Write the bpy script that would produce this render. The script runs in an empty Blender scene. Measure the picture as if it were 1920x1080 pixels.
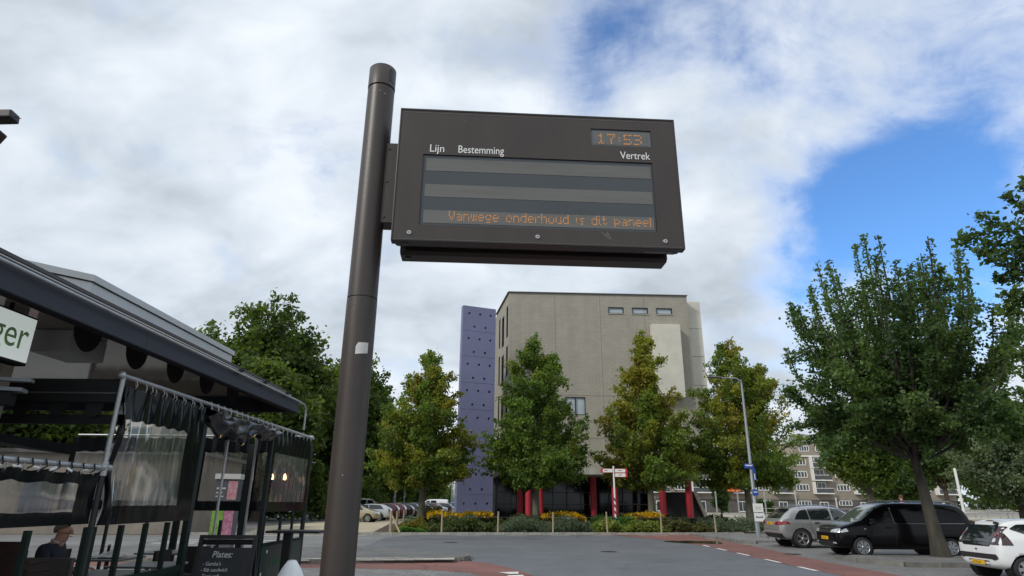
import bpy, bmesh, math, random
import numpy as np
from mathutils import Vector, Matrix
from mathutils.bvhtree import BVHTree

SC = bpy.context.scene
COL = SC.collection
R = math.radians
random.seed(7)

# ------------------------------------------------------------------ camera
FPX, PITCH, ROLL, CAMH = 1160.0, R(19.07), 0.0083, 1.7
_c, _s = math.cos(PITCH), math.sin(PITCH)
FW = Vector((0, _c, _s)); UP0 = Vector((0, -_s, _c)); RT0 = Vector((1, 0, 0))
RT = RT0 * math.cos(ROLL) + UP0 * math.sin(ROLL)
UP = UP0 * math.cos(ROLL) - RT0 * math.sin(ROLL)
CAMP = Vector((0, 0, CAMH))
cam = bpy.data.cameras.new('camera')
cam.sensor_width = 36.0
cam.lens = FPX / 1920 * 36
cam.clip_start = 0.05
cam.clip_end = 3000
co = bpy.data.objects.new('camera', cam)
COL.objects.link(co)
m3 = Matrix((RT, UP, -FW)).transposed()
co.matrix_world = Matrix.Translation(CAMP) @ m3.to_4x4()
SC.camera = co

# ------------------------------------------------------------------ sun direction, sky, exposure
SUN_EL, SUN_AZ = R(36), math.atan2(-0.75, -0.62)
sun_dir = Vector((math.sin(SUN_AZ) * math.cos(SUN_EL), math.cos(SUN_AZ) * math.cos(SUN_EL), math.sin(SUN_EL)))
sl = bpy.data.lights.new('sun', 'SUN')
sl.energy = 1.5
sl.angle = R(10)
sl.color = (1.0, 0.95, 0.87)
so = bpy.data.objects.new('sun', sl)
COL.objects.link(so)
so.rotation_euler = (-sun_dir).to_track_quat('-Z', 'Y').to_euler()

def pix_dir(x, y):
    return (FW + RT * ((x - 960) / FPX) + UP * ((540 - y) / FPX)).normalized()

def G(x, y, z=0.0):          # ground point seen at a photo pixel
    d = FW + RT * ((x - 960) / FPX) + UP * ((540 - y) / FPX)
    t = (z - CAMH) / d.z
    return CAMP + d * t

def AY(x, y, Y):
    d = FW + RT * ((x - 960) / FPX) + UP * ((540 - y) / FPX)
    return CAMP + d * (Y / d.y)

def AX(x, y, X):
    d = FW + RT * ((x - 960) / FPX) + UP * ((540 - y) / FPX)
    return CAMP + d * (X / d.x)

W = bpy.data.worlds.new('World')
SC.world = W
W.use_nodes = True
nt = W.node_tree
for n in list(nt.nodes):
    nt.nodes.remove(n)
def N(t, **k):
    n = nt.nodes.new(t)
    for a, b in k.items():
        setattr(n, a, b)
    return n
def L(a, b):
    nt.links.new(a, b)
def M(op, a, b=None, c=None, clamp=False):
    n = N('ShaderNodeMath', operation=op)
    n.use_clamp = clamp
    for i, v in enumerate((a, b, c)):
        if v is None:
            continue
        if isinstance(v, (int, float)):
            n.inputs[i].default_value = v
        else:
            L(v, n.inputs[i])
    return n.outputs[0]
out = N('ShaderNodeOutputWorld')
bg = N('ShaderNodeBackground')
bg.inputs['Strength'].default_value = 0.1
L(bg.outputs[0], out.inputs[0])
sky = N('ShaderNodeTexSky', sky_type='NISHITA')
sky.sun_disc = False
sky.sun_elevation = SUN_EL
sky.sun_rotation = SUN_AZ
sky.air_density = 1.0
sky.dust_density = 0.3
sky.ozone_density = 2.2
tc = N('ShaderNodeTexCoord')
sep = N('ShaderNodeSeparateXYZ')
L(tc.outputs['Generated'], sep.inputs[0])
zc = M('ADD', M('MAXIMUM', sep.outputs[2], 0.0), 0.55)
cmb = N('ShaderNodeCombineXYZ')
L(M('DIVIDE', sep.outputs[0], zc), cmb.inputs[0])
L(M('DIVIDE', sep.outputs[1], zc), cmb.inputs[1])
def noise(vec, scale, detail, rough, dist=0.0, off=(0, 0, 0), sc=(1, 1, 1), lac=2.0):
    mp = N('ShaderNodeMapping')
    mp.inputs['Location'].default_value = off
    mp.inputs['Scale'].default_value = sc
    L(vec, mp.inputs[0])
    n = N('ShaderNodeTexNoise')
    n.inputs['Scale'].default_value = scale
    n.inputs['Detail'].default_value = detail
    n.inputs['Roughness'].default_value = rough
    n.inputs['Lacunarity'].default_value = lac
    n.inputs['Distortion'].default_value = dist
    L(mp.outputs[0], n.inputs[0])
    return n.outputs['Fac']
n_big = noise(cmb.outputs[0], 2.3, 3, 0.5, 0.3, (3.1, 1.7, 0))
n_wisp = noise(cmb.outputs[0], 4.6, 9, 0.57, 0.35, (0.3, 4.4, 0), (1.0, 1.5, 1))
n_fine = noise(cmb.outputs[0], 10.5, 7, 0.62, 0.4, (7.3, 2.2, 0))
# openings of blue in the cloud deck
gaps = None
for (px, py, rad, amt) in ((1660, 430, 0.20, 0.58), (1790, 390, 0.15, 0.34), (1560, 390, 0.11, 0.26), (1850, 520, 0.13, 0.38), (1480, 560, 0.10, 0.12), (1110, 25, 0.11, 0.20), (1110, 190, 0.09, 0.26),
                           (1330, 10, 0.25, 0.14), (1650, 230, 0.30, 0.20), (1880, 120, 0.26, 0.12), (1080, 90, 0.16, 0.12), (1180, 60, 0.12, 0.10), (1400, 560, 0.14, 0.14), (1600, 90, 0.5, 0.12), (2350, 300, 0.5, 0.12), (1500, -300, 0.4, 0.2)):
    d = pix_dir(px, py)
    vd = N('ShaderNodeVectorMath', operation='DISTANCE')
    L(tc.outputs['Generated'], vd.inputs[0])
    vd.inputs[1].default_value = d
    mr = N('ShaderNodeMapRange', interpolation_type='SMOOTHSTEP')
    mr.inputs[1].default_value = 0.0
    mr.inputs[2].default_value = rad
    mr.inputs[3].default_value = amt
    mr.inputs[4].default_value = 0.0
    L(vd.outputs['Value'], mr.inputs[0])
    gaps = mr.outputs[0] if gaps is None else M('ADD', gaps, mr.outputs[0])
dens = M('ADD', M('MULTIPLY', n_big, 0.5), M('MULTIPLY', n_wisp, 1.1))
dens = M('ADD', dens, M('MULTIPLY', n_fine, 0.55))
dens = M('SUBTRACT', dens, gaps)
cov = N('ShaderNodeMapRange', interpolation_type='SMOOTHSTEP')
cov.inputs[1].default_value = 0.36
cov.inputs[2].default_value = 1.06
L(dens, cov.inputs[0])
# cloud brightness: light rims, greyer thick bellies
sh_a = noise(cmb.outputs[0], 3.0, 4, 0.5, 0.4, (9.4, 6.1, 0), (1, 1.6, 1))
sh_b = noise(cmb.outputs[0], 8.0, 6, 0.52, 0.35, (1.4, 3.1, 0), (1, 1.25, 1))
shd = M('ADD', M('MULTIPLY', sh_a, 0.68), M('MULTIPLY', sh_b, 0.40))
ramp = N('ShaderNodeValToRGB')
cr = ramp.color_ramp
cr.elements[0].position = 0.36
cr.elements[0].color = (3.55, 4.0, 4.45, 1)
cr.elements[1].position = 0.70
cr.elements[1].color = (6.5, 6.9, 7.4, 1)
e = cr.elements.new(0.52)
e.color = (4.95, 5.5, 6.1, 1)
L(shd, ramp.inputs[0])
mixc = N('ShaderNodeMix', data_type='RGBA')
L(cov.outputs[0], mixc.inputs['Factor'])
skm = N('ShaderNodeMix', data_type='RGBA', blend_type='MULTIPLY')
skm.inputs['Factor'].default_value = 1.0
L(sky.outputs[0], skm.inputs['A'])
skm.inputs['B'].default_value = (0.74, 1.1, 1.45, 1)
L(skm.outputs['Result'], mixc.inputs['A'])
thin = N('ShaderNodeMix', data_type='RGBA')      # thin cloud lets the light through and is whiter than the thick bellies
thick = N('ShaderNodeMapRange', interpolation_type='SMOOTHSTEP')
thick.inputs[1].default_value = 0.35
thick.inputs[2].default_value = 1.0
L(cov.outputs[0], thick.inputs[0])
L(thick.outputs[0], thin.inputs['Factor'])
thin.inputs['A'].default_value = (6.2, 6.7, 7.4, 1)
L(ramp.outputs[0], thin.inputs['B'])
L(thin.outputs['Result'], mixc.inputs['B'])
L(mixc.outputs['Result'], bg.inputs['Color'])

SC.view_settings.view_transform = 'Standard'
SC.view_settings.look = 'None'
SC.view_settings.exposure = 0.5
SC.view_settings.gamma = 1.0
SC.view_settings.use_curve_mapping = False
SC.render.engine = 'CYCLES'
SC.cycles.transparent_max_bounces = 16
SC.cycles.max_bounces = 8

# ------------------------------------------------------------------ materials
MATS = {}
def mat(name, col, rough=0.6, metal=0.0, ns=0.0, na=0.0, bump=0.0, bs=None, spec=0.5, coat=0.0, col2=None, stretch=(1, 1, 1), emit=None, es=0.0):
    if name in MATS:
        return MATS[name]
    m = bpy.data.materials.new(name)
    m.use_nodes = True
    t = m.node_tree
    p = t.nodes['Principled BSDF']
    p.inputs['Base Color'].default_value = (*col, 1)
    p.inputs['Roughness'].default_value = rough
    p.inputs['Metallic'].default_value = metal
    p.inputs['Specular IOR Level'].default_value = spec
    p.inputs['Coat Weight'].default_value = coat
    p.inputs['Coat Roughness'].default_value = 0.05
    if emit:
        p.inputs['Emission Color'].default_value = (*emit, 1)
        p.inputs['Emission Strength'].default_value = es
    if ns:
        tcn = t.nodes.new('ShaderNodeTexCoord')
        mp = t.nodes.new('ShaderNodeMapping')
        mp.inputs['Scale'].default_value = stretch
        t.links.new(tcn.outputs['Object'], mp.inputs[0])
        nz = t.nodes.new('ShaderNodeTexNoise')
        nz.inputs['Scale'].default_value = ns
        nz.inputs['Detail'].default_value = 7
        nz.inputs['Roughness'].default_value = 0.65
        t.links.new(mp.outputs[0], nz.inputs[0])
        mr = t.nodes.new('ShaderNodeMapRange')
        mr.inputs[1].default_value = 0.3
        mr.inputs[2].default_value = 0.7
        t.links.new(nz.outputs['Fac'], mr.inputs[0])
        mx = t.nodes.new('ShaderNodeMix')
        mx.data_type = 'RGBA'
        a = tuple(c * (1 - na) for c in col)
        b = tuple(min(1, c * (1 + na)) for c in col) if col2 is None else col2
        if col2 is not None:
            a = col
        mx.inputs['A'].default_value = (*a, 1)
        mx.inputs['B'].default_value = (*b, 1)
        t.links.new(mr.outputs[0], mx.inputs['Factor'])
        t.links.new(mx.outputs['Result'], p.inputs['Base Color'])
        if bump:
            bn = t.nodes.new('ShaderNodeBump')
            bn.inputs['Strength'].default_value = bump
            bn.inputs['Distance'].default_value = 0.02
            n2 = t.nodes.new('ShaderNodeTexNoise')
            n2.inputs['Scale'].default_value = bs or ns * 6
            n2.inputs['Detail'].default_value = 5
            t.links.new(mp.outputs[0], n2.inputs[0])
            t.links.new(n2.outputs['Fac'], bn.inputs['Height'])
            t.links.new(bn.outputs[0], p.inputs['Normal'])
    MATS[name] = m
    return m

def asphalt(name, col, patch=0.25, grit=0.35, rough=0.75):
    m = mat(name, col, rough, ns=0.35, na=patch, bump=0.35, bs=60)
    t = m.node_tree
    p = t.nodes['Principled BSDF']
    src = p.inputs['Base Color'].links[0].from_socket
    tcn = t.nodes.new('ShaderNodeTexCoord')
    v = t.nodes.new('ShaderNodeTexNoise')
    v.inputs['Scale'].default_value = 26
    v.inputs['Detail'].default_value = 4
    v.inputs['Roughness'].default_value = 0.8
    t.links.new(tcn.outputs['Object'], v.inputs[0])
    mr = t.nodes.new('ShaderNodeMapRange')
    mr.inputs[1].default_value = 0.25
    mr.inputs[2].default_value = 0.75
    mr.inputs[3].default_value = 1 - grit
    mr.inputs[4].default_value = 1 + grit
    t.links.new(v.outputs['Fac'], mr.inputs[0])
    mx = t.nodes.new('ShaderNodeMix')
    mx.data_type = 'RGBA'
    mx.blend_type = 'MULTIPLY'
    mx.inputs['Factor'].default_value = 1
    t.links.new(src, mx.inputs['A'])
    t.links.new(mr.outputs[0], mx.inputs['B'])
    vo = t.nodes.new('ShaderNodeTexVoronoi')
    vo.feature = 'DISTANCE_TO_EDGE'
    vo.inputs['Scale'].default_value = 0.22
    wob = t.nodes.new('ShaderNodeTexNoise')
    wob.inputs['Scale'].default_value = 1.3
    wob.inputs['Detail'].default_value = 5
    t.links.new(tcn.outputs['Object'], wob.inputs[0])
    va = t.nodes.new('ShaderNodeVectorMath')
    va.operation = 'MULTIPLY_ADD'
    va.inputs[1].default_value = (1.6, 1.6, 0)
    t.links.new(wob.outputs['Color'], va.inputs[0])
    t.links.new(tcn.outputs['Object'], va.inputs[2])
    t.links.new(va.outputs[0], vo.inputs[0])
    ck = t.nodes.new('ShaderNodeMapRange')
    ck.inputs[1].default_value = 0.002
    ck.inputs[2].default_value = 0.007
    ck.inputs[3].default_value = 0.62
    ck.inputs[4].default_value = 1.0
    t.links.new(vo.outputs['Distance'], ck.inputs[0])
    # broad stains, worn wheel tracks
    stn = t.nodes.new('ShaderNodeTexNoise')
    stn.inputs['Scale'].default_value = 0.9
    stn.inputs['Detail'].default_value = 9
    stn.inputs['Roughness'].default_value = 0.75
    t.links.new(tcn.outputs['Object'], stn.inputs[0])
    sr = t.nodes.new('ShaderNodeMapRange')
    sr.inputs[1].default_value = 0.35
    sr.inputs[2].default_value = 0.68
    sr.inputs[3].default_value = 0.84
    sr.inputs[4].default_value = 1.10
    t.links.new(stn.outputs['Fac'], sr.inputs[0])
    mm = t.nodes.new('ShaderNodeMath')
    mm.operation = 'MULTIPLY'
    t.links.new(ck.outputs[0], mm.inputs[0])
    t.links.new(sr.outputs[0], mm.inputs[1])
    m2 = t.nodes.new('ShaderNodeMix')
    m2.data_type = 'RGBA'
    m2.blend_type = 'MULTIPLY'
    m2.inputs['Factor'].default_value = 1
    t.links.new(mx.outputs['Result'], m2.inputs['A'])
    t.links.new(mm.outputs[0], m2.inputs['B'])
    t.links.new(m2.outputs['Result'], p.inputs['Base Color'])
    return m

def brickmat(name, c1, c2, mortar, sx, sy, scale=1.0, ms=0.015, rot=(0, 0, 0), rough=0.8, bump=0.4, noise_amt=0.25, streak=0.0):
    m = bpy.data.materials.new(name)
    m.use_nodes = True
    t = m.node_tree
    p = t.nodes['Principled BSDF']
    p.inputs['Roughness'].default_value = rough
    tcn = t.nodes.new('ShaderNodeTexCoord')
    mp = t.nodes.new('ShaderNodeMapping')
    mp.inputs['Rotation'].default_value = rot
    t.links.new(tcn.outputs['Object'], mp.inputs[0])
    b = t.nodes.new('ShaderNodeTexBrick')
    b.inputs['Color1'].default_value = (*c1, 1)
    b.inputs['Color2'].default_value = (*c2, 1)
    b.inputs['Mortar'].default_value = (*mortar, 1)
    b.inputs['Scale'].default_value = scale
    b.inputs['Brick Width'].default_value = sx
    b.inputs['Row Height'].default_value = sy
    b.inputs['Mortar Size'].default_value = ms
    t.links.new(mp.outputs[0], b.inputs[0])
    nz = t.nodes.new('ShaderNodeTexNoise')
    nz.inputs['Scale'].default_value = 0.7
    nz.inputs['Detail'].default_value = 8
    nz.inputs['Roughness'].default_value = 0.7
    t.links.new(tcn.outputs['Object'], nz.inputs[0])
    mr = t.nodes.new('ShaderNodeMapRange')
    mr.inputs[1].default_value = 0.3
    mr.inputs[2].default_value = 0.7
    mr.inputs[3].default_value = 1 - noise_amt
    mr.inputs[4].default_value = 1 + noise_amt
    t.links.new(nz.outputs['Fac'], mr.inputs[0])
    mx = t.nodes.new('ShaderNodeMix')
    mx.data_type = 'RGBA'
    mx.blend_type = 'MULTIPLY'
    mx.inputs['Factor'].default_value = 1
    t.links.new(b.outputs['Color'], mx.inputs['A'])
    t.links.new(mr.outputs[0], mx.inputs['B'])
    t.links.new(mx.outputs['Result'], p.inputs['Base Color'])
    if streak:
        m3_ = t.nodes.new('ShaderNodeMapping')
        m3_.inputs['Scale'].default_value = (2.2, 2.2, 0.07)
        t.links.new(tcn.outputs['Object'], m3_.inputs[0])
        n3 = t.nodes.new('ShaderNodeTexNoise')
        n3.inputs['Scale'].default_value = 1.0
        n3.inputs['Detail'].default_value = 8
        n3.inputs['Roughness'].default_value = 0.7
        t.links.new(m3_.outputs[0], n3.inputs[0])
        r3 = t.nodes.new('ShaderNodeMapRange')
        r3.inputs[1].default_value = 0.35
        r3.inputs[2].default_value = 0.65
        r3.inputs[3].default_value = 1 - streak
        r3.inputs[4].default_value = 1 + streak * 0.4
        t.links.new(n3.outputs['Fac'], r3.inputs[0])
        x3 = t.nodes.new('ShaderNodeMix')
        x3.data_type = 'RGBA'
        x3.blend_type = 'MULTIPLY'
        x3.inputs['Factor'].default_value = 1
        t.links.new(mx.outputs['Result'], x3.inputs['A'])
        t.links.new(r3.outputs[0], x3.inputs['B'])
        t.links.new(x3.outputs['Result'], p.inputs['Base Color'])
    bn = t.nodes.new('ShaderNodeBump')
    bn.inputs['Strength'].default_value = bump
    bn.inputs['Distance'].default_value = 0.01
    bn.invert = True
    t.links.new(b.outputs['Fac'], bn.inputs['Height'])
    t.links.new(bn.outputs[0], p.inputs['Normal'])
    MATS[name] = m
    return m

def leafmat(name, trans=0.48, rough=0.55):
    m = bpy.data.materials.new(name)
    m.use_nodes = True
    t = m.node_tree
    p = t.nodes['Principled BSDF']
    p.inputs['Roughness'].default_value = rough
    p.inputs['Specular IOR Level'].default_value = 0.35
    at = t.nodes.new('ShaderNodeAttribute')
    at.attribute_name = 'leaf_colour'
    t.links.new(at.outputs['Color'], p.inputs['Base Color'])
    tr = t.nodes.new('ShaderNodeBsdfTranslucent')
    hs = t.nodes.new('ShaderNodeMix')
    hs.data_type = 'RGBA'
    hs.blend_type = 'MULTIPLY'
    hs.inputs['Factor'].default_value = 1
    hs.inputs['B'].default_value = (1.5, 1.6, 0.55, 1)
    t.links.new(at.outputs['Color'], hs.inputs['A'])
    t.links.new(hs.outputs['Result'], tr.inputs['Color'])
    ms = t.nodes.new('ShaderNodeMixShader')
    ms.inputs[0].default_value = trans
    t.links.new(p.outputs[0], ms.inputs[1])
    t.links.new(tr.outputs[0], ms.inputs[2])
    t.links.new(ms.outputs[0], t.nodes['Material Output'].inputs[0])
    MATS[name] = m
    return m

def clearmat(name, tint=(0.9, 0.9, 0.9), gloss=0.12, haze=0.08, rough=0.12, streak=True, hazecol=(0.75, 0.78, 0.8)):
    """thin clear sheet: mostly see-through, a glossy film and a little milky scuffing"""
    m = bpy.data.materials.new(name)
    m.use_nodes = True
    t = m.node_tree
    t.nodes.remove(t.nodes['Principled BSDF'])
    tr = t.nodes.new('ShaderNodeBsdfTransparent')
    tr.inputs[0].default_value = (*tint, 1)
    gl = t.nodes.new('ShaderNodeBsdfGlossy')
    gl.inputs['Roughness'].default_value = rough
    df = t.nodes.new('ShaderNodeBsdfDiffuse')
    df.inputs[0].default_value = (*hazecol, 1)
    fr = t.nodes.new('ShaderNodeFresnel')
    fr.inputs[0].default_value = 1.22
    m1 = t.nodes.new('ShaderNodeMixShader')
    m2 = t.nodes.new('ShaderNodeMixShader')
    ad = t.nodes.new('ShaderNodeMath')
    ad.operation = 'MULTIPLY'
    ad.inputs[1].default_value = 0.5
    t.links.new(fr.outputs[0], ad.inputs[0])
    t.links.new(ad.outputs[0], m1.inputs[0])
    t.links.new(tr.outputs[0], m1.inputs[1])
    t.links.new(gl.outputs[0], m1.inputs[2])
    if streak:
        tcn = t.nodes.new('ShaderNodeTexCoord')
        mp = t.nodes.new('ShaderNodeMapping')
        mp.inputs['Scale'].default_value = (9, 9, 0.9)
        t.links.new(tcn.outputs['Object'], mp.inputs[0])
        nz = t.nodes.new('ShaderNodeTexNoise')
        nz.inputs['Scale'].default_value = 2.2
        nz.inputs['Detail'].default_value = 8
        nz.inputs['Roughness'].default_value = 0.7
        t.links.new(mp.outputs[0], nz.inputs[0])
        mr = t.nodes.new('ShaderNodeMapRange')
        mr.inputs[1].default_value = 0.42
        mr.inputs[2].default_value = 0.75
        mr.inputs[3].default_value = haze * 0.6
        mr.inputs[4].default_value = min(0.9, haze * 3.2)
        t.links.new(nz.outputs['Fac'], mr.inputs[0])
        t.links.new(mr.outputs[0], m2.inputs[0])
    else:
        m2.inputs[0].default_value = haze
    t.links.new(m1.outputs[0], m2.inputs[1])
    t.links.new(df.outputs[0], m2.inputs[2])
    t.links.new(m2.outputs[0], t.nodes['Material Output'].inputs[0])
    MATS[name] = m
    return m

# ------------------------------------------------------------------ mesh helpers
class MB:
    def __init__(s):
        s.v, s.f, s.sm, s.mi = [], [], [], []
        s.cur = 0
    def add(s, vs, fs, smooth=False):
        o = len(s.v)
        s.v += [tuple(v) for v in vs]
        for f in fs:
            s.f.append(tuple(i + o for i in f))
            s.sm.append(smooth)
            s.mi.append(s.cur)
        return s
    def box(s, c, d, rz=0.0, ry=0.0, rx=0.0):
        M_ = Matrix.Rotation(rz, 3, 'Z') @ Matrix.Rotation(ry, 3, 'Y') @ Matrix.Rotation(rx, 3, 'X')
        vs = []
        for sx in (-1, 1):
            for sy in (-1, 1):
                for sz in (-1, 1):
                    vs.append(Vector(c) + M_ @ Vector((sx * d[0] / 2, sy * d[1] / 2, sz * d[2] / 2)))
        return s.add(vs, [(0, 1, 3, 2), (4, 6, 7, 5), (0, 4, 5, 1), (2, 3, 7, 6), (0, 2, 6, 4), (1, 5, 7, 3)])
    def bx(s, x0, x1, y0, y1, z0, z1):
        return s.box(((x0 + x1) / 2, (y0 + y1) / 2, (z0 + z1) / 2), (x1 - x0, y1 - y0, z1 - z0))
    def quad(s, *p):
        return s.add(p, [tuple(range(len(p)))])
    def prism(s, pts, z0, z1):                     # polygon in xy
        n = len(pts)
        a = sum(pts[i][0] * pts[(i + 1) % n][1] - pts[(i + 1) % n][0] * pts[i][1] for i in range(n))
        if a < 0:
            pts = list(reversed(pts))
        vs = [(p[0], p[1], z0) for p in pts] + [(p[0], p[1], z1) for p in pts]
        fs = [tuple(reversed(range(n))), tuple(range(n, 2 * n))] + [(i, (i + 1) % n, (i + 1) % n + n, i + n) for i in range(n)]
        return s.add(vs, fs)
    def extr(s, prof, a, b, ax):                   # 2D profile swept along an axis: ax='x': prof (y,z); 'y': prof (x,z)
        n = len(prof)
        def P(q, t):
            return (t, q[0], q[1]) if ax == 'x' else (q[0], t, q[1])
        vs = [P(q, a) for q in prof] + [P(q, b) for q in prof]
        fs = [tuple(range(n)), tuple(reversed(range(n, 2 * n)))] + [(i, i + n, (i + 1) % n + n, (i + 1) % n) for i in range(n)]
        return s.add(vs, fs)
    def tube(s, pts, r, n=10, cap=True, smooth=True):
        pts = [Vector(p) for p in pts]
        rs = r if isinstance(r, (list, tuple)) else [r] * len(pts)
        vs, fs = [], []
        up = None
        for i, p in enumerate(pts):
            if i == 0:
                d = pts[1] - p
            elif i == len(pts) - 1:
                d = p - pts[i - 1]
            else:
                d = (pts[i + 1] - p).normalized() + (p - pts[i - 1]).normalized()
            d.normalize()
            if up is None:
                up = Vector((0, 0, 1)) if abs(d.z) < 0.9 else Vector((1, 0, 0))
            a = d.cross(up)
            if a.length < 1e-4:
                a = d.orthogonal()
            a.normalize()
            b = a.cross(d).normalized()
            up = b
            for k in range(n):
                t = 2 * math.pi * k / n
                vs.append(p + (a * math.cos(t) + b * math.sin(t)) * rs[i])
        for i in range(len(pts) - 1):
            for k in range(n):
                fs.append((i * n + k, i * n + (k + 1) % n, (i + 1) * n + (k + 1) % n, (i + 1) * n + k))
        s.add(vs, fs, smooth)
        if cap:
            s.add(vs[:n], [tuple(reversed(range(n)))])
            s.add(vs[-n:], [tuple(range(n))])
        return s
    def lathe(s, prof, c=(0, 0, 0), n=20, smooth=True, axis='z'):
        vs, fs = [], []
        for (r, z) in prof:
            for k in range(n):
                t = 2 * math.pi * k / n
                if axis == 'z':
                    vs.append((c[0] + r * math.cos(t), c[1] + r * math.sin(t), c[2] + z))
                else:
                    vs.append((c[0] + r * math.cos(t), c[1] - z, c[2] + r * math.sin(t)))
        for i in range(len(prof) - 1):
            for k in range(n):
                fs.append((i * n + k, i * n + (k + 1) % n, (i + 1) * n + (k + 1) % n, (i + 1) * n + k))
        s.add(vs, fs, smooth)
        return s
    def mesh(s, name, m):
        me = bpy.data.meshes.new(name)
        me.from_pydata(s.v, [], s.f)
        if m is not None:
            for q in (m if isinstance(m, (list, tuple)) else [m]):
                me.materials.append(q)
        me.polygons.foreach_set('use_smooth', s.sm)
        me.polygons.foreach_set('material_index', s.mi)
        me.update()
        return me
    def build(s, name, m, parent=None, loc=None, rz=None):
        o = bpy.data.objects.new(name, s.mesh(name, m))
        COL.objects.link(o)
        if parent:
            o.parent = parent
        if loc is not None:
            o.location = loc
        if rz is not None:
            o.rotation_euler.z = rz
        return o

def tag(o, label=None, cat=None, group=None, kind=None):
    if label:
        o['label'] = label
    if cat:
        o['category'] = cat
    if group:
        o['group'] = group
    if kind:
        o['kind'] = kind
    return o

def empty(name, loc=(0, 0, 0), rz=0.0, label=None, cat=None, group=None):
    o = bpy.data.objects.new(name, None)
    COL.objects.link(o)
    o.location = loc
    o.rotation_euler.z = rz
    o.empty_display_size = 0.2
    return tag(o, label, cat, group)

def copy_tree(o, parent=None):
    c = o.copy()
    COL.objects.link(c)
    c.parent = parent
    for ch in list(o.children):
        copy_tree(ch, c)
    return c

def inst(name, me, parent, loc=(0, 0, 0), rot=(0, 0, 0), scale=(1, 1, 1)):
    o = bpy.data.objects.new(name, me)
    COL.objects.link(o)
    o.parent = parent
    o.location = loc
    o.rotation_euler = rot
    o.scale = scale
    return o

def bevel(o, w=0.01, seg=2, ang=35):
    md = o.modifiers.new('bevel', 'BEVEL')
    md.width = w
    md.segments = seg
    md.limit_method = 'ANGLE'
    md.angle_limit = R(ang)
    return o

def text(name, body, size, m, parent, mw, ext=0.0015, spacing=1.0, shear=0.0, sx=1.0):
    cu = bpy.data.curves.new(name, 'FONT')
    cu.body = body
    cu.size = size
    cu.extrude = ext
    cu.space_character = spacing
    cu.shear = shear
    cu.resolution_u = 4
    t = bpy.data.objects.new(name, cu)
    COL.objects.link(t)
    bpy.context.view_layer.update()
    me = bpy.data.meshes.new_from_object(t.evaluated_get(bpy.context.evaluated_depsgraph_get()))
    bpy.data.objects.remove(t)
    me.materials.clear()
    me.materials.append(m)
    o = bpy.data.objects.new(name, me)
    COL.objects.link(o)
    o.parent = parent
    o.matrix_local = mw @ Matrix.Diagonal((sx, 1, 1, 1))
    return o

def frame_mat(o, x, y):          # local matrix: text plane spanned by x (right) and y (up)
    x = Vector(x).normalized(); y = Vector(y).normalized(); z = x.cross(y)
    m = Matrix((x, y, z)).transposed().to_4x4()
    m.translation = Vector(o)
    return m

def sheet(name, pts, z, m, parent=None):
    n = len(pts)
    a = sum(pts[i][0] * pts[(i + 1) % n][1] - pts[(i + 1) % n][0] * pts[i][1] for i in range(n))
    if a < 0:
        pts = list(reversed(pts))
    b = MB()
    b.add([(p[0], p[1], z) for p in pts], [tuple(range(n))])
    return b.build(name, m, parent)

# ------------------------------------------------------------------ foliage
RNG = np.random.default_rng(11)
LEAF = leafmat('leaf')
BARK = mat('bark', (0.085, 0.07, 0.052), 0.9, ns=7, na=0.45, bump=0.8, bs=30, stretch=(1, 1, 0.25))
BARK_G = mat('bark_grey_green', (0.10, 0.098, 0.07), 0.9, ns=5, na=0.45, bump=0.8, bs=26, stretch=(1, 1, 0.3))

def leaf_mesh(name, P, size, cols, m=LEAF, aspect=0.62, updir=0.35, out=None):
    """P (n,3) leaf centres -> n rhombic leaves with a fold"""
    n = len(P)
    nd = RNG.normal(size=(n, 3))
    nd[:, 2] += updir * 2
    if out is not None:
        nd += out
    nd /= np.linalg.norm(nd, axis=1)[:, None]
    a = np.cross(nd, RNG.normal(size=(n, 3)))
    a /= np.linalg.norm(a, axis=1)[:, None]
    b = np.cross(nd, a)
    sz = size * RNG.uniform(0.65, 1.35, n)[:, None]
    V = np.empty((n, 4, 3), np.float32)
    V[:, 0] = P - a * sz
    V[:, 1] = P + b * sz * aspect + nd * sz * 0.18
    V[:, 2] = P + a * sz
    V[:, 3] = P - b * sz * aspect + nd * sz * 0.18
    me = bpy.data.meshes.new(name)
    me.vertices.add(4 * n)
    me.vertices.foreach_set('co', V.reshape(-1))
    me.loops.add(4 * n)
    me.polygons.add(n)
    me.loops.foreach_set('vertex_index', np.arange(4 * n, dtype=np.int32))
    me.polygons.foreach_set('loop_start', np.arange(0, 4 * n, 4, dtype=np.int32))
    me.update(calc_edges=True)
    at = me.color_attributes.new('leaf_colour', 'FLOAT_COLOR', 'POINT')
    C4 = np.ones((n, 4, 4), np.float32)
    C4[:, :, :3] = cols[:, None, :]
    at.data.foreach_set('color', C4.reshape(-1))
    me.materials.append(m)
    return me

def bez(p0, p1, p2, t):
    t = t[:, None]
    return (1 - t) ** 2 * p0 + 2 * t * (1 - t) * p1 + t ** 2 * p2

def leafcols(n, cols, w, key):
    """leaf colours: each branch leans to one tone, leaves scatter about it"""
    C = np.array(cols)
    wt = np.array(w) / sum(w)
    idx = RNG.choice(len(cols), n, p=wt)
    c = C[idx] * 0.4 + key[None, :] * 0.6
    return c * RNG.uniform(0.65, 1.4, n)[:, None]

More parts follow.
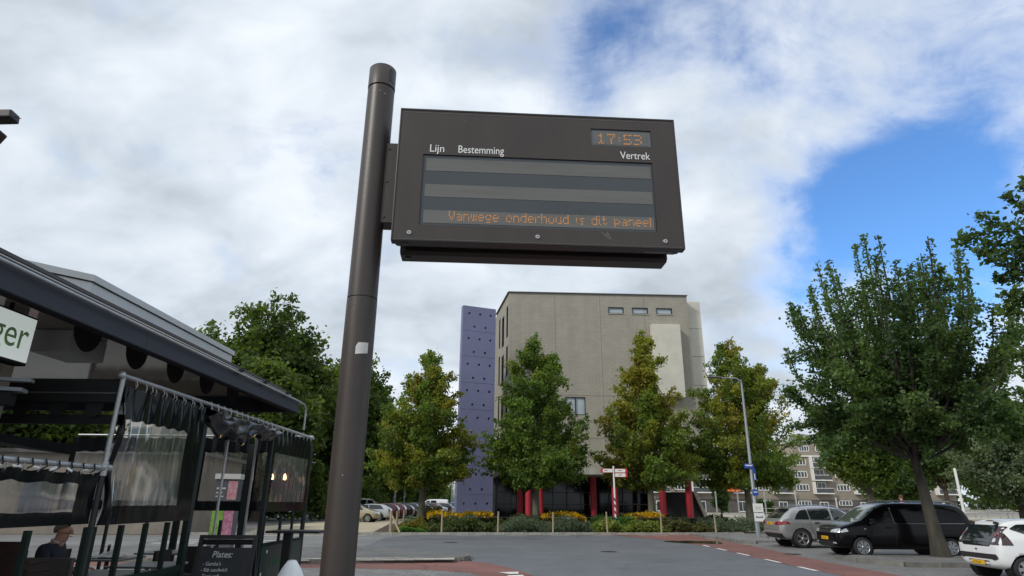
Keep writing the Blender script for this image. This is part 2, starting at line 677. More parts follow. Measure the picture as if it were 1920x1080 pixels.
def tree(name, label, base, trunk_top, trunk_r, branches, leaf, cols, w, per, cat='tree', bark=BARK, group=None, spread=0.45, sub=4, sublen=0.38, tonefn=None, lean=(0, 0), trunk_to=None, dens_in=0.2, vsq=0.75):
    """branches: list of (start, mid, end) numpy points relative to base"""
    root = empty(name, base, 0, label, cat, group)
    b = MB()
    tb = MB()
    tt = np.array(trunk_to if trunk_to is not None else (lean[0], lean[1], trunk_top), float)
    pts = []
    for i in range(9):
        t = i / 8
        p = tt * t
        pts.append((p[0] + 0.06 * math.sin(3 * t + 1) * trunk_r * 6 * t, p[1] + 0.05 * math.sin(5 * t) * trunk_r * 6 * t, p[2]))
    rr = [trunk_r * (1.45 if i == 0 else 1.0) * (1 - 0.72 * (i / 8)) + 0.01 for i in range(9)]
    rr[1] = trunk_r * 1.02
    tb.tube(pts, rr, 12)
    allP, allC = [], []
    C = np.array(cols)
    wt = np.array(w) / sum(w)
    for (p0, p1, p2) in branches:
        p0, p1, p2 = map(lambda q: np.array(q, float), (p0, p1, p2))
        ln = np.linalg.norm(p2 - p0)
        tsm = np.linspace(0, 1, 6)
        cur = bez(p0, p1, p2, tsm)
        r0 = min(trunk_r * 0.45, 0.010 * ln + 0.010)
        tb.tube([tuple(q) for q in cur], [r0 * (1 - 0.85 * t) + 0.004 for t in tsm], 5)
        key = C[RNG.choice(len(cols), p=wt)] * RNG.uniform(0.65, 1.4)
        if tonefn is not None:
            key = tonefn(p2, key)
        curves = [(cur[0], p0, p1, p2, 1.0)]
        for k in range(sub):
            t0 = RNG.uniform(0.25, 0.85)
            s0 = bez(p0, p1, p2, np.array([t0]))[0]
            d = (p2 - p0) / max(ln, 1e-3) + RNG.normal(size=3) * 0.75
            d[2] *= 0.8
            d /= np.linalg.norm(d)
            l2 = ln * sublen * RNG.uniform(0.6, 1.2) * (1.15 - t0 * 0.5)
            s2 = s0 + d * l2
            s1 = (s0 + s2) / 2 + np.array([0, 0, 0.12 * l2])
            curves.append((s0, s0, s1, s2, 0.7))
            tb.tube([tuple(q) for q in bez(s0, s1, s2, np.linspace(0, 1, 4))], [r0 * 0.45, r0 * 0.35, r0 * 0.2, 0.004], 4)
        for (c0, q0, q1, q2, wgt) in curves:
            l = np.linalg.norm(q2 - q0)
            n = int(per * wgt * (0.4 + 0.6 * l / max(ln, 0.01)) * RNG.uniform(0.75, 1.2))
            t = RNG.uniform(dens_in, 1.0, n) ** 0.8
            P = bez(q0, q1, q2, t)
            sp = spread * (0.35 + 0.75 * np.sin(np.pi * np.clip(t * 0.85 + 0.12, 0, 1)))
            off = RNG.normal(size=(n, 3)) * (sp * 0.55)[:, None]
            off[:, 2] *= vsq
            P = P + off
            allP.append(P)
            allC.append(leafcols(n, cols, w, key))
    P = np.concatenate(allP); Cc = np.concatenate(allC)
    inst('crown', leaf_mesh('crown', P, leaf, Cc), root)
    tb.build('trunk', bark, root)
    return root

def rvec(a):
    return np.array([math.cos(a), math.sin(a), 0.0])

def cone_branches(h, z0, rmax, n, belly=0.22, jitter=0.2, top_pow=0.8, seed=1):
    """tips lie on a pointed crown; boughs leave the trunk lower down and sweep up"""
    rg = np.random.default_rng(seed)
    out_ = []
    for i in range(n):
        u = (i + 0.5) / n
        f = 1 - (1 - u) ** 0.62 if i % 3 else rg.uniform(0, 0.9)
        prof = (0.70 + 0.30 * (f / belly) ** 0.7) if f < belly else ((1 - f) / (1 - belly)) ** top_pow
        inner = rg.uniform(0.45, 0.8) if i % 4 == 0 else 1.0
        rad = rmax * prof * inner * rg.uniform(1 - jitter, 1 + jitter * 0.7)
        z = z0 + (h - z0) * f
        a = i * 2.39996 + rg.uniform(-0.4, 0.4)
        d = rvec(a)
        st = np.array([0, 0, max(z0 - 0.2, z - rad * (0.35 + 0.7 * f) - 0.5)])
        en = np.array([0, 0, z]) + d * rad
        md = st * 0.45 + en * 0.55 + np.array([0, 0, (0.16 - 0.25 * f) * rad])
        out_.append((st, md, en))
    out_.append((np.array([0, 0, h * 0.8]), np.array([0.08, 0, h * 0.9]), np.array([0.03, 0, h])))
    return out_

def round_branches(h, z0, rx, n, seed=1, flat=1.0, zc=None):
    rg = np.random.default_rng(seed)
    out_ = []
    zc = zc if zc is not None else (z0 + h) / 2
    for i in range(n):
        u = 1 - 1.75 * (i + 0.5) / n
        a = i * 2.39996 + rg.uniform(-0.3, 0.3)
        rr = math.sqrt(max(0, 1 - u * u))
        k = rg.uniform(0.62, 1.06)
        en = np.array([rx * rr * math.cos(a) * k, rx * rr * math.sin(a) * k, zc + (h - zc if u > 0 else zc - z0) * u * k * flat])
        st = np.array([en[0] * 0.08, en[1] * 0.08, max(z0 * 0.75, en[2] * 0.55)])
        md = st * 0.45 + en * 0.55 + np.array([0, 0, (h - z0) * 0.08])
        out_.append((st, md, en))
    return out_

def plants(name, label, cat, origin, ux, uy, s0, s1, d0, d1, h0, h1, n, leaf, cols, w, blade=False, updir=0.2, z=0.1, lump=0.9, kind='stuff', group=None):
    """low planting over a strip: s along ux, d along uy; heights follow lumpy mounds"""
    s = RNG.uniform(s0, s1, n); d = RNG.uniform(d0, d1, n)
    ph = RNG.uniform(0, 6, 4)
    hh = h0 + (h1 - h0) * np.clip(0.45 + 0.32 * np.sin(s / lump * 2.1 + ph[0]) + 0.27 * np.sin(s / lump * 5.3 + d * 2.6 + ph[1]) + 0.25 * np.sin(d * 3.4 + s * 1.7 + ph[2]), 0, 1.2) + RNG.exponential(0.05, n) * (RNG.uniform(size=n) < 0.12)
    edge = np.clip(np.minimum((s - s0) / 0.35, (s1 - s) / 0.35), 0.35, 1)
    zz = hh * edge * (RNG.uniform(0, 1, n) ** 0.55)
    P = np.stack([origin[0] + ux[0] * s + uy[0] * d, origin[1] + ux[1] * s + uy[1] * d, z + zz], 1)
    lumpid = (np.floor(s / 0.6) * 7 + np.floor(d / 0.6)).astype(int) % 13
    keys = np.array(cols)[RNG.integers(0, len(cols), 13)]
    idx = RNG.choice(len(cols), n, p=np.array(w) / sum(w))
    C = (np.array(cols)[idx] * 0.6 + keys[lumpid] * 0.4) * RNG.uniform(0.6, 1.4, n)[:, None]
    me = leaf_mesh(name, P, leaf, C, aspect=0.35 if blade else 0.6, updir=updir)
    o = bpy.data.objects.new(name, me)
    COL.objects.link(o)
    return tag(o, label, cat, group, kind)

# ------------------------------------------------------------------ boolean helper
def bool_cut(o, cutter_mb):
    c = cutter_mb.build('cutter', None)
    bm = bmesh.new(); bm.from_mesh(c.data); bmesh.ops.remove_doubles(bm, verts=bm.verts, dist=1e-5); bmesh.ops.recalc_face_normals(bm, faces=bm.faces); bm.to_mesh(c.data); bm.free()
    c.matrix_world = o.matrix_world if o.parent is None else o.parent.matrix_world.copy()
    bpy.context.view_layer.update()
    c.matrix_world = o.matrix_world.copy()
    md = o.modifiers.new('cut', 'BOOLEAN')
    md.operation = 'DIFFERENCE'
    md.solver = 'EXACT'
    md.object = c
    bpy.context.view_layer.update()
    me = bpy.data.meshes.new_from_object(o.evaluated_get(bpy.context.evaluated_depsgraph_get()))
    o.modifiers.clear()
    o.data = me
    bpy.data.objects.remove(c)
    return o

# ================================================================== SETTING: ground, roads, kerbs
A_NEW = asphalt('asphalt_fresh', (0.128, 0.134, 0.143), 0.16, 0.3, 0.62)
A_OLD = asphalt('asphalt_worn', (0.19, 0.19, 0.185), 0.2, 0.3, 0.75)
A_RED = asphalt('asphalt_red', (0.20, 0.088, 0.072), 0.22, 0.35, 0.8)
PAVE = brickmat('paving_tiles', (0.16, 0.155, 0.15), (0.21, 0.205, 0.195), (0.09, 0.085, 0.08), 0.30, 0.30, 1.0, 0.008)
COBB = brickmat('cobbles', (0.12, 0.12, 0.122), (0.19, 0.188, 0.18), (0.065, 0.062, 0.055), 0.21, 0.11, 1.0, 0.012)
BAYS = brickmat('bay_bricks', (0.17, 0.165, 0.16), (0.22, 0.212, 0.205), (0.09, 0.085, 0.08), 0.21, 0.105, 1.0, 0.01, rot=(0, 0, R(90)))
SAND = mat('sandy_gravel', (0.47, 0.41, 0.29), 0.95, ns=1.2, na=0.22, bump=0.4, bs=40)
KERBM = mat('kerb_concrete', (0.29, 0.275, 0.24), 0.85, ns=3, na=0.3, bump=0.3, bs=50)
KERBD = mat('kerb_dark_concrete', (0.15, 0.145, 0.13), 0.9, ns=3, na=0.35, bump=0.3, bs=50)
SOIL = mat('soil', (0.085, 0.06, 0.042), 0.95, ns=4, na=0.4, bump=0.8, bs=22)
PAINT = mat('road_paint', (0.68, 0.68, 0.66), 0.7, ns=5, na=0.22)
GRASS_G = mat('grass_ground', (0.10, 0.12, 0.045), 0.95, ns=2, na=0.35, bump=0.6, bs=40)

def xy(*p):
    return [(G(a, b).x, G(a, b).y) for a, b in p]

gr = sheet('ground', [(-900, -60), (900, -60), (900, 1800), (-900, 1800)], -0.02, mat('ground_paving', (0.27, 0.25, 0.215), 0.9, ns=0.4, na=0.15, bump=0.3, bs=30))
tag(gr, kind='structure')
KA, KB = Vector((-7.2, 35.0)), Vector((11.74, 38.12))
KD = (KB - KA).normalized(); KN = Vector((-KD.y, KD.x))
def K(s, d=0.0):
    p = KA + KD * s + KN * d
    return (p.x, p.y)
rd = tag(sheet('road_worn', [(-60, 24.4), (-5.6, 24.75), (-1.3, 21.7), (6, 22), (6, 33.5), K(6, 0.0), K(0, 0.0), K(-55, 0.0)], 0.0, A_OLD), kind='structure')
outer = xy((888, 1053), (920, 1057), (950, 1064), (985, 1074)) + [(0.75, 15.7), (1.15, 13.5), (1.35, 10), (1.4, 4), (1.4, -20)]
road = sheet('road', xy((672, 1030), (722, 1008)) + [K(2.4, 0), K(12, 0), K(17.5, -0.3), (10.0, 33.5), (8.25, 27.0), (8.15, 21), (8.4, 17), (8.4, -20)] + list(reversed(outer)) + xy((878, 1048), (800, 1042)), 0.004, A_NEW)
tag(road, kind='structure')
red_l = sheet('cycle_path', [(-60, 19.0), (-5.3, 19.0), (-3.6, 19.46), (-1.45, 20.17)] + outer + [(-0.1, -20), (-0.1, 4), (-0.2, 10), (-0.5, 13)] + xy((905, 1081), (880, 1075), (800, 1069), (660, 1066)) + [(-60, 17.5)], 0.008, A_RED)
tag(red_l, kind='structure')
pave = sheet('pavement', [(-60, 17.5)] + xy((660, 1066), (800, 1069), (880, 1075), (905, 1081)) + [(-0.5, 13), (-0.2, 10), (-0.1, 4), (-0.1, -20), (-60, -20)], 0.005, PAVE)
tag(pave, kind='structure')
red_r = sheet('cycle_lane', [K(11.0, -0.02), K(13, -0.5)] + [(7.4, 32.6), (8.2, 27.9), (8.15, 21.2), (8.4, 17), (8.4, -20), (10.0, -20), (9.95, 17.2), (9.85, 20.3), (10.2, 26.5), (10.35, 29.1), (10.1, 33.9)] + [K(17.8, -0.02)], 0.008, A_RED)
tag(red_r, kind='structure')
bay = sheet('parking_bays', [(9.95, -20), (9.95, 17.2), (9.85, 20.3), (10.2, 26.5), (10.35, 29.1), (11.2, 31.6), (30, 34), (60, 34), (60, -20)], 0.0, BAYS)
tag(bay, kind='structure')
# raised strip with cobbles, kerbs with single stones
isl = MB()
isl.prism([(-60, 19.15), (-5.3, 19.15), (-3.6, 19.6), (-1.55, 20.3), (-1.3, 20.7), (-1.5, 21.7), (-5.6, 24.6), (-8, 24.25), (-60, 24.25)], -0.02, 0.10)
isl = tag(isl.build('cobbled_island', COBB), kind='structure')
stone_me = MB().box((0, 0, 0), (0.985, 0.16, 0.16)).mesh('kerb_stone', KERBM)
stone_dk = MB().box((0, 0, 0), (0.985, 0.16, 0.16)).mesh('kerb_stone', KERBD)
def kerb(name, pts, parent, me, z=0.05, step=1.0):
    k = 0.0
    for a, b in zip(pts[:-1], pts[1:]):
        a, b = Vector(a), Vector(b)
        ln = (b - a).length
        n = max(1, round(ln / step))
        for i in range(n):
            p = a + (b - a) * ((i + 0.5) / n)
            o = inst('kerb_stone', me, parent, (p.x, p.y, z + random.uniform(-0.004, 0.004)), (0, 0, math.atan2(b.y - a.y, b.x - a.x) + random.uniform(-0.004, 0.004)), (ln / n, 1, 1))
kerb('k', [(-16, 19.07), (-5.3, 19.07), (-3.6, 19.52), (-1.5, 20.2)], isl, stone_dk, 0.045)
kerb('k', [(-1.45, 20.35), (-1.3, 20.9), (-1.4, 21.6)], isl, stone_dk, 0.045, 0.6)
# white blocks set in the island
blk = MB().box((0, 0, 0), (0.62, 0.5, 0.03)).mesh('white_block', mat('white_paving_block', (0.4, 0.39, 0.36), 0.8, ns=3, na=0.25))
for px in (560, 600, 640, 680, 720, 757, 795, 832):
    q = G(px, 1050 - (px - 560) * 0.008, 0.1)
    inst('white_block', blk, isl, (q.x, q.y + 0.1, 0.1), (0, 0, 0.08))
# bed of the planting and its kerb
bedp = [K(-0.1, 0.0), K(20.2, 0.0), K(21.5, 3), K(20.5, 8.2), K(2, 13.5), (-8.9, 48.5)]
bed = tag(MB().prism(bedp, -0.02, 0.09).build('planting_bed', SOIL), kind='structure')
kerb('k', [K(-9, 0.02), K(21, 0.02)], bed, stone_me, 0.05)
sand = tag(sheet('sandy_verge', [K(-5.5, 0.3), K(-0.1, 0.3), (-8.9, 48.5), (-10.2, 62), (-10.6, 160), (-13.6, 160), (-15.5, 56), (-16.5, 44), (-14.5, 37)], 0.012, SAND), kind='structure')
lot = tag(sheet('parking_lot', [(-80, 47), (-17, 47), (-13.2, 60), (-12.6, 210), (-80, 210)], 0.004, asphalt('asphalt_lot', (0.12, 0.12, 0.118))), kind='structure')
yard = tag(sheet('gravel_yard', [K(21.5, 3), K(60, 6), (120, 60), (120, 100), (16, 100), (15, 49)], 0.012, SAND), kind='structure')
lawn = tag(sheet('grass_verge', [(24, 34.3), (120, 34.3), (120, 58), (30, 48)], 0.02, GRASS_G), kind='structure')
# lamp island and the tree island on the right
il = tag(MB().prism([K(17.6, -0.1), (10.5, 33.6), (10.5, 30.6), (11.1, 29.9), (11.4, 31.0), (24, 32), (24, 34.4), (16, 38.2)], -0.02, 0.09).build('lamp_pavement', PAVE), kind='structure')
kerb('k', [(10.45, 33.6), (10.45, 30.6), (11.05, 29.85)], il, stone_dk, 0.045)
it = tag(MB().prism([(10.9, 20.9), (11.6, 19.75), (17.5, 19.5), (17.5, 22.55), (11.6, 22.7), (11.0, 22.2)], -0.02, 0.10).build('tree_pavement', PAVE), kind='structure')
kerb('k', [(10.83, 22.2), (10.83, 20.9), (11.55, 19.67), (17.5, 19.42)], it, stone_dk, 0.05)
# lane marks
for (a, b, w_) in ((18.2, 19.35, 0.13), (20.6, 21.8, 0.13), (23.2, 24.4, 0.13), (25.6, 26.7, 0.13), (27.7, 28.6, 0.13), (15.2, 16.6, 0.13)):
    x = 8.27
    sheet('lane_mark', [(x - w_ / 2, a), (x + w_ / 2, a), (x + w_ / 2, b), (x - w_ / 2, b)], 0.012, PAINT, red_r)
for s0, s1 in ((6.9, 8.0), (9.3, 10.4), (11.7, 12.8), (14.2, 15.9), (4.3, 5.6)):
    sheet('lane_mark', [K(s0, -1.15), K(s1, -1.15), K(s1, -1.02), K(s0, -1.02)], 0.012, PAINT, road)
for s0, s1 in ((-5.6, -2.2), (-1.4, -0.3)):
    sheet('lane_mark', [K(s0, -0.9), K(s1, -0.9), K(s1, -0.72), K(s0, -0.72)], 0.012, PAINT, rd)
sheet('lane_mark', xy((935, 1074), (972, 1073), (972, 1077), (955, 1077)), 0.014, PAINT, red_l)
sheet('lane_mark', xy((952, 1080), (980, 1079), (985, 1083), (950, 1084)), 0.014, PAINT, red_l)
sheet('lane_mark', xy((668, 1031), (700, 1033), (760, 1036), (760, 1037.2), (668, 1033)), 0.012, PAINT, rd)
for yy in (27.0, 28.0, 29.2):
    for xx in (-14.5, -12.0):
        sheet('lane_mark', [(xx, yy), (xx + 1.7, yy + 0.1), (xx + 1.7, yy + 0.35), (xx, yy + 0.25)], 0.008, PAINT, rd)
# puddle
pc = G(1302, 1017)
pp = []
for i in range(28):
    t = 2 * math.pi * i / 28
    k = 1 + 0.22 * math.sin(2.3 * t + 1) + 0.12 * math.sin(5 * t)
    pp.append((pc.x + 1.05 * k * math.cos(t), pc.y + 1.25 * k * math.sin(t)))
pud = tag(sheet('puddle', pp, 0.0165, mat('wet_water', (0.035, 0.03, 0.022), 0.03, spec=0.6)), kind='structure')
# manhole covers and a dug-up repair strip in the carriageway
IRON = mat('cast_iron', (0.055, 0.052, 0.05), 0.6, 0.5, ns=20, na=0.4)
def manhole(x, y, lbl):
    o = empty('manhole_cover', (x, y, 0.005), 0.2, lbl, 'manhole cover')
    MB().lathe([(0.36, 0.0), (0.36, 0.006), (0.31, 0.006)], n=32).build('frame', KERBD, o)
    b = MB().lathe([(0.305, 0.002), (0.305, 0.007), (0.0, 0.007)], n=32)
    for k in range(5):
        b.box((0, -0.2 + k * 0.1, 0.009), (2 * math.sqrt(0.28 ** 2 - (-0.2 + k * 0.1) ** 2), 0.035, 0.005))
    b.build('lid', IRON, o)
manhole(3.6, 24.5, 'round iron manhole cover in the dark road, right of centre')
manhole(-2.6, 29.2, 'round iron manhole cover in the dark road, left of centre')
A_REP = asphalt('asphalt_repair', (0.105, 0.108, 0.112), 0.2, 0.35, 0.7)
sheet('repair_patch', [(-4.2, 31.0), (1.8, 32.0), (1.7, 32.7), (-4.3, 31.7)], 0.0075, A_REP, road)
# worn tar joints and manhole
drain = MB()
drain.box((0, 0, 0.0), (0.5, 0.35, 0.02))
tag(drain.build('road_drain', mat('drain_iron', (0.03, 0.03, 0.03), 0.7, 0.4), None, (10.1, 24.0, 0.012)), 'small dark iron drain grate at edge of red cycle lane by black van', 'drain')

# ================================================================== grey concrete building
CONC = brickmat('grey_block_wall', (0.298, 0.275, 0.224), (0.318, 0.295, 0.242), (0.26, 0.24, 0.195), 0.6, 0.2, 1.0, 0.02, rot=(R(90), 0, 0), bump=0.25, noise_amt=0.1, streak=0.07)
CONL = mat('pale_concrete', (0.54, 0.515, 0.44), 0.85, ns=0.8, na=0.1, bump=0.15, bs=12)
CONM = mat('canopy_concrete', (0.33, 0.33, 0.29), 0.85, ns=1.4, na=0.22, bump=0.2, bs=12, stretch=(1, 1, 0.4))
GLASS = mat('dark_glass', (0.012, 0.014, 0.016), 0.06, spec=0.8)
GLASSP = mat('pale_reflecting_glass', (0.34, 0.40, 0.42), 0.08, spec=0.9)
BLK = mat('black_frame', (0.015, 0.015, 0.016), 0.45)
REDC = mat('red_column_paint', (0.42, 0.028, 0.045), 0.45, ns=2, na=0.15)
bd = empty('grey_building', (0, 0, 0), 0, 'large grey block building with red columns, white canopy and few windows', 'building')
A_, B_ = Vector((-0.24, 54.0)), Vector((16.24, 54.65))
F_ = Vector((-1.52, 61.24))
vol = MB().prism([A_[:], B_[:], (16.24, 76), (-2.6, 76), (-2.4, 69), F_[:]], 4.35, 19.93).build('wall', CONC, bd)
fd = (B_ - A_).normalized(); fn = Vector((fd.y, -fd.x))      # facade direction and outward normal
def FP(x, out_, z):
    p = A_ + fd * (x - A_.x) + fn * out_
    return Vector((p.x, p.y, z))
fang = math.atan2(fd.y, fd.x)
cut = MB()
wins = [(8.85, 10.3, 18.1, 18.72), (11.06, 12.55, 18.1, 18.72), (13.3, 14.8, 18.1, 18.72), (4.75, 6.5, 8.85, 10.42)]
for (x0, x1, z0, z1) in wins:
    cut.box(FP((x0 + x1) / 2, 0, (z0 + z1) / 2), (x1 - x0, 0.5, z1 - z0), fang)
sd = (F_ - A_).normalized(); sn = Vector((-sd.y, sd.x)); sang = math.atan2(sd.y, sd.x)
def SP(t, out_, z):
    p = A_ + sd * t + sn * out_
    return Vector((p.x, p.y, z))
swins = []
for (t0, t1) in ((0.55, 1.55), (2.7, 4.1), (5.0, 5.9)):
    for (z0, z1) in ((15.9, 18.9), (12.3, 15.1), (8.6, 11.2), (5.3, 7.8)):
        if t0 == 2.7:
            z0, z1 = z0 - 0.35, z1 - 0.35
        swins.append((t0, t1, z0, z1))
        cut.box(SP((t0 + t1) / 2, 0, (z0 + z1) / 2), (t1 - t0, 0.6, z1 - z0), sang)
bool_cut(vol, cut)
for k, (x0, x1, z0, z1) in enumerate(wins):
    fr = MB()
    t = 0.07
    for (a, b, c, d) in ((x0 + .002, x1 - .002, z0 + .002, z0 + t), (x0 + .002, x1 - .002, z1 - t, z1 - .002), (x0 + .002, x0 + t, z0 + t, z1 - t), (x1 - t, x1 - .002, z0 + t, z1 - t)):
        fr.box(FP((a + b) / 2, -0.08, (c + d) / 2), (b - a, 0.16, d - c), fang)
    if k == 3:
        fr.box(FP((x0 + x1) / 2, -0.08, (z0 + z1) / 2), (0.08, 0.15, z1 - z0 - 2 * t), fang)
    w_ = fr.build('window', BLK, bd)
    MB().box(FP((x0 + x1) / 2, -0.15, (z0 + z1) / 2), (x1 - x0 - 2 * t, 0.02, z1 - z0 - 2 * t), fang).build('pane', GLASSP, w_)
    if k < 3:
        MB().box(FP((x0 + x1) / 2, 0.03, z0 - 0.03), (x1 - x0 + 0.1, 0.1, 0.04), fang).build('sill', CONL, w_)
for (t0, t1, z0, z1) in swins:
    fr = MB()
    for (a, b, c, d) in ((t0 + .002, t1 - .002, z0 + .002, z0 + .08), (t0 + .002, t1 - .002, z1 - .08, z1 - .002), (t0 + .002, t0 + .08, z0 + .08, z1 - .08), (t1 - .08, t1 - .002, z0 + .08, z1 - .08)):
        fr.box(SP((a + b) / 2, -0.1, (c + d) / 2), (b - a, 0.14, d - c), sang)
    w_ = fr.build('window', BLK, bd)
    MB().box(SP((t0 + t1) / 2, -0.16, (z0 + z1) / 2), (t1 - t0 - .16, 0.02, z1 - z0 - .16), sang).build('pane', GLASS, w_)
# coping, seams, box, right recess
cop = MB()
for (a, b) in ((A_, B_), (A_, F_)):
    d = (b - a); ang = math.atan2(d.y, d.x); c = (a + b) / 2
    nrm = Vector((d.y, -d.x)).normalized() * (0.0 if a is A_ and b is B_ else 0.0)
    cop.box((c.x, c.y, 19.97), (d.length + 0.12, 0.3, 0.07), ang)
cop.build('coping', mat('coping_metal', (0.12, 0.12, 0.115), 0.5, 0.3), bd)
sm = MB()
for x in (3.95, 8.1, 12.2):
    sm.box(FP(x, 0.004, 12.1), (0.025, 0.012, 15.4), fang)
for z in (10.55, 6.9):
    sm.box(FP(8.1, 0.004, z), (16.2, 0.012, 0.03), fang)
sm.build('wall_joint', mat('joint', (0.15, 0.14, 0.12), 0.9), bd)
bevel(MB().box(FP(13.88, 0.42, 13.68), (2.55, 0.82, 6.55), fang).build('concrete_bay', CONL, bd), 0.03)
for i in range(6):
    z1 = 19.72 - i * 2.65
    bevel(MB().box((16.99, 62.0, z1 - 1.31), (1.5, 12.6, 2.62)).build('panel', CONL, bd), 0.012, 1)
# canopy
cn = [(-1.25, 53.6), (0.2, 52.7), (1.8, 52.1), (5, 51.2), (8, 50.6), (14.95, 49.4), (15.3, 58), (-1.25, 58)]
MB().prism(cn, 3.8, 4.33).build('canopy', CONM, bd)
MB().bx(15.0, 15.45, 49.45, 57.5, 3.9, 4.34).build('canopy_end', mat('white_render', (0.6, 0.6, 0.57), 0.8), bd)
colm = MB().lathe([(0.26, 0), (0.26, 3.8)], n=24).mesh('column', REDC)
for (x, y) in ((14.03, 51.2), (11.98, 51.3), (8.3, 51.7), (6.95, 54.5), (1.47, 53.2), (0.82, 54.3), (2.45, 53.6)):
    inst('column', colm, bd, (x, y, 0))
# ground floor glazing
MB().bx(-1.3, 12.3, 57.0, 57.06, 0, 3.8).build('glazing', mat('black_glass', (0.006, 0.007, 0.008), 0.08, spec=0.35), bd)
MULM = mat('mullion_grey', (0.05, 0.052, 0.055), 0.4, 0.4)
for i in range(12):
    x = -1.2 + i * 1.22
    MB().bx(x, x + 0.07, 56.88, 57.0, 0, 3.8).build('mullion', MULM, bd)
for z in (0.6, 1.5, 2.5, 3.3):
    MB().bx(-1.3, 12.3, 56.9, 56.99, z, z + 0.05).build('transom', MULM, bd)
rl = MB()
for z in (0.9, 1.6):
    rl.tube([(8.8, 53.5, z), (12.0, 53.5, z)], 0.025, 6)
for x in (8.8, 10.4, 12.0):
    rl.tube([(x, 53.5, 0), (x, 53.5, 1.65)], 0.025, 6)
rl.build('handrail', mat('grey_rail', (0.30, 0.31, 0.32), 0.4, 0.6), bd)
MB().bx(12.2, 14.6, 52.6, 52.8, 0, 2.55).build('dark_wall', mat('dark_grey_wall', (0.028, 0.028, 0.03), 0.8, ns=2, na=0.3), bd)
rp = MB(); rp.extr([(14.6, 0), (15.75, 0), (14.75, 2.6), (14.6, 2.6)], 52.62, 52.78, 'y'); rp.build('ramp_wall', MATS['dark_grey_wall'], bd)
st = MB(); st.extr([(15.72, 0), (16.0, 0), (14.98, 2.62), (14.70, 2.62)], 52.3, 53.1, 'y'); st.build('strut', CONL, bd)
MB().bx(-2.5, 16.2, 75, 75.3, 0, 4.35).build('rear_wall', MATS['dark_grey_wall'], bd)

# purple slab with round holes
PURP = mat('purple_paint', (0.155, 0.16, 0.27), 0.55, ns=0.7, na=0.07, bump=0.05, bs=8)
P0, P1 = Vector((-4.1, 50.0)), Vector((-1.37, 51.14))
pd = (P1 - P0).normalized(); pl = (P1 - P0).length; pn = Vector((pd.y, -pd.x)); pang = math.atan2(pd.y, pd.x)
sl_ = empty('perforated_tower', (P0.x, P0.y, 0), 0, 'tall thin purple slab tower pierced by rows of round holes', 'tower')
for i in range(8):
    z1 = 17.42 - i * 2.175
    c = (P1 - P0) / 2 - pn * 0.25
    pb = MB().box((c.x, c.y, z1 - 2.165 / 2), (pl, 0.5, 2.155), pang).build('panel', PURP, sl_)
    cu = MB()
    for us, fz in (((0.19, 0.52, 0.845), 0.30), ((0.355, 0.69), 0.82)):
        for u in us:
            q = pd * (pl * u)
            a = Vector((q.x, q.y, z1 - 2.165 * fz))
            n3 = Vector((pn.x, pn.y, 0))
            cu.tube([a + n3 * 0.3, a - n3 * 0.9], 0.105, 14, smooth=True)
    bool_cut(pb, cu)
c = (P1 - P0) / 2 - pn * 0.28
MB().box((c.x, c.y, 8.7), (pl - 0.1, 0.36, 17.2), pang).build('seam_core', mat('purple_dark', (0.06, 0.06, 0.15), 0.7), sl_) if False else None
cc = (P1 - P0) * 0.72 - pn * 2.6
MB().box((cc.x, cc.y, 7.4), (pl * 0.5, 3.2, 14.8), pang).build('hole_backing', mat('hole_backing_dark', (0.09, 0.09, 0.16), 0.8), sl_)  # unseen box added behind the slab so its lower holes read dark

# ================================================================== apartment block far right
BRK = brickmat('tan_brick', (0.25, 0.21, 0.165), (0.29, 0.245, 0.20), (0.22, 0.2, 0.17), 0.22, 0.07, 1.0, 0.006, rot=(R(90), 0, 0), bump=0.2, noise_amt=0.15)
BRKD = mat('dark_plinth_brick', (0.10, 0.09, 0.085), 0.85, ns=1, na=0.2)
WHT = mat('white_paint', (0.72, 0.72, 0.69), 0.5)
GLD = mat('window_glass', (0.03, 0.035, 0.04), 0.08, spec=0.8)
AYB = 135.0
ax0, ax1 = AY(1180, 900, AYB).x, AY(1786, 900, AYB).x
ap = empty('apartment_block', ((ax0 + ax1) / 2, AYB, 0), 0, 'long tan brick apartment block with white balconies behind the trees', 'building')
aw = ax1 - ax0
MB().bx(-aw / 2, aw / 2, 0, 12, 2.6, 11.2).build('wall', BRK, ap)
MB().bx(-aw / 2, aw / 2, 0.05, 11.9, 0, 2.6).build('plinth', BRKD, ap)
MB().bx(-aw / 2 - 0.2, aw / 2 + 0.2, -0.25, 12.2, 11.2, 11.45).build('roof', WHT, ap)
tx = AY(1520, 830, AYB).x - (ax0 + ax1) / 2
MB().bx(tx - 4, tx + 7, 0.4, 11, 11.45, 14.2).build('attic', BRK, ap)
rf = MB(); rf.extr([(tx - 4.4, 14.2), (tx + 7.4, 14.2), (tx + 5, 15.2), (tx - 2, 16.0)], 0.2, 11.2, 'y'); rf.build('attic_roof', mat('roof_grey', (0.33, 0.34, 0.35), 0.5), ap)
wf = MB()
ww, wh = 2.7, 1.35
for (a, b, c, d) in ((-ww / 2, ww / 2, -wh / 2, -wh / 2 + .16), (-ww / 2, ww / 2, wh / 2 - .16, wh / 2), (-ww / 2, -ww / 2 + .16, -wh / 2, wh / 2), (ww / 2 - .16, ww / 2, -wh / 2, wh / 2), (-.75, -.62, -wh / 2, wh / 2), (-.06, .06, -wh / 2, wh / 2), (.62, .75, -wh / 2, wh / 2)):
    wf.bx(a, b, -0.12, 0.02, c, d)
wf_me = wf.mesh('window', WHT)
wp = MB()
for (a, b) in ((-1.19, -.75), (-.62, -.06), (.06, .62), (.75, 1.19)):
    wp.bx(a, b, -0.05, -0.03, -wh / 2 + .16, wh / 2 - .16)
wp_me = wp.mesh('pane', GLD)
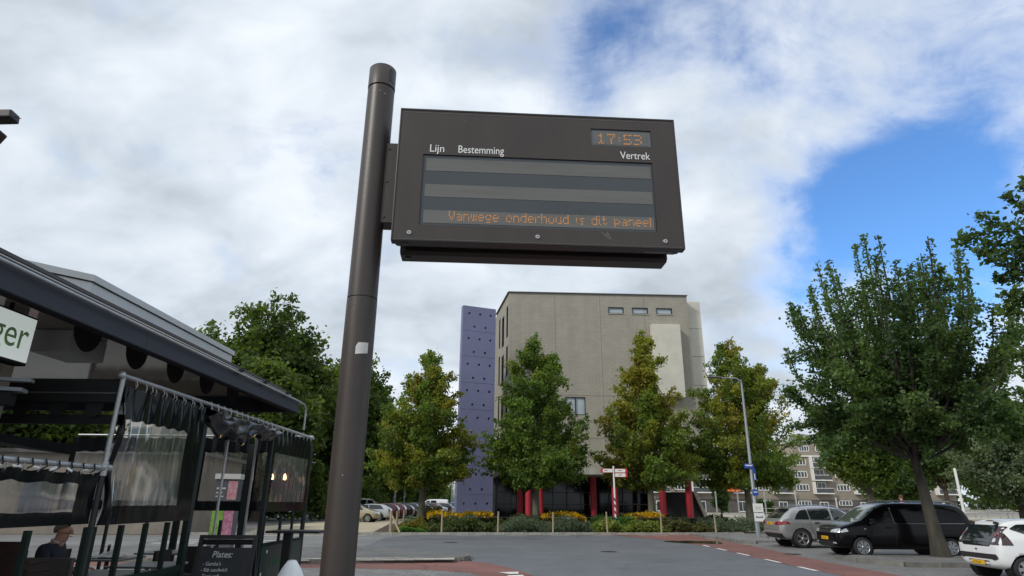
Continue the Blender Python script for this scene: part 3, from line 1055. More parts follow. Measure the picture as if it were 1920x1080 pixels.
bs = MB(); bs.bx(-1.9, 1.9, -1.3, 0, -0.12, 0.08); bs.bx(-1.9, -1.75, -1.3, 0, 0.08, 2.3); bs_me = bs.mesh('balcony', WHT)
br = MB(); br.bx(-1.85, 1.85, -1.27, -1.22, 0.12, 0.95); br_me = br.mesh('railing', mat('dark_railing', (0.07, 0.075, 0.08), 0.5))
bt = MB(); bt.bx(-1.9, 1.9, -1.31, -1.2, 0.95, 1.04); bt_me = bt.mesh('top_rail', WHT)
bdr = MB(); bdr.bx(-0.9, 0.9, -0.06, 0.02, 0.1, 2.2); bdr_me = bdr.mesh('door', WHT)
bdg = MB(); bdg.bx(-0.75, -0.05, -0.08, -0.05, 0.3, 2.05); bdg.bx(0.05, 0.75, -0.08, -0.05, 0.3, 2.05); bdg_me = bdg.mesh('pane', GLD)
nb = int(aw // 8)
for i in range(nb):
    x = -aw / 2 + 2.2 + i * aw / nb
    for zc in (5.0, 7.6, 10.1):
        w_ = inst('window', wf_me, ap, (x, 0, zc)); inst('pane', wp_me, w_)
        b_ = inst('balcony', bs_me, ap, (x + 4.0, 0, zc - 1.15)); inst('railing', br_me, b_); inst('top_rail', bt_me, b_)
        d_ = inst('door', bdr_me, ap, (x + 4.0, 0, zc - 1.15)); inst('pane', bdg_me, d_)
    w_ = inst('window', wf_me, ap, (x, 0.05, 2.0 if i % 2 else 1.9), (0, 0, 0), (1, 1, 0.75)); inst('pane', wp_me, w_)
    d_ = inst('door', bdr_me, ap, (x + 4.0, 0.05, 0)); inst('pane', bdg_me, d_)
for k, dx in enumerate((-1.5, 2.0, 5.0)):
    w_ = inst('window', wf_me, ap, (tx + dx, 0.4, 12.9), (0, 0, 0), (0.8, 1, 0.9)); inst('pane', wp_me, w_)
ORG = mat('orange_canvas', (0.72, 0.12, 0.02), 0.7)
for (px, py) in ((1338, 888), (1368, 914)):
    p = AY(px, py, AYB - 1.4)
    s_ = MB(); s_.extr([(0, 0.75), (0, 0.7), (-1.5, -0.75), (-1.5, -0.7)], -2.1, 2.1, 'x')
    s_.build('sunshade', ORG, ap, (p.x - (ax0 + ax1) / 2, -0.1, p.z))
# garden in front of flats: fence, white poles, hedges
fnm = MB()
for i in range(26):
    fnm.bx(i * 2 - 0.05, i * 2 + 0.05, -0.05, 0.05, 0, 1.1)
fx = AY(1430, 950, 95).x
fo = empty('garden_fence', (fx, 95, 0), 0, 'long grey post and rail fence in front of apartment block', 'fence')
pm = MB().bx(-0.06, 0.06, -0.05, 0.05, 0, 1.15).mesh('post', mat('grey_wood', (0.32, 0.31, 0.28), 0.8))
for i in range(22):
    inst('post', pm, fo, (i * 1.8, 0, 0))
for z in (0.5, 1.05):
    MB().bx(0, 37.8, -0.08, -0.05, z, z + 0.1).build('rail', MATS['grey_wood'], fo)
for k, (px, py0, py1, Y, wd) in enumerate(((1341, 922, 958, 80, 'leftmost'), (1382, 922, 958, 80, 'second'), (1432, 920, 957, 80, 'third'), (1490, 920, 956, 80, 'fourth'), (1567, 934, 962, 70, 'fifth'))):
    p = AY(px, py0, Y)
    o = MB().tube([(0, 0, 0), (0, 0, p.z)], 0.09, 8).lathe([(0.09, p.z), (0.10, p.z), (0.07, p.z + 0.06), (0.0, p.z + 0.07)], n=8).build('garden_pole', WHT, None, (p.x, Y, 0))
    tag(o, '%s white garden pole from the left before the apartment block' % wd, 'pole', 'white garden poles')
p = AY(1790, 880, 42)
q = AY(1803, 950, 42)
o = MB().tube([(0, 0, 0), (0, 0, p.z)], 0.085, 10).lathe([(0.085, p.z), (0.02, p.z + 0.08)], n=10).build('white_pole', WHT, None, (p.x, 42, 0))
tag(o, 'thick white pole standing just behind black van beside willow', 'pole')
rw = empty('white_railing', (AY(1785, 955, 48).x, 48.0, 0), 0, 'white two-rail metal railing along water behind white hatchback', 'railing')
rpm = MB().tube([(0, 0, 0), (0, 0, 1.25)], 0.035, 6).mesh('post', WHT)
for i in range(12):
    inst('post', rpm, rw, (i * 2.0, 0, 0))
for z in (0.75, 1.22):
    MB().tube([(0, 0, z), (22, 0, z)], 0.04, 6).build('rail', WHT, rw)

# ================================================================== trees
GREEN = [(0.098, 0.160, 0.030), (0.135, 0.195, 0.040), (0.070, 0.118, 0.026)]
YEL = [(0.25, 0.24, 0.032), (0.19, 0.225, 0.035), (0.29, 0.23, 0.04)]
def linden(lbl, base, h, rmax, seed, yel, z0=2.7, n=96, per=165, top_y=0.0, belly=0.18, tp=0.8):
    cols = GREEN + YEL
    w = [1, 1, 0.8, yel, yel, yel * 0.5]
    def tone(p2, key):
        f = p2[2] / h
        pr_ = yel * 0.35 + top_y * max(0, f - 0.35) * 1.6
        if RNG.uniform() < pr_:
            return np.array(YEL[RNG.integers(0, 3)]) * RNG.uniform(0.8, 1.2)
        return key
    return tree('linden_tree', lbl, base, h * 0.93, 0.21, cone_branches(h, z0, rmax, n, belly=belly, top_pow=tp, seed=seed), 0.093, cols, w, per, bark=BARK_G, spread=0.36, sub=6, sublen=0.36, tonefn=tone, group='young linden trees in the flower bed')
linden('conical green linden tree just right of the sign pole, left of purple tower', (-5.55, 41, 0.05), 11.3, 3.3, 3, 0.5, top_y=0.25, belly=0.24, tp=0.58)
linden('dark green conical linden tree in front of purple tower and grey facade', (1.62, 41.5, 0.05), 12.7, 3.6, 5, 0.10, top_y=0.0, n=106, belly=0.2, tp=0.58)
linden('yellowing conical linden tree before the middle of the grey facade', (9.25, 43, 0.05), 13.3, 3.6, 8, 0.8, top_y=1.1, belly=0.16, tp=0.72)
linden('conical linden tree behind the lamp post at right end of flower bed', (16.2, 44.5, 0.05), 13.2, 4.1, 13, 0.4, n=104, top_y=0.55, belly=0.3, tp=0.56)

# spreading maple on the right: upright plumes from a fork
def maple_branches(seed=4, n=74):
    rg = np.random.default_rng(seed)
    out_ = []
    for i in range(n):
        a = i * 2.39996
        u = math.sqrt((i + 0.5) / n)
        ex, ey = 4.25 * u * math.cos(a), 3.6 * u * math.sin(a)
        zt = 10.9 - 1.3 * u ** 2.2 + rg.uniform(-1.3, 0.45)
        if u > 0.8:
            zt -= rg.uniform(0.3, 4.2)
        elif i % 3 == 0:
            zt -= rg.uniform(0.8, 2.2)
        st = np.array([0.1 * ex - 0.2, 0.1 * ey, rg.uniform(3.0, 4.6)])
        en = np.array([ex, ey, zt])
        md = np.array([ex * 0.92, ey * 0.92, st[2] * 0.62 + zt * 0.38])
        out_.append((st, md, en))
    for i in range(30):
        a = i * 2.39996 + 0.4
        r = rg.uniform(0.7, 3.0)
        en = np.array([r * math.cos(a), r * 0.85 * math.sin(a), rg.uniform(3.6, 6.0)])
        out_.append((np.array([0, 0, 3.9]), np.array([en[0] * 0.6, en[1] * 0.6, en[2] + 0.2]), en))
    for i in range(34):
        a = i * 2.39996 + 1
        r = rg.uniform(2.0, 4.5)
        en = np.array([r * math.cos(a), r * 0.85 * math.sin(a), rg.uniform(2.7, 4.8)])
        out_.append((np.array([0, 0, 3.6]), np.array([en[0] * 0.5, en[1] * 0.5, 4.8]), en))
    return out_
DK = [(0.052, 0.095, 0.036), (0.076, 0.130, 0.046), (0.115, 0.170, 0.054)]
mp_ = tree('maple_tree', 'big dark green tree with upright plumes rising beside black van', (14.25, 22.15, 0.08), 4.2, 0.215, maple_branches(), 0.070, DK, [1.1, 1, 0.6], 340, bark=mat('bark_dark', (0.05, 0.045, 0.034), 0.9, ns=5, na=0.45, bump=0.8, bs=26, stretch=(1, 1, 0.3)), spread=0.30, sub=3, sublen=0.22, trunk_to=(-0.25, 0.3, 5.2), dens_in=0.3)
# near tree at right edge, only its outer branches enter the view
nb_ = []
tb_ = Vector((16.6, 14.6, 0))
for (px, py, Y) in ((1832, 400, 14), (1828, 468, 14), (1880, 470, 14), (1885, 365, 14.2), (1905, 420, 13.6), (1900, 545, 14), (1875, 548, 14.2), (1890, 660, 14), (1898, 735, 14.3), (1935, 300, 14.4), (1990, 380, 13.8), (2020, 500, 14.5), (2060, 620, 15), (1960, 600, 15.2), (1990, 720, 14.6), (2050, 260, 15), (2120, 330, 14.4), (2150, 520, 15), (2200, 420, 14.2)):
    e_ = AY(px, py, Y) - tb_
    st_ = np.array([0, 0, max(3.4, e_.z * 0.62)])
    en_ = np.array(e_[:])
    nb_.append((st_, st_ * 0.5 + en_ * 0.5 + np.array([0, 0, 0.35]), en_))
tree('street_tree', 'dark leafy tree at right edge, only its outer branches show against sky', tb_[:], 9.0, 0.22, nb_, 0.075, DK, [1.3, 0.9, 0.4], 420, spread=0.33, sub=4, sublen=0.22, dens_in=0.35)

# tall old trees on the left
OLD = [(0.082, 0.125, 0.030), (0.125, 0.17, 0.040), (0.050, 0.080, 0.021)]
def oldtree(nm, lbl, base, h, z0, rx, seed, n=70, per=190, leaf=0.24, cols=OLD, w=(1, 0.8, 0.8), spread=1.1, zc=None, grp='tall trees behind the cafe', tr=0.4, cat='tree', sub=4, bark=BARK):
    return tree(nm, lbl, base, h * 0.75, tr, round_branches(h, z0, rx, n, seed, zc=zc), leaf, cols, list(w), per, spread=spread, sub=sub, sublen=0.34, group=grp, cat=cat, bark=bark, dens_in=0.3, vsq=0.85)
oldtree('oak_tree', 'tallest broad dark green tree rising behind cafe roof end', (-25.3, 64, 0), 22.3, 4.0, 7.6, 21, n=110, per=190, zc=11.5)
oldtree('oak_tree', 'smaller dark tree peeping over cafe roof left of the tallest tree', (-36.0, 72, 0), 19.8, 4.5, 4.6, 22, n=50, zc=12)
oldtree('oak_tree', 'dark tree seen directly right of the brown sign pole', (-19.0, 76, 0), 19.5, 3.0, 6.0, 23, n=70, zc=10)
oldtree('oak_tree', 'shadowy low tree left of sign pole beyond the far terrace end', (-21.5, 56, 0), 14, 1.0, 4.6, 24, n=66, zc=6.5)
oldtree('oak_tree', 'dark low tree standing over the parked car row', (-16.5, 92, 0), 13.5, 2.0, 4.8, 25, n=56, zc=7)
oldtree('oak_tree', 'far dark tree closing the end of the car row left of tower', (-17.5, 130, 0), 15.5, 2.0, 5.0, 26, n=50, zc=8, leaf=0.32)
oldtree('oak_tree', 'sunlit green tree seen under the cafe roof beside white house', (-27.5, 36, 0), 10.5, 2.2, 4.6, 27, n=56, zc=6, leaf=0.2, cols=[(0.07, 0.11, 0.025), (0.10, 0.14, 0.03), (0.045, 0.075, 0.02)])
oldtree('oak_tree', 'dark tree filling the gap behind the terrace curtains', (-33, 50, 0), 14, 1.5, 6.0, 28, n=56, zc=7)
oldtree('hedge_bush', 'dark clipped bush at foot of purple tower by the car row', (-6.0, 50.2, 0), 1.5, 0.15, 1.1, 31, n=26, per=70, leaf=0.07, cols=[(0.07, 0.06, 0.03), (0.05, 0.055, 0.025)], w=(1, 1), spread=0.2, zc=0.7, grp=None, tr=0.06, cat='bush')
# right background
oldtree('street_tree', 'yellow-green tree standing in front of the apartment block behind maple', (32.0, 58, 0), 10.5, 3.6, 3.7, 41, n=56, leaf=0.17, cols=[(0.075, 0.125, 0.024), (0.11, 0.15, 0.026), (0.045, 0.075, 0.02)], w=(1, 0.8, 0.8), spread=0.7, zc=7, grp='trees before the flats', tr=0.3)
oldtree('street_tree', 'dark tree with low branches right of the yellow-green tree', (41.5, 62, 0), 10.5, 4.2, 4.2, 42, n=46, leaf=0.17, cols=DK, w=(1, 1, 1), spread=0.8, zc=7, grp='trees before the flats', tr=0.25)
oldtree('willow_tree', 'pale grey-green willow with round crown behind white hatchback', (33.6, 43, 0), 7.6, 1.9, 3.7, 43, n=84, per=190, leaf=0.11, cols=[(0.15, 0.195, 0.125), (0.21, 0.25, 0.165), (0.095, 0.13, 0.08)], w=(1, 0.9, 0.7), spread=0.5, zc=4.7, grp=None, tr=0.28)
oldtree('oak_tree', 'yellow-green tall tree rising behind the pale willow', (50, 60, 0), 11.5, 3.0, 5.5, 44, n=56, leaf=0.2, cols=[(0.06, 0.09, 0.02), (0.10, 0.11, 0.022), (0.035, 0.06, 0.015)], w=(1, 0.8, 0.8), spread=0.8, zc=7, grp='trees behind the willow')
oldtree('oak_tree', 'dark tree mass behind the white railing at the right edge', (62, 78, 0), 12.0, 1.5, 8.0, 45, n=70, leaf=0.27, cols=DK, w=(1, 1, 1), zc=6, grp='trees behind the willow')
oldtree('oak_tree', 'dark tree between apartment block end and the pale willow', (50, 84, 0), 11.0, 1.2, 5.5, 46, n=56, leaf=0.27, cols=DK, w=(1, 1, 1), zc=6, grp='trees behind the willow')
cy_ = AY(1352, 950, 88)
oldtree('cypress_tree', 'slim dark conical evergreen before apartment ground floor', (cy_.x, 88, 0), 6.3, 0.3, 1.3, 47, n=40, per=60, leaf=0.13, cols=DK, w=(1, 1, 1), spread=0.35, zc=2.5, grp=None, tr=0.1)
for k, (px, Y, lb) in enumerate(((1425, 100, 'left of two round green hedges before the apartment plinth'), (1440, 100, 'right of two round green hedges before the apartment plinth'))):
    c_ = AY(px, 950, Y)
    oldtree('hedge_bush', lb, (c_.x, Y, 0), 2.3, 0.1, 1.0, 50 + k, n=24, per=60, leaf=0.12, cols=[(0.06, 0.11, 0.02), (0.045, 0.085, 0.02)], w=(1, 1), spread=0.3, zc=1.2, grp='hedges by the flats', tr=0.08, cat='bush')
plants('boundary_hedge', 'dark overgrown hedge below the trees left of sign pole', 'hedge', Vector((-42, 58)), (1, 0), (0, 1), 0, 25.5, 0, 3, 2.2, 5.0, 26000, 0.2, OLD, [1, .6, 1], z=0, lump=3.0)
plants('boundary_hedge', 'dark hedge strip behind the far cars right of sign pole', 'hedge', Vector((-24, 84)), (0.06, 1), (1, 0), 0, 120, 0, 3, 2.5, 6.0, 30000, 0.3, OLD, [1, .6, 1], z=0, lump=4.0)
# a low wood closing the view far behind
far = []
for i in range(150):
    a = random.uniform(-1.05, 1.0)
    Y = random.uniform(190, 260)
    far.append((math.tan(a) * Y, Y, random.uniform(3, 7.5)))
Pf = []
for (x, y, h) in far:
    n = 260
    q = RNG.normal(size=(n, 3)) * np.array([3.2, 3.0, h * 0.28]) + np.array([x, y, h * 0.55])
    q[:, 2] = np.abs(q[:, 2])
    Pf.append(q)
Pf = np.concatenate(Pf)
fo_ = bpy.data.objects.new('distant_wood', leaf_mesh('distant_wood', Pf, 0.8, np.array([(0.045, 0.065, 0.025)]) * RNG.uniform(0.6, 1.4, len(Pf))[:, None]))
COL.objects.link(fo_)
tag(fo_, 'low distant green wood along the horizon', 'wood', kind='stuff')

# ================================================================== planting bed
UX, UY = (KD.x, KD.y), (KN.x, KN.y)
def sx(px):
    return (Vector((G(px, 1001).x, G(px, 1001).y)) - KA).dot(KD)
def bedstrip(nm, lbl, p0, p1, d0, d1, h0, h1, n, leaf, cols, blade=False, w=None, updir=0.3):
    return plants(nm, lbl, 'plants', KA, UX, UY, sx(p0) if p0 < 3000 else p0, sx(p1), d0, d1, h0, h1, n, leaf, cols, w or [1] * len(cols), blade, updir)
GG = [(0.12, 0.155, 0.115), (0.08, 0.11, 0.082), (0.16, 0.195, 0.14)]
MG = [(0.085, 0.115, 0.04), (0.065, 0.092, 0.038), (0.12, 0.145, 0.055)]
YG = [(0.19, 0.235, 0.04), (0.12, 0.18, 0.035), (0.25, 0.27, 0.07)]
OL = [(0.12, 0.115, 0.04), (0.10, 0.09, 0.035), (0.08, 0.105, 0.04)]
BG = [(0.085, 0.20, 0.035), (0.12, 0.25, 0.05), (0.055, 0.13, 0.028)]
YB = [(0.24, 0.175, 0.028), (0.17, 0.155, 0.028), (0.12, 0.14, 0.035)]
bedstrip('low_shrubs', 'yellowish low shrubs at left corner of the planting bed', 742, 802, 1.0, 3.6, 0.15, 0.8, 4200, 0.075, YB)
bedstrip('ground_cover', 'bright green ground cover at left front corner of bed', 738, 800, 0.45, 1.5, 0.12, 0.3, 1500, 0.07, BG)
bedstrip('low_shrubs', 'mid green shrubs with pale flecks left of bed centre', 800, 932, 0.5, 3.8, 0.18, 0.82, 9500, 0.075, MG)
bedstrip('lavender_shrubs', 'grey-green feathery shrubs in front of the red columns', 932, 1112, 0.5, 3.6, 0.22, 0.75, 11500, 0.075, GG, True)
bedstrip('low_shrubs', 'yellow-green leafy plants at bed front below the direction signpost', 1108, 1248, 0.5, 2.4, 0.14, 0.62, 7000, 0.085, YG)
bedstrip('tall_grass', 'bright green strappy plants around the foot of signpost', 1132, 1216, 2.4, 5.0, 0.55, 0.85, 4500, 0.12, BG, True, updir=-0.2)
bedstrip('low_shrubs', 'olive brown low shrubs right of bed centre', 1246, 1335, 0.5, 3.4, 0.16, 0.72, 6000, 0.075, OL)
bedstrip('lavender_shrubs', 'grey-green feathery shrubs at right end beside lamp post', 1333, 1450, 0.5, 3.6, 0.2, 0.75, 7500, 0.075, GG, True)
bedstrip('low_shrubs', 'dark green shrubs behind the right end of the bed', 1285, 1440, 3.6, 6.5, 0.4, 0.8, 6000, 0.09, [(0.035, 0.06, 0.025), (0.05, 0.07, 0.03)])
bedstrip('low_shrubs', 'dark grey-green shrubs behind the left bed near linden trunk', 752, 812, 3.4, 8.0, 0.3, 0.7, 4000, 0.09, GG)
bedstrip('low_shrubs', 'brownish green seed-head shrubs behind centre of the bed', 925, 1045, 3.6, 6.2, 0.4, 0.85, 5000, 0.085, OL + MG)
SOB = [(0.06, 0.075, 0.03), (0.045, 0.06, 0.025)]
bedstrip('flower_foliage', 'green foliage under the left band of yellow flowers', 800, 940, 3.8, 7.2, 0.5, 0.85, 6500, 0.085, SOB)
bedstrip('flower_foliage', 'green foliage under the middle band of yellow flowers', 1035, 1128, 3.7, 6.4, 0.5, 0.85, 4500, 0.085, SOB)
bedstrip('flower_foliage', 'green foliage under the right band of yellow flowers', 1206, 1284, 3.4, 6.2, 0.5, 0.85, 4500, 0.085, SOB)
FL = [(0.66, 0.43, 0.015), (0.74, 0.52, 0.03), (0.56, 0.30, 0.012)]
def flowers(lbl, p0, p1, d0, d1, n, z=0.72):
    s0, s1 = sx(p0), sx(p1)
    s = RNG.uniform(s0, s1, n); d = RNG.uniform(d0, d1, n)
    zz = z + 0.06 * np.sin(s * 2.3) + RNG.normal(size=n) * 0.08 + 0.06 * np.sin(s * 6 + d)
    P = np.stack([KA.x + UX[0] * s + UY[0] * d, KA.y + UX[1] * s + UY[1] * d, 0.1 + zz], 1)
    C = np.array(FL)[RNG.integers(0, 3, n)] * RNG.uniform(0.7, 1.2, n)[:, None]
    o = bpy.data.objects.new('yellow_flowers', leaf_mesh('yellow_flowers', P, 0.062, C, aspect=0.9, updir=0.6))
    COL.objects.link(o)
    tag(o, lbl, 'flowers', kind='stuff')
flowers('band of orange yellow flowers in front of purple tower', 805, 938, 3.9, 7.0, 3600, 0.78)
flowers('band of orange yellow flowers left of the direction signpost', 1040, 1124, 3.8, 6.2, 2400, 0.78)
flowers('band of orange yellow flowers right of the third linden trunk', 1210, 1280, 3.5, 6.0, 2400, 0.78)
# posts
WOOD = mat('weathered_wood', (0.34, 0.27, 0.17), 0.8, ns=6, na=0.3, stretch=(1, 1, 0.2))
pst = MB().tube([(0, 0, 0), (0, 0, 1.12)], [0.05, 0.045], 8).mesh('wooden_post', WOOD)
names = ['corner', 'first', 'second', 'third', 'fourth', 'fifth', 'sixth', 'seventh']
for i, px in enumerate((732, 826, 929, 1030, 1130, 1229, 1329, 1431)):
    p = K(sx(px), 0.28)
    o = inst('wooden_post', pst, None, (p[0], p[1], 0.06), (random.uniform(-.03, .03), random.uniform(-.03, .03), 0), (1.5 if i == 0 else 1, 1.5 if i == 0 else 1, 1.0 + random.uniform(-.05, .05)))
    tag(o, 'thick wooden corner post at left end of planting bed kerb' if i == 0 else '%s thin wooden stake from the left along the bed kerb' % names[i], 'post', 'wooden posts along the planting bed')
for i, (px, py) in enumerate(((743, 994), (756, 987))):
    p = G(px, py)
    o = inst('wooden_post', pst, None, (p.x, p.y, 0.0), (0, 0, 0), (1.3, 1.3, 1.0))
    tag(o, ('nearer' if i == 0 else 'farther') + ' short wooden post behind the bed corner by sandy verge', 'post', 'wooden posts along the planting bed')
pa, pb_ = G(736, 981, 0.9), G(750, 1000)
o = MB().tube([(0, 0, 0.95), (0.55, -0.25, 0.05)], 0.05, 8).build('brace_stake', WOOD, None, (K(sx(732), 0.3)[0], K(sx(732), 0.3)[1], 0.06))
tag(o, 'slanted wooden brace leaning on the thick corner post of the bed', 'post')
wr = MB()
for z in (0.9,):
    wr.tube([(*K(sx(732), 0.28), z), (*K(sx(1431), 0.28), z)], 0.005, 4)
tag(wr.build('fence_wire', mat('wire', (0.3, 0.3, 0.3), 0.4, 0.8)), 'thin wire strung between the wooden stakes along bed kerb', 'wire')

# ================================================================== departure display on its pole
BRN = mat('brown_powder_coat', (0.046, 0.0365, 0.031), 0.42, ns=3.5, na=0.2, bump=0.06, bs=160, spec=0.45, stretch=(1, 1, 0.35))
BRN2 = mat('brown_powder_coat_worn', (0.054, 0.046, 0.041), 0.45, ns=5, na=0.25, bump=0.08, bs=140, spec=0.45)
DRK = mat('brown_dark_edge', (0.027, 0.022, 0.019), 0.4)
PX, PY, PR = -0.945, 3.72, 0.094
sg = empty('departure_display', (PX, PY, 0), 0, 'brown bus departure display box on a tall round pole', 'information sign')
b = MB(); b.lathe([(PR + 0.004, 0), (PR, 0.02), (PR, 2.895)], n=48); b.build('pole', BRN, sg)
b = MB(); b.lathe([(PR - 0.006, 2.89), (PR - 0.006, 2.905)], n=48); b.lathe([(PR - 0.001, 2.903), (PR - 0.001, 4.46)], n=48); b.build('upper_pole', BRN, sg)
b = MB(); b.lathe([(PR - 0.008, 4.45), (PR - 0.008, 4.475)], n=48); b.lathe([(PR + 0.001, 4.472), (PR + 0.001, 4.632), (PR - 0.006, 4.640), (0.0, 4.640)], n=48)
cap_ = b.build('cap', BRN2, sg)
# small dark window in cap, curved with it
b = MB()
vs = []
for k in range(7):
    a = R(-12 - 34 + 34 * k / 6 + 0)
    for z in (4.505, 4.605):
        vs.append(((PR + 0.003) * math.cos(a), (PR + 0.003) * math.sin(a), z))
b.add(vs, [(2 * k, 2 * k + 2, 2 * k + 3, 2 * k + 1) for k in range(6)], True)
b.build('sensor_window', mat('sensor_black', (0.008, 0.008, 0.012), 0.2), cap_)
# torn white sticker and a speck
b = MB(); vs = []
for k in range(7):
    a = R(-84 + 46 * k / 6)
    zt = 2.605 - (0.03 if k == 0 else 0.004 * (6 - k) * 0.2)
    for z in (2.528 + 0.002 * k, zt):
        vs.append(((PR + 0.0022) * math.cos(a), (PR + 0.0022) * math.sin(a), z))
b.add(vs, [(2 * k, 2 * k + 2, 2 * k + 3, 2 * k + 1) for k in range(6)], True)
b.build('sticker', mat('white_sticker', (0.62, 0.62, 0.6), 0.6, ns=30, na=0.12), sg)
b = MB()
for (an, z) in ((-88, 1.835), (-70, 1.15), (-80, 4.40), (-60, 4.385)):
    b.box(((PR + 0.001) * math.cos(R(an)), (PR + 0.001) * math.sin(R(an)), z), (0.004, 0.004, 0.006), R(an))
b.build('bird_speck', mat('speck', (0.5, 0.5, 0.48), 0.8), sg)

# casing frame: local x along the face, y into depth, z up
FO = Vector((-0.75, 3.56, 3.25)); FU = Vector((1.85, 0.11, 0)).normalized()
FANG = math.atan2(FU.y, FU.x)
WD, HT = 1.853, 0.948
cs = bpy.data.objects.new('casing', None)
def onface(x, y, z):
    n = Vector((-FU.y, FU.x, 0))
    p = FO + FU * x + n * y + Vector((0, 0, z)) - Vector((PX, PY, 0))
    return p
def fbox(mb, x0, x1, y0, y1, z0, z1):
    c = onface((x0 + x1) / 2, (y0 + y1) / 2, (z0 + z1) / 2)
    return mb.box(c, (x1 - x0, y1 - y0, z1 - z0), FANG)
# front casing: a hollow tray with front panel holding two window openings
SX0, SX1, SZ0, SZ1 = 0.157, 1.69, 0.105, 0.615
CX0, CX1, CZ0, CZ1 = 1.28, 1.695, 0.737, 0.865
m = MB()
T = 0.018
n_ = Vector((-FU.y, FU.x, 0))
def profbox(x0, x1, pts):      # extrude profile (y,z) along face x
    k = len(pts)
    vs = [onface(x0, y, z) for y, z in pts] + [onface(x1, y, z) for y, z in pts]
    m.add(vs, [tuple(range(k)), tuple(reversed(range(k, 2 * k)))] + [(i, i + k, (i + 1) % k + k, (i + 1) % k) for i in range(k)])
# body behind the front panel with chamfered underside
profbox(0.006, WD - 0.006, [(0.014, 0.006), (0.014, HT - 0.006), (0.19, HT - 0.012), (0.19, 0.03), (0.10, 0.0), (0.03, 0.0)])
body = m.build('casing', DRK, sg)
bevel(body, 0.004, 2)
# front panel plates around the openings
fp = MB()
for (x0, x1, z0, z1) in ((0, WD, 0, SZ0), (0, SX0, SZ0, SZ1), (SX1, WD, SZ0, SZ1), (0, WD, SZ1, CZ0), (0, CX0, CZ0, CZ1), (CX1, WD, CZ0, CZ1), (0, WD, CZ1, HT)):
    fbox(fp, x0, x1, 0.0, 0.0138, z0, z1)
fp.build('front_panel', BRN, sg)
ed = MB()
for (x0, x1, z0, z1) in ((-0.012, WD + 0.012, HT, HT + 0.014), (-0.012, 0.0, 0, HT), (WD, WD + 0.012, 0, HT), (-0.012, WD + 0.012, -0.010, 0.0)):
    fbox(ed, x0, x1, -0.004, 0.06, z0, z1)
bevel(ed.build('rim', DRK, sg), 0.003, 2)
# inner thin pale edge line
il_ = MB()
fbox(il_, 0.0, WD, -0.0045, -0.001, 0.0, 0.0025)
fbox(il_, 0.012, WD - 0.012, -0.0015, 0.001, HT - 0.018, HT - 0.015)
il_.build('edge_line', mat('edge_pale', (0.12, 0.115, 0.11), 0.4), sg)
# screens recessed
SCD = mat('screen_dark', (0.050, 0.057, 0.064), 0.3, ns=1.4, na=0.1)
SCL = mat('screen_band', (0.118, 0.118, 0.108), 0.45, ns=5, na=0.12, stretch=(0.4, 1, 6))
scr = MB(); fbox(scr, SX0 - 0.004, SX1 + 0.004, 0.0100, 0.0139, SZ0 - 0.004, SZ1 + 0.004)
screen = fbox(MB(), SX0 + .001, SX1 - .001, 0.0095, 0.0136, SZ0 + .001, SZ1 - .001).build('screen', SCD, sg)
for (z0, z1) in ((0.497, 0.588), (0.308, 0.398), (0.122, 0.212)):
    fbox(MB(), 0.181, 1.676, 0.0075, 0.0094, z0, z1).build('display_band', SCL, screen)
clk = fbox(MB(), CX0 + .001, CX1 - .001, 0.0095, 0.0136, CZ0 + .001, CZ1 - .001).build('clock_screen', mat('screen_haze', (0.115, 0.13, 0.14), 0.3), sg)
fbox(MB(), CX0 + 0.02, CX1 - 0.022, 0.0078, 0.0094, CZ0 + 0.012, CZ1 - 0.018).build('display_band', SCL, clk)
# LED dot-matrix lettering
LED = mat('led_amber', (0.30, 0.12, 0.03), 0.5, emit=(1.0, 0.46, 0.16), es=0.22)
LEDF = mat('led_amber_faint', (0.22, 0.11, 0.04), 0.5, emit=(1.0, 0.46, 0.18), es=0.07)
FONT = {
 'V': ['#...#', '#...#', '#...#', '#...#', '.#.#.', '.#.#.', '..#..'], 'a': ['.....', '.....', '.###.', '....#', '.####', '#...#', '.####'],
 'n': ['.....', '.....', '####.', '#...#', '#...#', '#...#', '#...#'], 'w': ['.....', '.....', '#.#.#', '#.#.#', '#.#.#', '#.#.#', '.####'],
 'e': ['.....', '.....', '.###.', '#...#', '#####', '#....', '.###.'], 'g': ['.....', '.....', '.####', '#...#', '#...#', '.####', '....#', '.###.'],
 'o': ['.....', '.....', '.###.', '#...#', '#...#', '#...#', '.###.'], 'd': ['....#', '....#', '.####', '#...#', '#...#', '#...#', '.####'],
 'r': ['....', '....', '#.##', '##..', '#...', '#...', '#...'], 'h': ['#....', '#....', '####.', '#...#', '#...#', '#...#', '#...#'],
 'u': ['.....', '.....', '#...#', '#...#', '#...#', '#...#', '.####'], 'i': ['#.', '..', '#.', '#.', '#.', '#.', '.#'],
 's': ['....', '....', '.###', '#...', '.##.', '...#', '###.'], 't': ['.#..', '.#..', '###.', '.#..', '.#..', '.#.#', '..#.'],
 'p': ['.....', '.....', '####.', '#...#', '#...#', '####.', '#....', '#....'], 'l': ['#.', '#.', '#.', '#.', '#.', '#.', '##'], ' ': ['....'] * 7,
 '1': ['..#..', '.##..', '..#..', '..#..', '..#..', '..#..', '.###.'], '7': ['#####', '....#', '...#.', '..#..', '..#..', '..#..', '..#..'],
 ':': ['...', '...', '.#.', '...', '.#.', '...', '...'], '5': ['#####', '#....', '#....', '####.', '....#', '....#', '####.'], '3': ['####.', '....#', '....#', '.###.', '....#', '....#', '####.']}
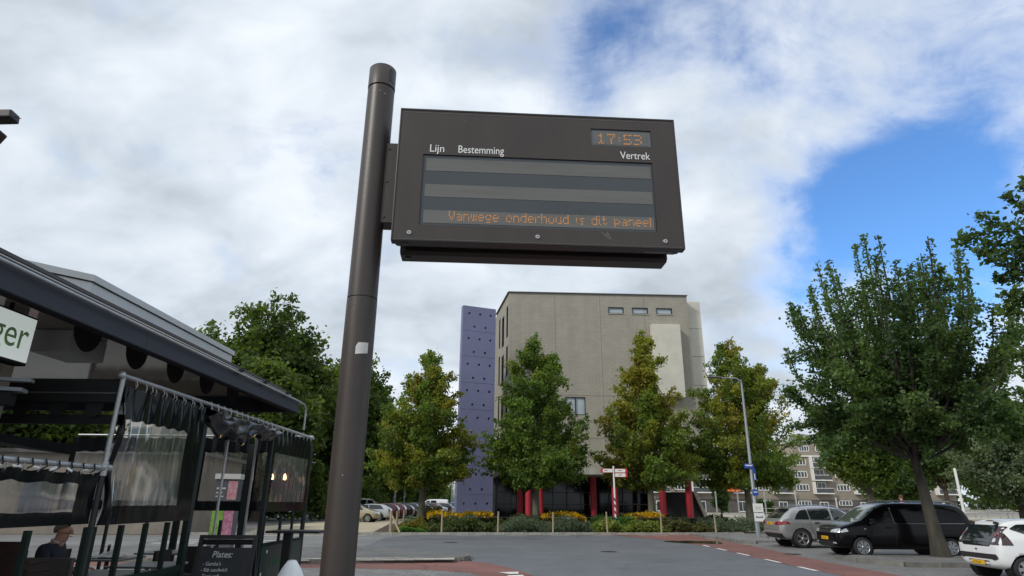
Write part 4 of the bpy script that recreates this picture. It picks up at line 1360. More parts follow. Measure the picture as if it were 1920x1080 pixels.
def led(name, s, x0, x1, z0, z1, parent, link=True):
    cols_ = sum(len(FONT[c][0]) + 1 for c in s) - 1
    px_ = (x1 - x0) / cols_; pz = (z1 - z0) / 7
    b = MB(); b2 = MB(); cx = 0
    for c in s:
        g = FONT[c]; wv = len(g[0])
        for r_, row in enumerate(g):
            for k, ch in enumerate(row):
                if ch == '#':
                    q = b if random.random() > 0.13 else b2
                    fbox(q, x0 + (cx + k + 0.14) * px_, x0 + (cx + k + 0.86) * px_, 0.0064, 0.0073, z1 - (r_ + 0.86) * pz, z1 - (r_ + 0.14) * pz)
                    if k + 1 < wv and row[k + 1] == '#':
                        fbox(b2, x0 + (cx + k + 0.86) * px_, x0 + (cx + k + 1.14) * px_, 0.0066, 0.0072, z1 - (r_ + 0.68) * pz, z1 - (r_ + 0.32) * pz)
                    if r_ + 1 < len(g) and g[r_ + 1][k] == '#':
                        fbox(b2, x0 + (cx + k + 0.32) * px_, x0 + (cx + k + 0.68) * px_, 0.0066, 0.0072, z1 - (r_ + 1.14) * pz, z1 - (r_ + 0.86) * pz)
        cx += wv + 1
    o = b.build(name, LED, parent)
    b2.build(name, LEDF, parent)
led('scrolling_message', 'Vanwege onderhoud is dit paneel', 0.342, 1.662, 0.143, 0.212, screen)
led('clock_digits', '17:53', 1.322, 1.632, 0.752, 0.832, clk)
# printed headings
WTX = mat('white_lettering', (0.75, 0.75, 0.73), 0.5)
up = Vector((0, 0, 1))
text('lettering', 'Lijn', 0.080, WTX, sg, frame_mat(onface(0.195, -0.0012, 0.634), FU, up), 0.0006, sx=0.9)
text('lettering', 'Bestemming', 0.080, WTX, sg, frame_mat(onface(0.383, -0.0012, 0.634), FU, up), 0.0006, sx=0.78)
text('lettering', 'Vertrek', 0.080, WTX, sg, frame_mat(onface(1.474, -0.0012, 0.638), FU, up), 0.0006, sx=0.80)
# screws
SCRW = mat('screw_steel', (0.45, 0.45, 0.44), 0.35, 0.8)
for (x, z) in ((0.1, 0.046), (0.912, 0.044), (1.737, 0.042)):
    b = MB()
    a = onface(x, 0.0, z); o3 = onface(x, -0.008, z); d3 = (o3 - a)
    b.tube([a, o3], [0.017, 0.013], 16)
    s_ = b.build('screw', SCRW, sg)
    b = MB(); b.tube([o3 - d3 * 0.02, o3 + d3 * 0.08], 0.005, 8); b.build('screw_socket', DRK, s_)
# scuffs on panel
b = MB()
for (x, z, l, a) in ((1.335, 0.085, .03, .5), (1.352, 0.074, .028, -.6), (1.368, 0.078, .04, 1.2), (1.362, 0.060, .03, 1.0), (1.378, 0.055, .025, 1.4), (0.42, 0.885, .008, 0), (1.61, 0.905, .008, 0), (1.215, 0.668, .007, 0)):
    c = onface(x, -0.0006, z)
    b.box(c, (l, 0.0006, 0.004), FANG, a)
b.build('scratch', mat('scratch_pale', (0.17, 0.16, 0.15), 0.8), sg)
# type plate under the right end, groove, rear casing, bracket
b = MB()
c0 = [onface(1.62, 0.0265, -0.003), onface(1.80, 0.0265, -0.003), onface(1.80, 0.093, -0.003), onface(1.62, 0.093, -0.003)]
b.quad(*c0); b.build('type_plate', mat('type_plate_grey', (0.23, 0.23, 0.22), 0.5, ns=60, na=0.3), sg)
m = MB(); profbox(0.04, WD - 0.05, [(0.191, 0.05), (0.191, HT - 0.03), (0.225, HT - 0.03), (0.225, 0.05)]); m.build('gap_shade', mat('gap_shade_black', (0.008, 0.008, 0.008), 0.8), sg)  # near-black filler: shade of the open groove put in as colour
m = MB(); profbox(0.02, WD - 0.035, [(0.226, 0.012), (0.226, HT - 0.012), (0.395, HT - 0.012), (0.395, 0.012), (0.37, -0.005), (0.25, -0.005)])
bevel(m.build('rear_casing', DRK, sg), 0.005, 2)
b = MB()
for y in (0.05, 0.30):
    c = onface(0.07, y, -0.006); b.tube([c + Vector((0, 0, 0.008)), c - Vector((0, 0, 0.008))], 0.018, 12)
b.build('drain_plug', mat('plug_black', (0.06, 0.06, 0.06), 0.35), sg)
b = MB()
b.box((0.125, 0.02, 3.715), (0.15, 0.12, 0.60), FANG)
bevel(b.build('bracket', BRN, sg), 0.006, 2)
b = MB()
for z in (3.46, 3.97, 3.72):
    b.tube([(0.10, -0.041, z), (0.10, -0.047, z)], 0.009, 8)
b.build('bracket_bolt', DRK, sg)

# ================================================================== cafe roof building
SLATE = mat('slate_metal', (0.024, 0.028, 0.038), 0.6, ns=1.5, na=0.12, spec=0.4)
SLATE2 = mat('slate_dark', (0.016, 0.016, 0.020), 0.8, spec=0.15)
SLATE3 = mat('slate_upper', (0.017, 0.019, 0.026), 0.8, spec=0.15)
SOFF = mat('soffit_board', (0.45, 0.40, 0.33), 0.10, ns=0.9, na=0.15, stretch=(3, 0.4, 1))
BLKC = mat('black_canvas', (0.012, 0.012, 0.013), 0.75, ns=5, na=0.3)
ALU = mat('rooftop_aluminium', (0.52, 0.53, 0.52), 0.45, 0.15, ns=1.2, na=0.08)
cf = empty('cafe_building', (-4.0, 4.6, 0), 0, 'low cafe building with dark slate roof edge and wide overhang', 'building')
def cl(x, y, z):
    return (x + 4.0, y - 4.6, z)
def cprof(name, prof, y0, y1, m_, parent=cf):
    b = MB(); b.extr([(x + 4.0, z) for x, z in prof], y0 - 4.6, y1 - 4.6, 'y'); return b.build(name, m_, parent)
YE = 11.78
for k, (a, bb) in enumerate(((-3.0, 1.9), (1.903, 6.62), (6.626, YE))):
    cprof('fascia', [(-4.0, 3.25), (-4.02, 3.45), (-4.09, 3.46), (-4.09, 3.25)], a, bb, SLATE)
    cprof('upper_fascia', [(-4.022, 3.452), (-4.20, 3.60), (-4.28, 3.60), (-4.11, 3.452)], a, bb, SLATE3)
cprof('roof_edge', [(-4.19, 3.603), (-4.36, 3.715), (-14, 3.80), (-14, 3.62), (-4.36, 3.62)], -3.0, YE - 0.1, SLATE2)
cprof('soffit', [(-4.16, 3.54), (-14, 3.54), (-14, 3.58), (-4.16, 3.58)], -3.0, YE - 0.02, SOFF)
cprof('fascia_lip', [(-3.995, 3.235), (-4.11, 3.235), (-4.11, 3.248), (-3.995, 3.248)], -3.0, YE + 0.01, SLATE2)
MB().bx(-0.11, -9.9, YE - 4.60, YE - 4.54, 3.24, 3.60).build('end_fascia', SLATE, cf) if False else MB().bx(-9.9, -0.1, YE - 4.66, YE - 4.62, 3.25, 3.539).build('end_fascia', SLATE, cf)
# conduit on the fascia ending in a gooseneck
b = MB()
pts = [cl(-3.975, -3, 3.455), cl(-3.975, YE - 0.05, 3.45)]
g1 = AX(570, 762, -3.97); 
pts += [cl(-3.972, 12.0, 3.43), cl(-3.97, 12.10, 3.38), cl(-3.97, 12.12, 3.25), cl(-3.97, 12.1, 2.97)]
b.tube(pts, 0.017, 8)
b.build('conduit', mat('galvanised', (0.42, 0.43, 0.43), 0.4, 0.5, ns=8, na=0.15), cf)
b = MB()
for y in (9.0, 9.95, 11.0):
    b.box(cl(-4.0, y, 3.475), (0.16, 0.03, 0.05), 0, -0.5)
b.build('conduit_clip', SLATE2, cf)
# aluminium parapet box
pb = MB(); pb.prism([(-5.4, 7.5), (-5.95, 6.95), (-9.5, 6.9), (-9.5, 11.75), (-5.4, 11.75)], 3.78, 4.32)
pb.v = [cl(*v) for v in pb.v]
pbx = pb.build('rooftop_box', ALU, cf)
pb = MB(); pb.prism([(-5.37, 7.49), (-5.93, 6.92), (-9.5, 6.87), (-9.5, 11.78), (-5.37, 11.78)], 4.335, 4.42)
pb.v = [cl(*v) for v in pb.v]
pb.build('rooftop_coping', ALU, cf)
b = MB()
for y in (7.6, 8.5, 9.6, 9.7, 11.0):
    b.tube([cl(-5.39, y, 4.15), cl(-5.38, y, 4.15)], 0.016, 8)
b.build('rivet', SLATE2, pbx)
# hanging box under the soffit, columns, rear body
bevel(MB().bx(-1.50, -1.05, 2.3, 2.95, 3.28, 3.535).build('ventilation_box', mat('grey_box', (0.50, 0.52, 0.50), 0.5), cf), 0.01)
MB().bx(-1.45, -1.28, 1.75, 1.9, 0, 3.54).build('column', mat('beige_column', (0.30, 0.27, 0.22), 0.6), cf)
MB().bx(-10.0, -7.6, -7.5, 5.5, 0, 3.535).build('wall', mat('cafe_wall', (0.20, 0.18, 0.16), 0.8, ns=1, na=0.2), cf)
MB().bx(-7.598, -7.55, -2, 4.5, 0.8, 2.6).build('window', GLASS, cf)
# shop sign
sgn = empty('shop_sign', (-4.9, 5.2, 0), 0, 'white lightbox sign with light green lettering under cafe roof', 'sign')
bevel(MB().bx(-0.14, -0.012, -1.6, 0.985, 2.955, 3.455).build('sign_frame', SLATE2, sgn), 0.006)
MB().bx(-0.012, 0.004, -1.57, 0.96, 2.985, 3.43).build('sign_face', mat('sign_white', (0.72, 0.78, 0.74), 0.3, emit=(0.85, 0.95, 0.92), es=0.28), sgn)
t_ = text('sign_lettering', 'ger', 0.40, mat('sign_green', (0.42, 0.70, 0.36), 0.4), sgn, frame_mat((0.007, 0.44, 3.10), (0, 1, 0), (0, 0, 1)), 0.002, sx=0.88)
for z in (3.46,):
    b = MB()
    for y in (-1.2, 0.7):
        b.tube([(-0.08, y, 3.2), (-0.08, y, 3.54)], 0.02, 6)
    b.build('hanger', SLATE2, sgn)
# lamp mast whose head peeps in at the left edge
lm = empty('spotlight_mast', (-5.6, 4.75, 3.7), 0, 'dark spotlight head peeping in at the left edge above roof', 'lamp')
DKB = mat('dark_bronze', (0.022, 0.018, 0.02), 0.5)
MB().tube([(0, 0, 0), (0, 0, 1.05), (0.35, 0.02, 1.22)], 0.03, 8).build('mast', DKB, lm)
b = MB(); b.box((0.93, 0.05, 1.255), (0.30, 0.13, 0.085), 0.1, -0.1); bevel(b.build('lamp_head', DKB, lm), 0.015)
b = MB(); b.box((0.86, 0.05, 1.06), (0.22, 0.16, 0.22), 0.1, 0.45); bevel(b.build('lamp_body', mat('dark_bronze2', (0.03, 0.018, 0.017), 0.5), lm), 0.015)
MB().tube([(0.3, 0.02, 1.2), (0.88, 0.05, 1.17)], 0.025, 8).build('arm', DKB, lm)
MB().tube([(1.06, 0.06, 1.27), (1.13, 0.07, 1.255)], 0.004, 5).build('wire_end', DKB, lm)

# ================================================================== terrace enclosure
GALV = MATS['galvanised']
VIN = mat('black_vinyl', (0.006, 0.007, 0.009), 0.14, spec=0.32, ns=3, na=0.3, bump=0.25, bs=5, stretch=(1.6, 1.6, 0.5))
PVC = clearmat('clear_vinyl', (0.74, 0.73, 0.71), 0.0, 0.06, 0.08)
DGR = mat('dark_green_paint', (0.006, 0.016, 0.012), 0.5, spec=0.25, ns=6, na=0.2)
DGL = mat('green_lettering', (0.02, 0.12, 0.045), 0.5)
TX = -4.2
te = empty('terrace_enclosure', (TX, 6.65, 0), 0, 'cafe terrace enclosure of grey pipes, black vinyl curtains and green railings', 'enclosure')
def tl(x, y, z):
    return (x - TX, y - 6.65, z)
def pipe(pts, r=0.026, m_=GALV, nm='pipe'):
    return MB().tube([tl(*p) for p in pts], r, 10).build(nm, m_, te)
pipe([(TX, 6.62, 2.96), (TX, 13.5, 2.94)])
pipe([(TX, 6.66, 1.98), (TX, 6.66, 2.95)])
pipe([(TX, 2.0, 2.02), (TX, 6.68, 2.0)])
pipe([(TX, 6.66, 0.05), (TX, 6.66, 1.97)], 0.03, BLK)
for y in (6.62, 6.66):
    pass
b = MB()
b.lathe([(0.0, 3.0), (0.03, 2.995), (0.04, 2.96), (0.03, 2.925), (0, 2.92)], tl(TX, 6.63, 0), 12); b.tube([tl(TX, 6.58, 2.0), tl(TX, 6.75, 2.0)], 0.038, 10); b.tube([tl(TX, 6.66, 1.92), tl(TX, 6.66, 2.06)], 0.038, 10)
b.build('pipe_fitting', GALV, te)
pipe([(TX - 5, 13.5, 2.98), (TX, 13.5, 2.98)], 0.02)
for (px, py, Y) in ((430, 810, 10.4), (482, 825, 12.0)):
    p = AY(px, py, Y)
    pipe([(p.x, Y, 0.0), (p.x, Y, 2.8)], 0.022)
pipe([(TX - 0.02, 11.25, 0.9), (TX - 0.02, 11.25, 2.92)], 0.018)
# wavy vinyl curtains: sheet over (y, z) with ripples in x
def curtain(y0, y1, ztop, zbot, win, ripple=0.03, nfold=9, seed=0, sag=0.0, plane='x', at=TX, bunch=0.0):
    rg = random.Random(seed)
    ny, nz = 44, 30
    ph = [rg.uniform(0, 6.28) for _ in range(6)]
    def pt(u, v, off=0.0):
        y = y0 + (y1 - y0) * u
        zt = ztop - 0.035 * abs(math.sin(math.pi * u * nfold))
        zb = zbot + sag * math.sin(math.pi * u)
        z = zt + (zb - zt) * v
        bz = math.exp(-(u / 0.16) ** 2) * bunch
        rp = ripple * ((1 - v) ** 4 * 1.0 + 0.05 + bz * 2.2) * math.sin(2 * math.pi * nfold * u * (1 + bz * 0.6) + ph[0] + 0.9 * v)
        rp += ripple * 0.9 * math.sin(5.3 * u + 4.2 * v + ph[1]) * v * (1 - 0.4 * v) + ripple * 0.5 * math.sin(11 * v - 7 * u + ph[2]) * (0.3 + bz * 3)
        x = at + rp + off
        return tl(x, y, z) if plane == 'x' else tl(y, x, z)
    (wu0, wu1, wv0, wv1) = win
    us = sorted(set([i / ny for i in range(ny + 1)] + [wu0, wu1])); vs_ = sorted(set([i / nz for i in range(nz + 1)] + [wv0, wv1]))
    bb, ww_ = MB(), MB()
    for i in range(len(us) - 1):
        for j in range(len(vs_) - 1):
            uc, vc = (us[i] + us[i + 1]) / 2, (vs_[j] + vs_[j + 1]) / 2
            t = ww_ if (wu0 < uc < wu1 and wv0 < vc < wv1) else bb
            t.add([pt(us[i], vs_[j]), pt(us[i + 1], vs_[j]), pt(us[i + 1], vs_[j + 1]), pt(us[i], vs_[j + 1])], [(0, 1, 2, 3)], True)
    def weld(mb, nm, m_, par):
        me = mb.mesh(nm, m_)
        bm = bmesh.new(); bm.from_mesh(me); bmesh.ops.remove_doubles(bm, verts=bm.verts, dist=0.0005); bm.to_mesh(me); bm.free()
        o = bpy.data.objects.new(nm, me); COL.objects.link(o); o.parent = par
        return o
    c_ = weld(bb, 'curtain', VIN, te)
    weld(ww_, 'clear_window', PVC, c_)
    hk = MB()
    for k in range(nfold * 2):
        u = (k + 0.5) / (nfold * 2)
        q = Vector(pt(u, 0.01))
        if plane == 'x':
            hk.tube([q + Vector((0, 0, -0.01)), q + Vector((0.02, 0, 0.03)), q + Vector((0, 0, 0.075))], 0.006, 5)
    if hk.v:
        hk.build('hook', GALV, c_)
    return c_
curtain(6.68, 8.58, 2.90, 1.44, (0.07, 0.82, 0.25, 0.87), 0.024, 8, 1, 0.0, bunch=1.0)
curtain(11.28, 13.42, 2.90, 1.50, (0.05, 0.93, 0.28, 0.88), 0.022, 9, 2)
curtain(2.0, 6.6, 1.96, 1.46, (0.03, 0.94, 0.22, 0.76), 0.010, 12, 3)
curtain(-6.72, -5.46, 2.95, 1.48, (0.22, 0.93, 0.20, 0.87), 0.010, 5, 4, plane='y', at=13.5)
curtain(-5.40, -4.27, 2.95, 1.48, (0.07, 0.82, 0.20, 0.87), 0.010, 5, 6, plane='y', at=13.5)
curtain(-9.3, -6.78, 2.95, 1.48, (0.05, 0.93, 0.20, 0.87), 0.010, 8, 8, plane='y', at=13.5)
# rolled-up curtain between the two panels
rg = random.Random(5)
b = MB()
ny, na_ = 60, 18
vs = []
for i in range(ny + 1):
    u = i / ny
    y = 8.62 + 2.62 * u
    dr = 0.24 + 0.17 * math.sin(math.pi * min(1, u * 1.7)) * (1 - 0.35 * u) + 0.035 * math.sin(17 * u) + 0.03 * math.sin(41 * u + 1)
    dr *= 0.75 + 0.25 * math.sin(math.pi * u)
    for k in range(na_):
        t = 2 * math.pi * k / na_
        rx = 0.095 + 0.034 * math.sin(3 * t + 9 * u) + 0.022 * math.sin(5 * t - 23 * u) + 0.012 * math.sin(8 * t + 61 * u)
        rz = dr * 0.5 * (1 + 0.14 * math.sin(4 * t + 15 * u) + 0.1 * math.sin(6 * t - 31 * u))
        vs.append(tl(TX + 0.02 + rx * math.cos(t), y + 0.03 * math.sin(4 * t + 19 * u), 2.90 - dr * 0.5 + rz * math.sin(t)))
b.add(vs, [(i * na_ + k, i * na_ + (k + 1) % na_, (i + 1) * na_ + (k + 1) % na_, (i + 1) * na_ + k) for i in range(ny) for k in range(na_)], True)
b.build('rolled_curtain', mat('black_vinyl_shiny', (0.012, 0.014, 0.018), 0.2, spec=0.6, ns=4, na=0.3, bump=0.5, bs=9), te)
b = MB()
for k in range(12):
    y = 8.7 + k * 0.21
    b.tube([tl(TX + 0.04, y, 2.88), tl(TX + 0.02, y, 2.985), tl(TX - 0.03, y, 2.95)], 0.006, 5)
b.build('tie', WHT, te)
# black canvas beams, scalloped valances, awning cassettes
MB().bx(*sorted((tl(-9.5, 0, 0)[0], tl(-4.26, 0, 0)[0])), tl(0, 6.7, 0)[1], tl(0, 6.78, 0)[1], 2.68, 2.93).build('beam', BLKC, te)
MB().bx(*sorted((tl(-9.5, 0, 0)[0], tl(-4.26, 0, 0)[0])), tl(0, 6.69, 0)[1], tl(0, 6.698, 0)[1], 2.77, 2.785).build('beam_trim', mat('dark_trim', (0.10, 0.10, 0.10), 0.4), te)
def valance(axis, a0, a1, fixed, ztop, depth, n, parent, flat=False):
    b = MB()
    st_ = (a1 - a0) / n
    vs, fs = [], []
    seg = 25
    for i in range(n):
        for k in range(seg + 1):
            u = k / seg
            a = a0 + st_ * (i + u)
            w_ = (u - 0.24) / 0.52
            d = depth * (math.sin(math.pi * u) ** 0.6 if not flat else (0.0 if w_ <= 0 or w_ >= 1 else math.sin(math.pi * w_) ** 0.42))
            d = max(d, 0.012)
            vs.append((a, ztop)); vs.append((a, ztop - d))
    V3 = [tl(v[0], fixed, v[1]) if axis == 'x' else tl(fixed, v[0], v[1]) for v in vs]
    V4 = [tl(v[0], fixed + 0.006, v[1]) if axis == 'x' else tl(fixed - 0.006, v[0], v[1]) for v in vs]
    m_ = len(vs) // 2
    for i in range(m_ - 1):
        fs.append((2 * i, 2 * i + 2, 2 * i + 3, 2 * i + 1))
    b.add(V3, fs); b.add(V4, [tuple(reversed(f)) for f in fs])
    return b.build('valance', BLKC, parent)
valance('x', -9.4, -4.3, 6.74, 2.68, 0.15, 13, te, True)
MB().bx(*sorted((tl(-9.5, 0, 0)[0], tl(-4.26, 0, 0)[0])), tl(0, 6.80, 0)[1], tl(0, 6.86, 0)[1], 2.46, 2.56).build('beam', BLKC, te)
valance('y', 6.25, 12.0, -4.74, 3.538, 0.30, 6, te, True)
# sloping awning arm cloth at the near bay and its cassette
aw_ = MB()
p0 = [tl(-4.6, 3.0, 2.62), tl(-4.35, 6.55, 2.32), tl(-4.32, 6.6, 2.1), tl(-4.6, 3.0, 2.3)]
aw_.add([tl(-6.6, 4.2, 2.56), tl(-4.5, 6.5, 2.22), tl(-4.5, 6.62, 2.12), tl(-6.6, 4.2, 2.38), tl(-6.8, 6.5, 2.56), tl(-6.8, 6.5, 2.4)], [(0, 1, 4), (3, 5, 2), (0, 3, 2, 1), (1, 2, 5, 4)])
aw_.build('awning_cloth', BLKC, te)
MB().box(tl(-5.35, 6.0, 2.62), (0.9, 0.16, 0.12), 0.35).build('awning_cassette', BLKC, te)
MB().box(tl(-5.3, 5.98, 2.705), (1.0, 0.18, 0.035), 0.35).build('cassette_trim', mat('cassette_alu', (0.33, 0.36, 0.40), 0.4, 0.2), te)
MB().box(tl(-5.28, 5.95, 2.80), (1.1, 0.1, 0.03), 0.35).build('cassette_trim', MATS['cassette_alu'], te)
# clips along the low pipe
b = MB()
rgc = random.Random(9)
for k in range(26):
    y = 2.2 + k * 0.17
    b.tube([tl(TX + 0.03, y, 2.03), tl(TX + 0.035, y + 0.02, 1.97), tl(TX, y, 1.94)], 0.007, 5)
b.build('clip', BLK, te)
b = MB()
for k in range(7):
    y = 5.0 + k * 0.22
    b.box(tl(TX + 0.03, y, 1.955), (0.01, 0.06 + 0.04 * rgc.random(), 0.025), 0, rgc.uniform(-1, 1), rgc.uniform(-.6, .6))
b.build('white_clip', WHT, te)
# green railings below: posts, top rail, boarded base
def railing(y0, y1, n, x=TX, z0=0.0):
    for i in range(n + 1):
        y = y0 + (y1 - y0) * i / n
        MB().bx(*[tl(x - 0.025, 0, 0)[0], tl(x + 0.025, 0, 0)[0]], tl(0, y - 0.022, 0)[1], tl(0, y + 0.022, 0)[1], 0.0, 1.43).build('post', DGR, te)
    MB().bx(tl(x - 0.035, 0, 0)[0], tl(x + 0.035, 0, 0)[0], tl(0, y0, 0)[1], tl(0, y1, 0)[1], 0.84, 0.91).build('rail', DGR, te)
    MB().bx(tl(x - 0.015, 0, 0)[0], tl(x + 0.015, 0, 0)[0], tl(0, y0 + .03, 0)[1], tl(0, y1 - .03, 0)[1], 0.02, 0.84).build('base_board', DGR, te)
railing(6.7, 8.6, 4)
railing(4.2, 6.6, 3)
railing(2.0, 4.1, 2)
# tall dark mullion posts around the door opening
for (y, w_) in ((8.66, 0.10), (11.22, 0.08), (13.48, 0.07)):
    MB().box(tl(TX - 0.02, y, 1.4), (0.07, w_, 2.8)).build('post', mat('dark_green_black', (0.007, 0.014, 0.012), 0.45), te)
MB().box(tl(-5.43, 13.40, 1.4), (0.12, 0.06, 2.8)).build('post', MATS['dark_green_black'], te)
MB().box(tl(-6.75, 13.40, 1.4), (0.12, 0.07, 2.8)).build('post', MATS['dark_green_black'], te)
# far side rail
for x in (-9, -8.2, -7.4, -6.6, -5.9):
    MB().box(tl(x, 13.5, 0.65), (0.05, 0.05, 1.3)).build('post', MATS['dark_green_black'], te)
# end panel with green lettering band, clear pane above
MB().bx(tl(TX - 0.02, 0, 0)[0], tl(TX + 0.02, 0, 0)[0], tl(0, 11.3, 0)[1], tl(0, 13.4, 0)[1], 0.02, 0.95).build('end_panel', mat('green_panel', (0.018, 0.040, 0.033), 0.35), te)
MB().bx(tl(TX - 0.03, 0, 0)[0], tl(TX + 0.03, 0, 0)[0], tl(0, 11.27, 0)[1], tl(0, 13.44, 0)[1], 0.95, 1.0).build('rail', DGR, te)
b = MB()
for k in range(10):
    b.box(tl(TX + 0.022, 11.82 + k * 0.115, 0.66), (0.004, 0.085 if k not in (7,) else 0.02, 0.11))
b.build('green_band', DGL, te)
for y in (11.3, 12.1, 12.75, 13.4):
    MB().box(tl(TX, y, 1.22), (0.04, 0.05, 0.46)).build('post', MATS['dark_green_black'], te)
b = MB(); b.box(tl(TX + 0.04, 11.5, 0.86), (0.01, 0.035, 0.05)); b.box(tl(TX + 0.04, 11.33, 0.52), (0.01, 0.03, 0.05)); b.build('latch', WHT, te)
# floor of the terrace
MB().bx(tl(-9.5, 0, 0)[0], tl(TX - 0.05, 0, 0)[0], tl(0, 1.5, 0)[1], tl(0, 13.4, 0)[1], 0.006, 0.05).build('floor_deck', mat('deck', (0.06, 0.055, 0.05), 0.8, ns=3, na=0.3), te)
# lanterns
def lantern(name, loc, label):
    o = empty(name, loc, 0, label, 'lantern', 'lit terrace lanterns')
    b = MB(); b.lathe([(0.015, 0.0), (0.05, 0.02), (0.055, 0.03), (0.0, 0.03)], n=6, smooth=False)
    for k in range(6):
        t = math.pi * 2 * k / 6
        b.tube([(0.052 * math.cos(t), 0.052 * math.sin(t), 0.02), (0.078 * math.cos(t), 0.078 * math.sin(t), 0.2)], 0.006, 4)
    b.lathe([(0.095, 0.2), (0.09, 0.22), (0.03, 0.27), (0.012, 0.28), (0.018, 0.30), (0.0, 0.33)], n=6, smooth=False)
    b.tube([(0, 0, 0.0), (0, 0, -0.05), (0.09, 0.03, -0.07), (0.16, 0.05, 0.0)], 0.009, 6)
    b.build('cage', BLK, o)
    b = MB(); b.lathe([(0.0, 0.05), (0.022, 0.06), (0.03, 0.1), (0.02, 0.15), (0.0, 0.17)], n=10); b.build('bulb', mat('warm_bulb', (1, 0.7, 0.35), 0.4, emit=(1.0, 0.55, 0.2), es=22.0), o)
    ll = bpy.data.lights.new('lantern_light', 'POINT'); ll.energy = 2.0; ll.color = (1, 0.6, 0.3); ll.shadow_soft_size = 0.04
    lo = bpy.data.objects.new('lantern_light', ll); COL.objects.link(lo); lo.parent = o; lo.location = (0, 0, 0.11)
    return o
p = AY(509, 905, 12.9); lantern('lantern', p, 'lit black carriage lantern, left one at far terrace end')
p = AY(533, 905, 12.9); lantern('lantern', p, 'lit black carriage lantern seen through the far clear curtain')

# ================================================================== things on and around the terrace
CHALK = mat('chalk', (0.62, 0.62, 0.62), 0.9, ns=40, na=0.3)
cb = empty('chalkboard_stand', (-3.86, 9.15, 0), R(4), 'black a-frame chalkboard menu standing by the terrace opening', 'menu board')
tilt = Matrix.Rotation(R(-10), 4, 'X')
def cbp(b, nm, m_, par=cb):
    o = b.build(nm, m_, par); o.rotation_euler.x = R(-11); o.location = (0, -0.22, 0); return o
b = MB(); 
for x in (-0.36, 0.36): b.bx(x - 0.025, x + 0.025, -0.015, 0.015, 0, 1.26)
b.bx(-0.335, 0.335, -0.015, 0.015, 1.215, 1.26); b.bx(-0.335, 0.335, -0.015, 0.015, 0.15, 0.20)
front = cbp(b, 'front_frame', BLK)
b = MB(); b.bx(-0.335, 0.335, -0.006, 0.006, 0.20, 1.10)
brd = b.build('board', mat('chalkboard', (0.022, 0.024, 0.028), 0.6, ns=4, na=0.25), front)
b = MB()
for x in (-0.36, 0.36): b.bx(x - 0.02, x + 0.02, -0.015, 0.015, 0, 1.22)
b.bx(-0.34, 0.34, -0.01, 0.01, 1.15, 1.22)
rear = b.build('rear_frame', BLK, cb); rear.rotation_euler.x = R(14); rear.location = (0, 0.32, 0)
b = MB(); b.tube([(0.385, -0.13, 0.62), (0.385, 0.17, 0.66)], 0.012, 6); b.build('stay', GALV, cb)
def chalk(s, x, z, size):
    o = text('chalk_writing', s, size, CHALK, front, frame_mat((x, -0.008, z), (1, 0, 0), (0, 0, 1)), 0.0004, sx=0.9, shear=0.15)
    for ch in (o,):
        ch.location += Vector((0, 0, 0))
chalk('Plates:', -0.17, 0.975, 0.115)
for k, s in enumerate(('- Gamba\'s', '- Rib sandwich', '- Tosti soft', '- Kapsalon', '- Hamburger')):
    chalk(s, -0.27 - 0.01 * k, 0.875 - k * 0.075, 0.066)
# white draped cone
b = MB()
nA = 48
prof = [(0.025, 1.03), (0.05, 1.02), (0.10, 0.95), (0.165, 0.82), (0.225, 0.66), (0.28, 0.48), (0.33, 0.25), (0.37, 0.02)]
vs = []
for (r_, z) in prof:
    for k in range(nA):
        t = 2 * math.pi * k / nA
        rr = r_ * (1 + 0.10 * (1 - z) * math.sin(6 * t + 0.6) + 0.05 * (1.05 - z) * math.sin(11 * t))
        vs.append((rr * math.cos(t), rr * math.sin(t), z))
fs = [(i * nA + k, i * nA + (k + 1) % nA, (i + 1) * nA + (k + 1) % nA, (i + 1) * nA + k) for i in range(len(prof) - 1) for k in range(nA)]
fs.append(tuple(range(nA)))
b.add(vs, fs, True)
tag(b.build('draped_cover', mat('white_cloth', (0.78, 0.80, 0.81), 0.75, ns=6, na=0.05), None, (-2.58, 8.0, 0)), 'white cloth cover draped to a point beside the sign pole', 'cover')
# bar table
bt_ = empty('bar_table', (-3.75, 11.9, 0), 0, 'tall black bar table outside far terrace end', 'table')
bevel(MB().bx(-0.52, 0.42, -0.3, 0.3, 1.15, 1.19).build('table_top', BLK, bt_), 0.008)
MB().bx(-0.28, -0.14, -0.06, 0.06, 0.03, 1.15).build('post', BLK, bt_)
MB().bx(-0.5, 0.1, -0.28, 0.28, 0.0, 0.03).build('base', BLK, bt_)
# advertising pillar
pl_ = empty('advert_pillar', (-7.35, 17.0, 0), R(12), 'street advert pillar with pink and green posters beyond terrace', 'advert pillar')
MB().bx(-0.27, 0.27, -0.27, 0.27, 0.0, 2.2).build('cabinet', mat('pillar_grey', (0.10, 0.10, 0.12), 0.6), pl_)
MB().bx(-0.31, 0.31, -0.31, 0.31, 2.2, 2.33).build('top', WHT, pl_)
MB().bx(-0.26, 0.02, -0.275, -0.271, 0.85, 1.62).build('poster', mat('green_poster', (0.20, 0.36, 0.06), 0.5, ns=5, na=0.5), pl_)
MB().bx(0.03, 0.26, -0.275, -0.271, 0.85, 1.62).build('poster', mat('pink_poster', (0.55, 0.32, 0.42), 0.5, ns=14, col2=(0.30, 0.04, 0.12)), pl_)
MB().bx(0.03, 0.26, -0.275, -0.271, 1.70, 2.15).build('poster', mat('pink_white_poster', (0.65, 0.55, 0.56), 0.5, ns=8, col2=(0.65, 0.10, 0.20)), pl_)
b = MB(); b.bx(-0.24, -0.02, -0.275, -0.271, 1.95, 1.99); b.bx(-0.24, -0.08, -0.275, -0.271, 1.85, 1.88); b.bx(-0.24, -0.05, -0.275, -0.271, 1.76, 1.79)
b.build('poster_print', WHT, pl_)

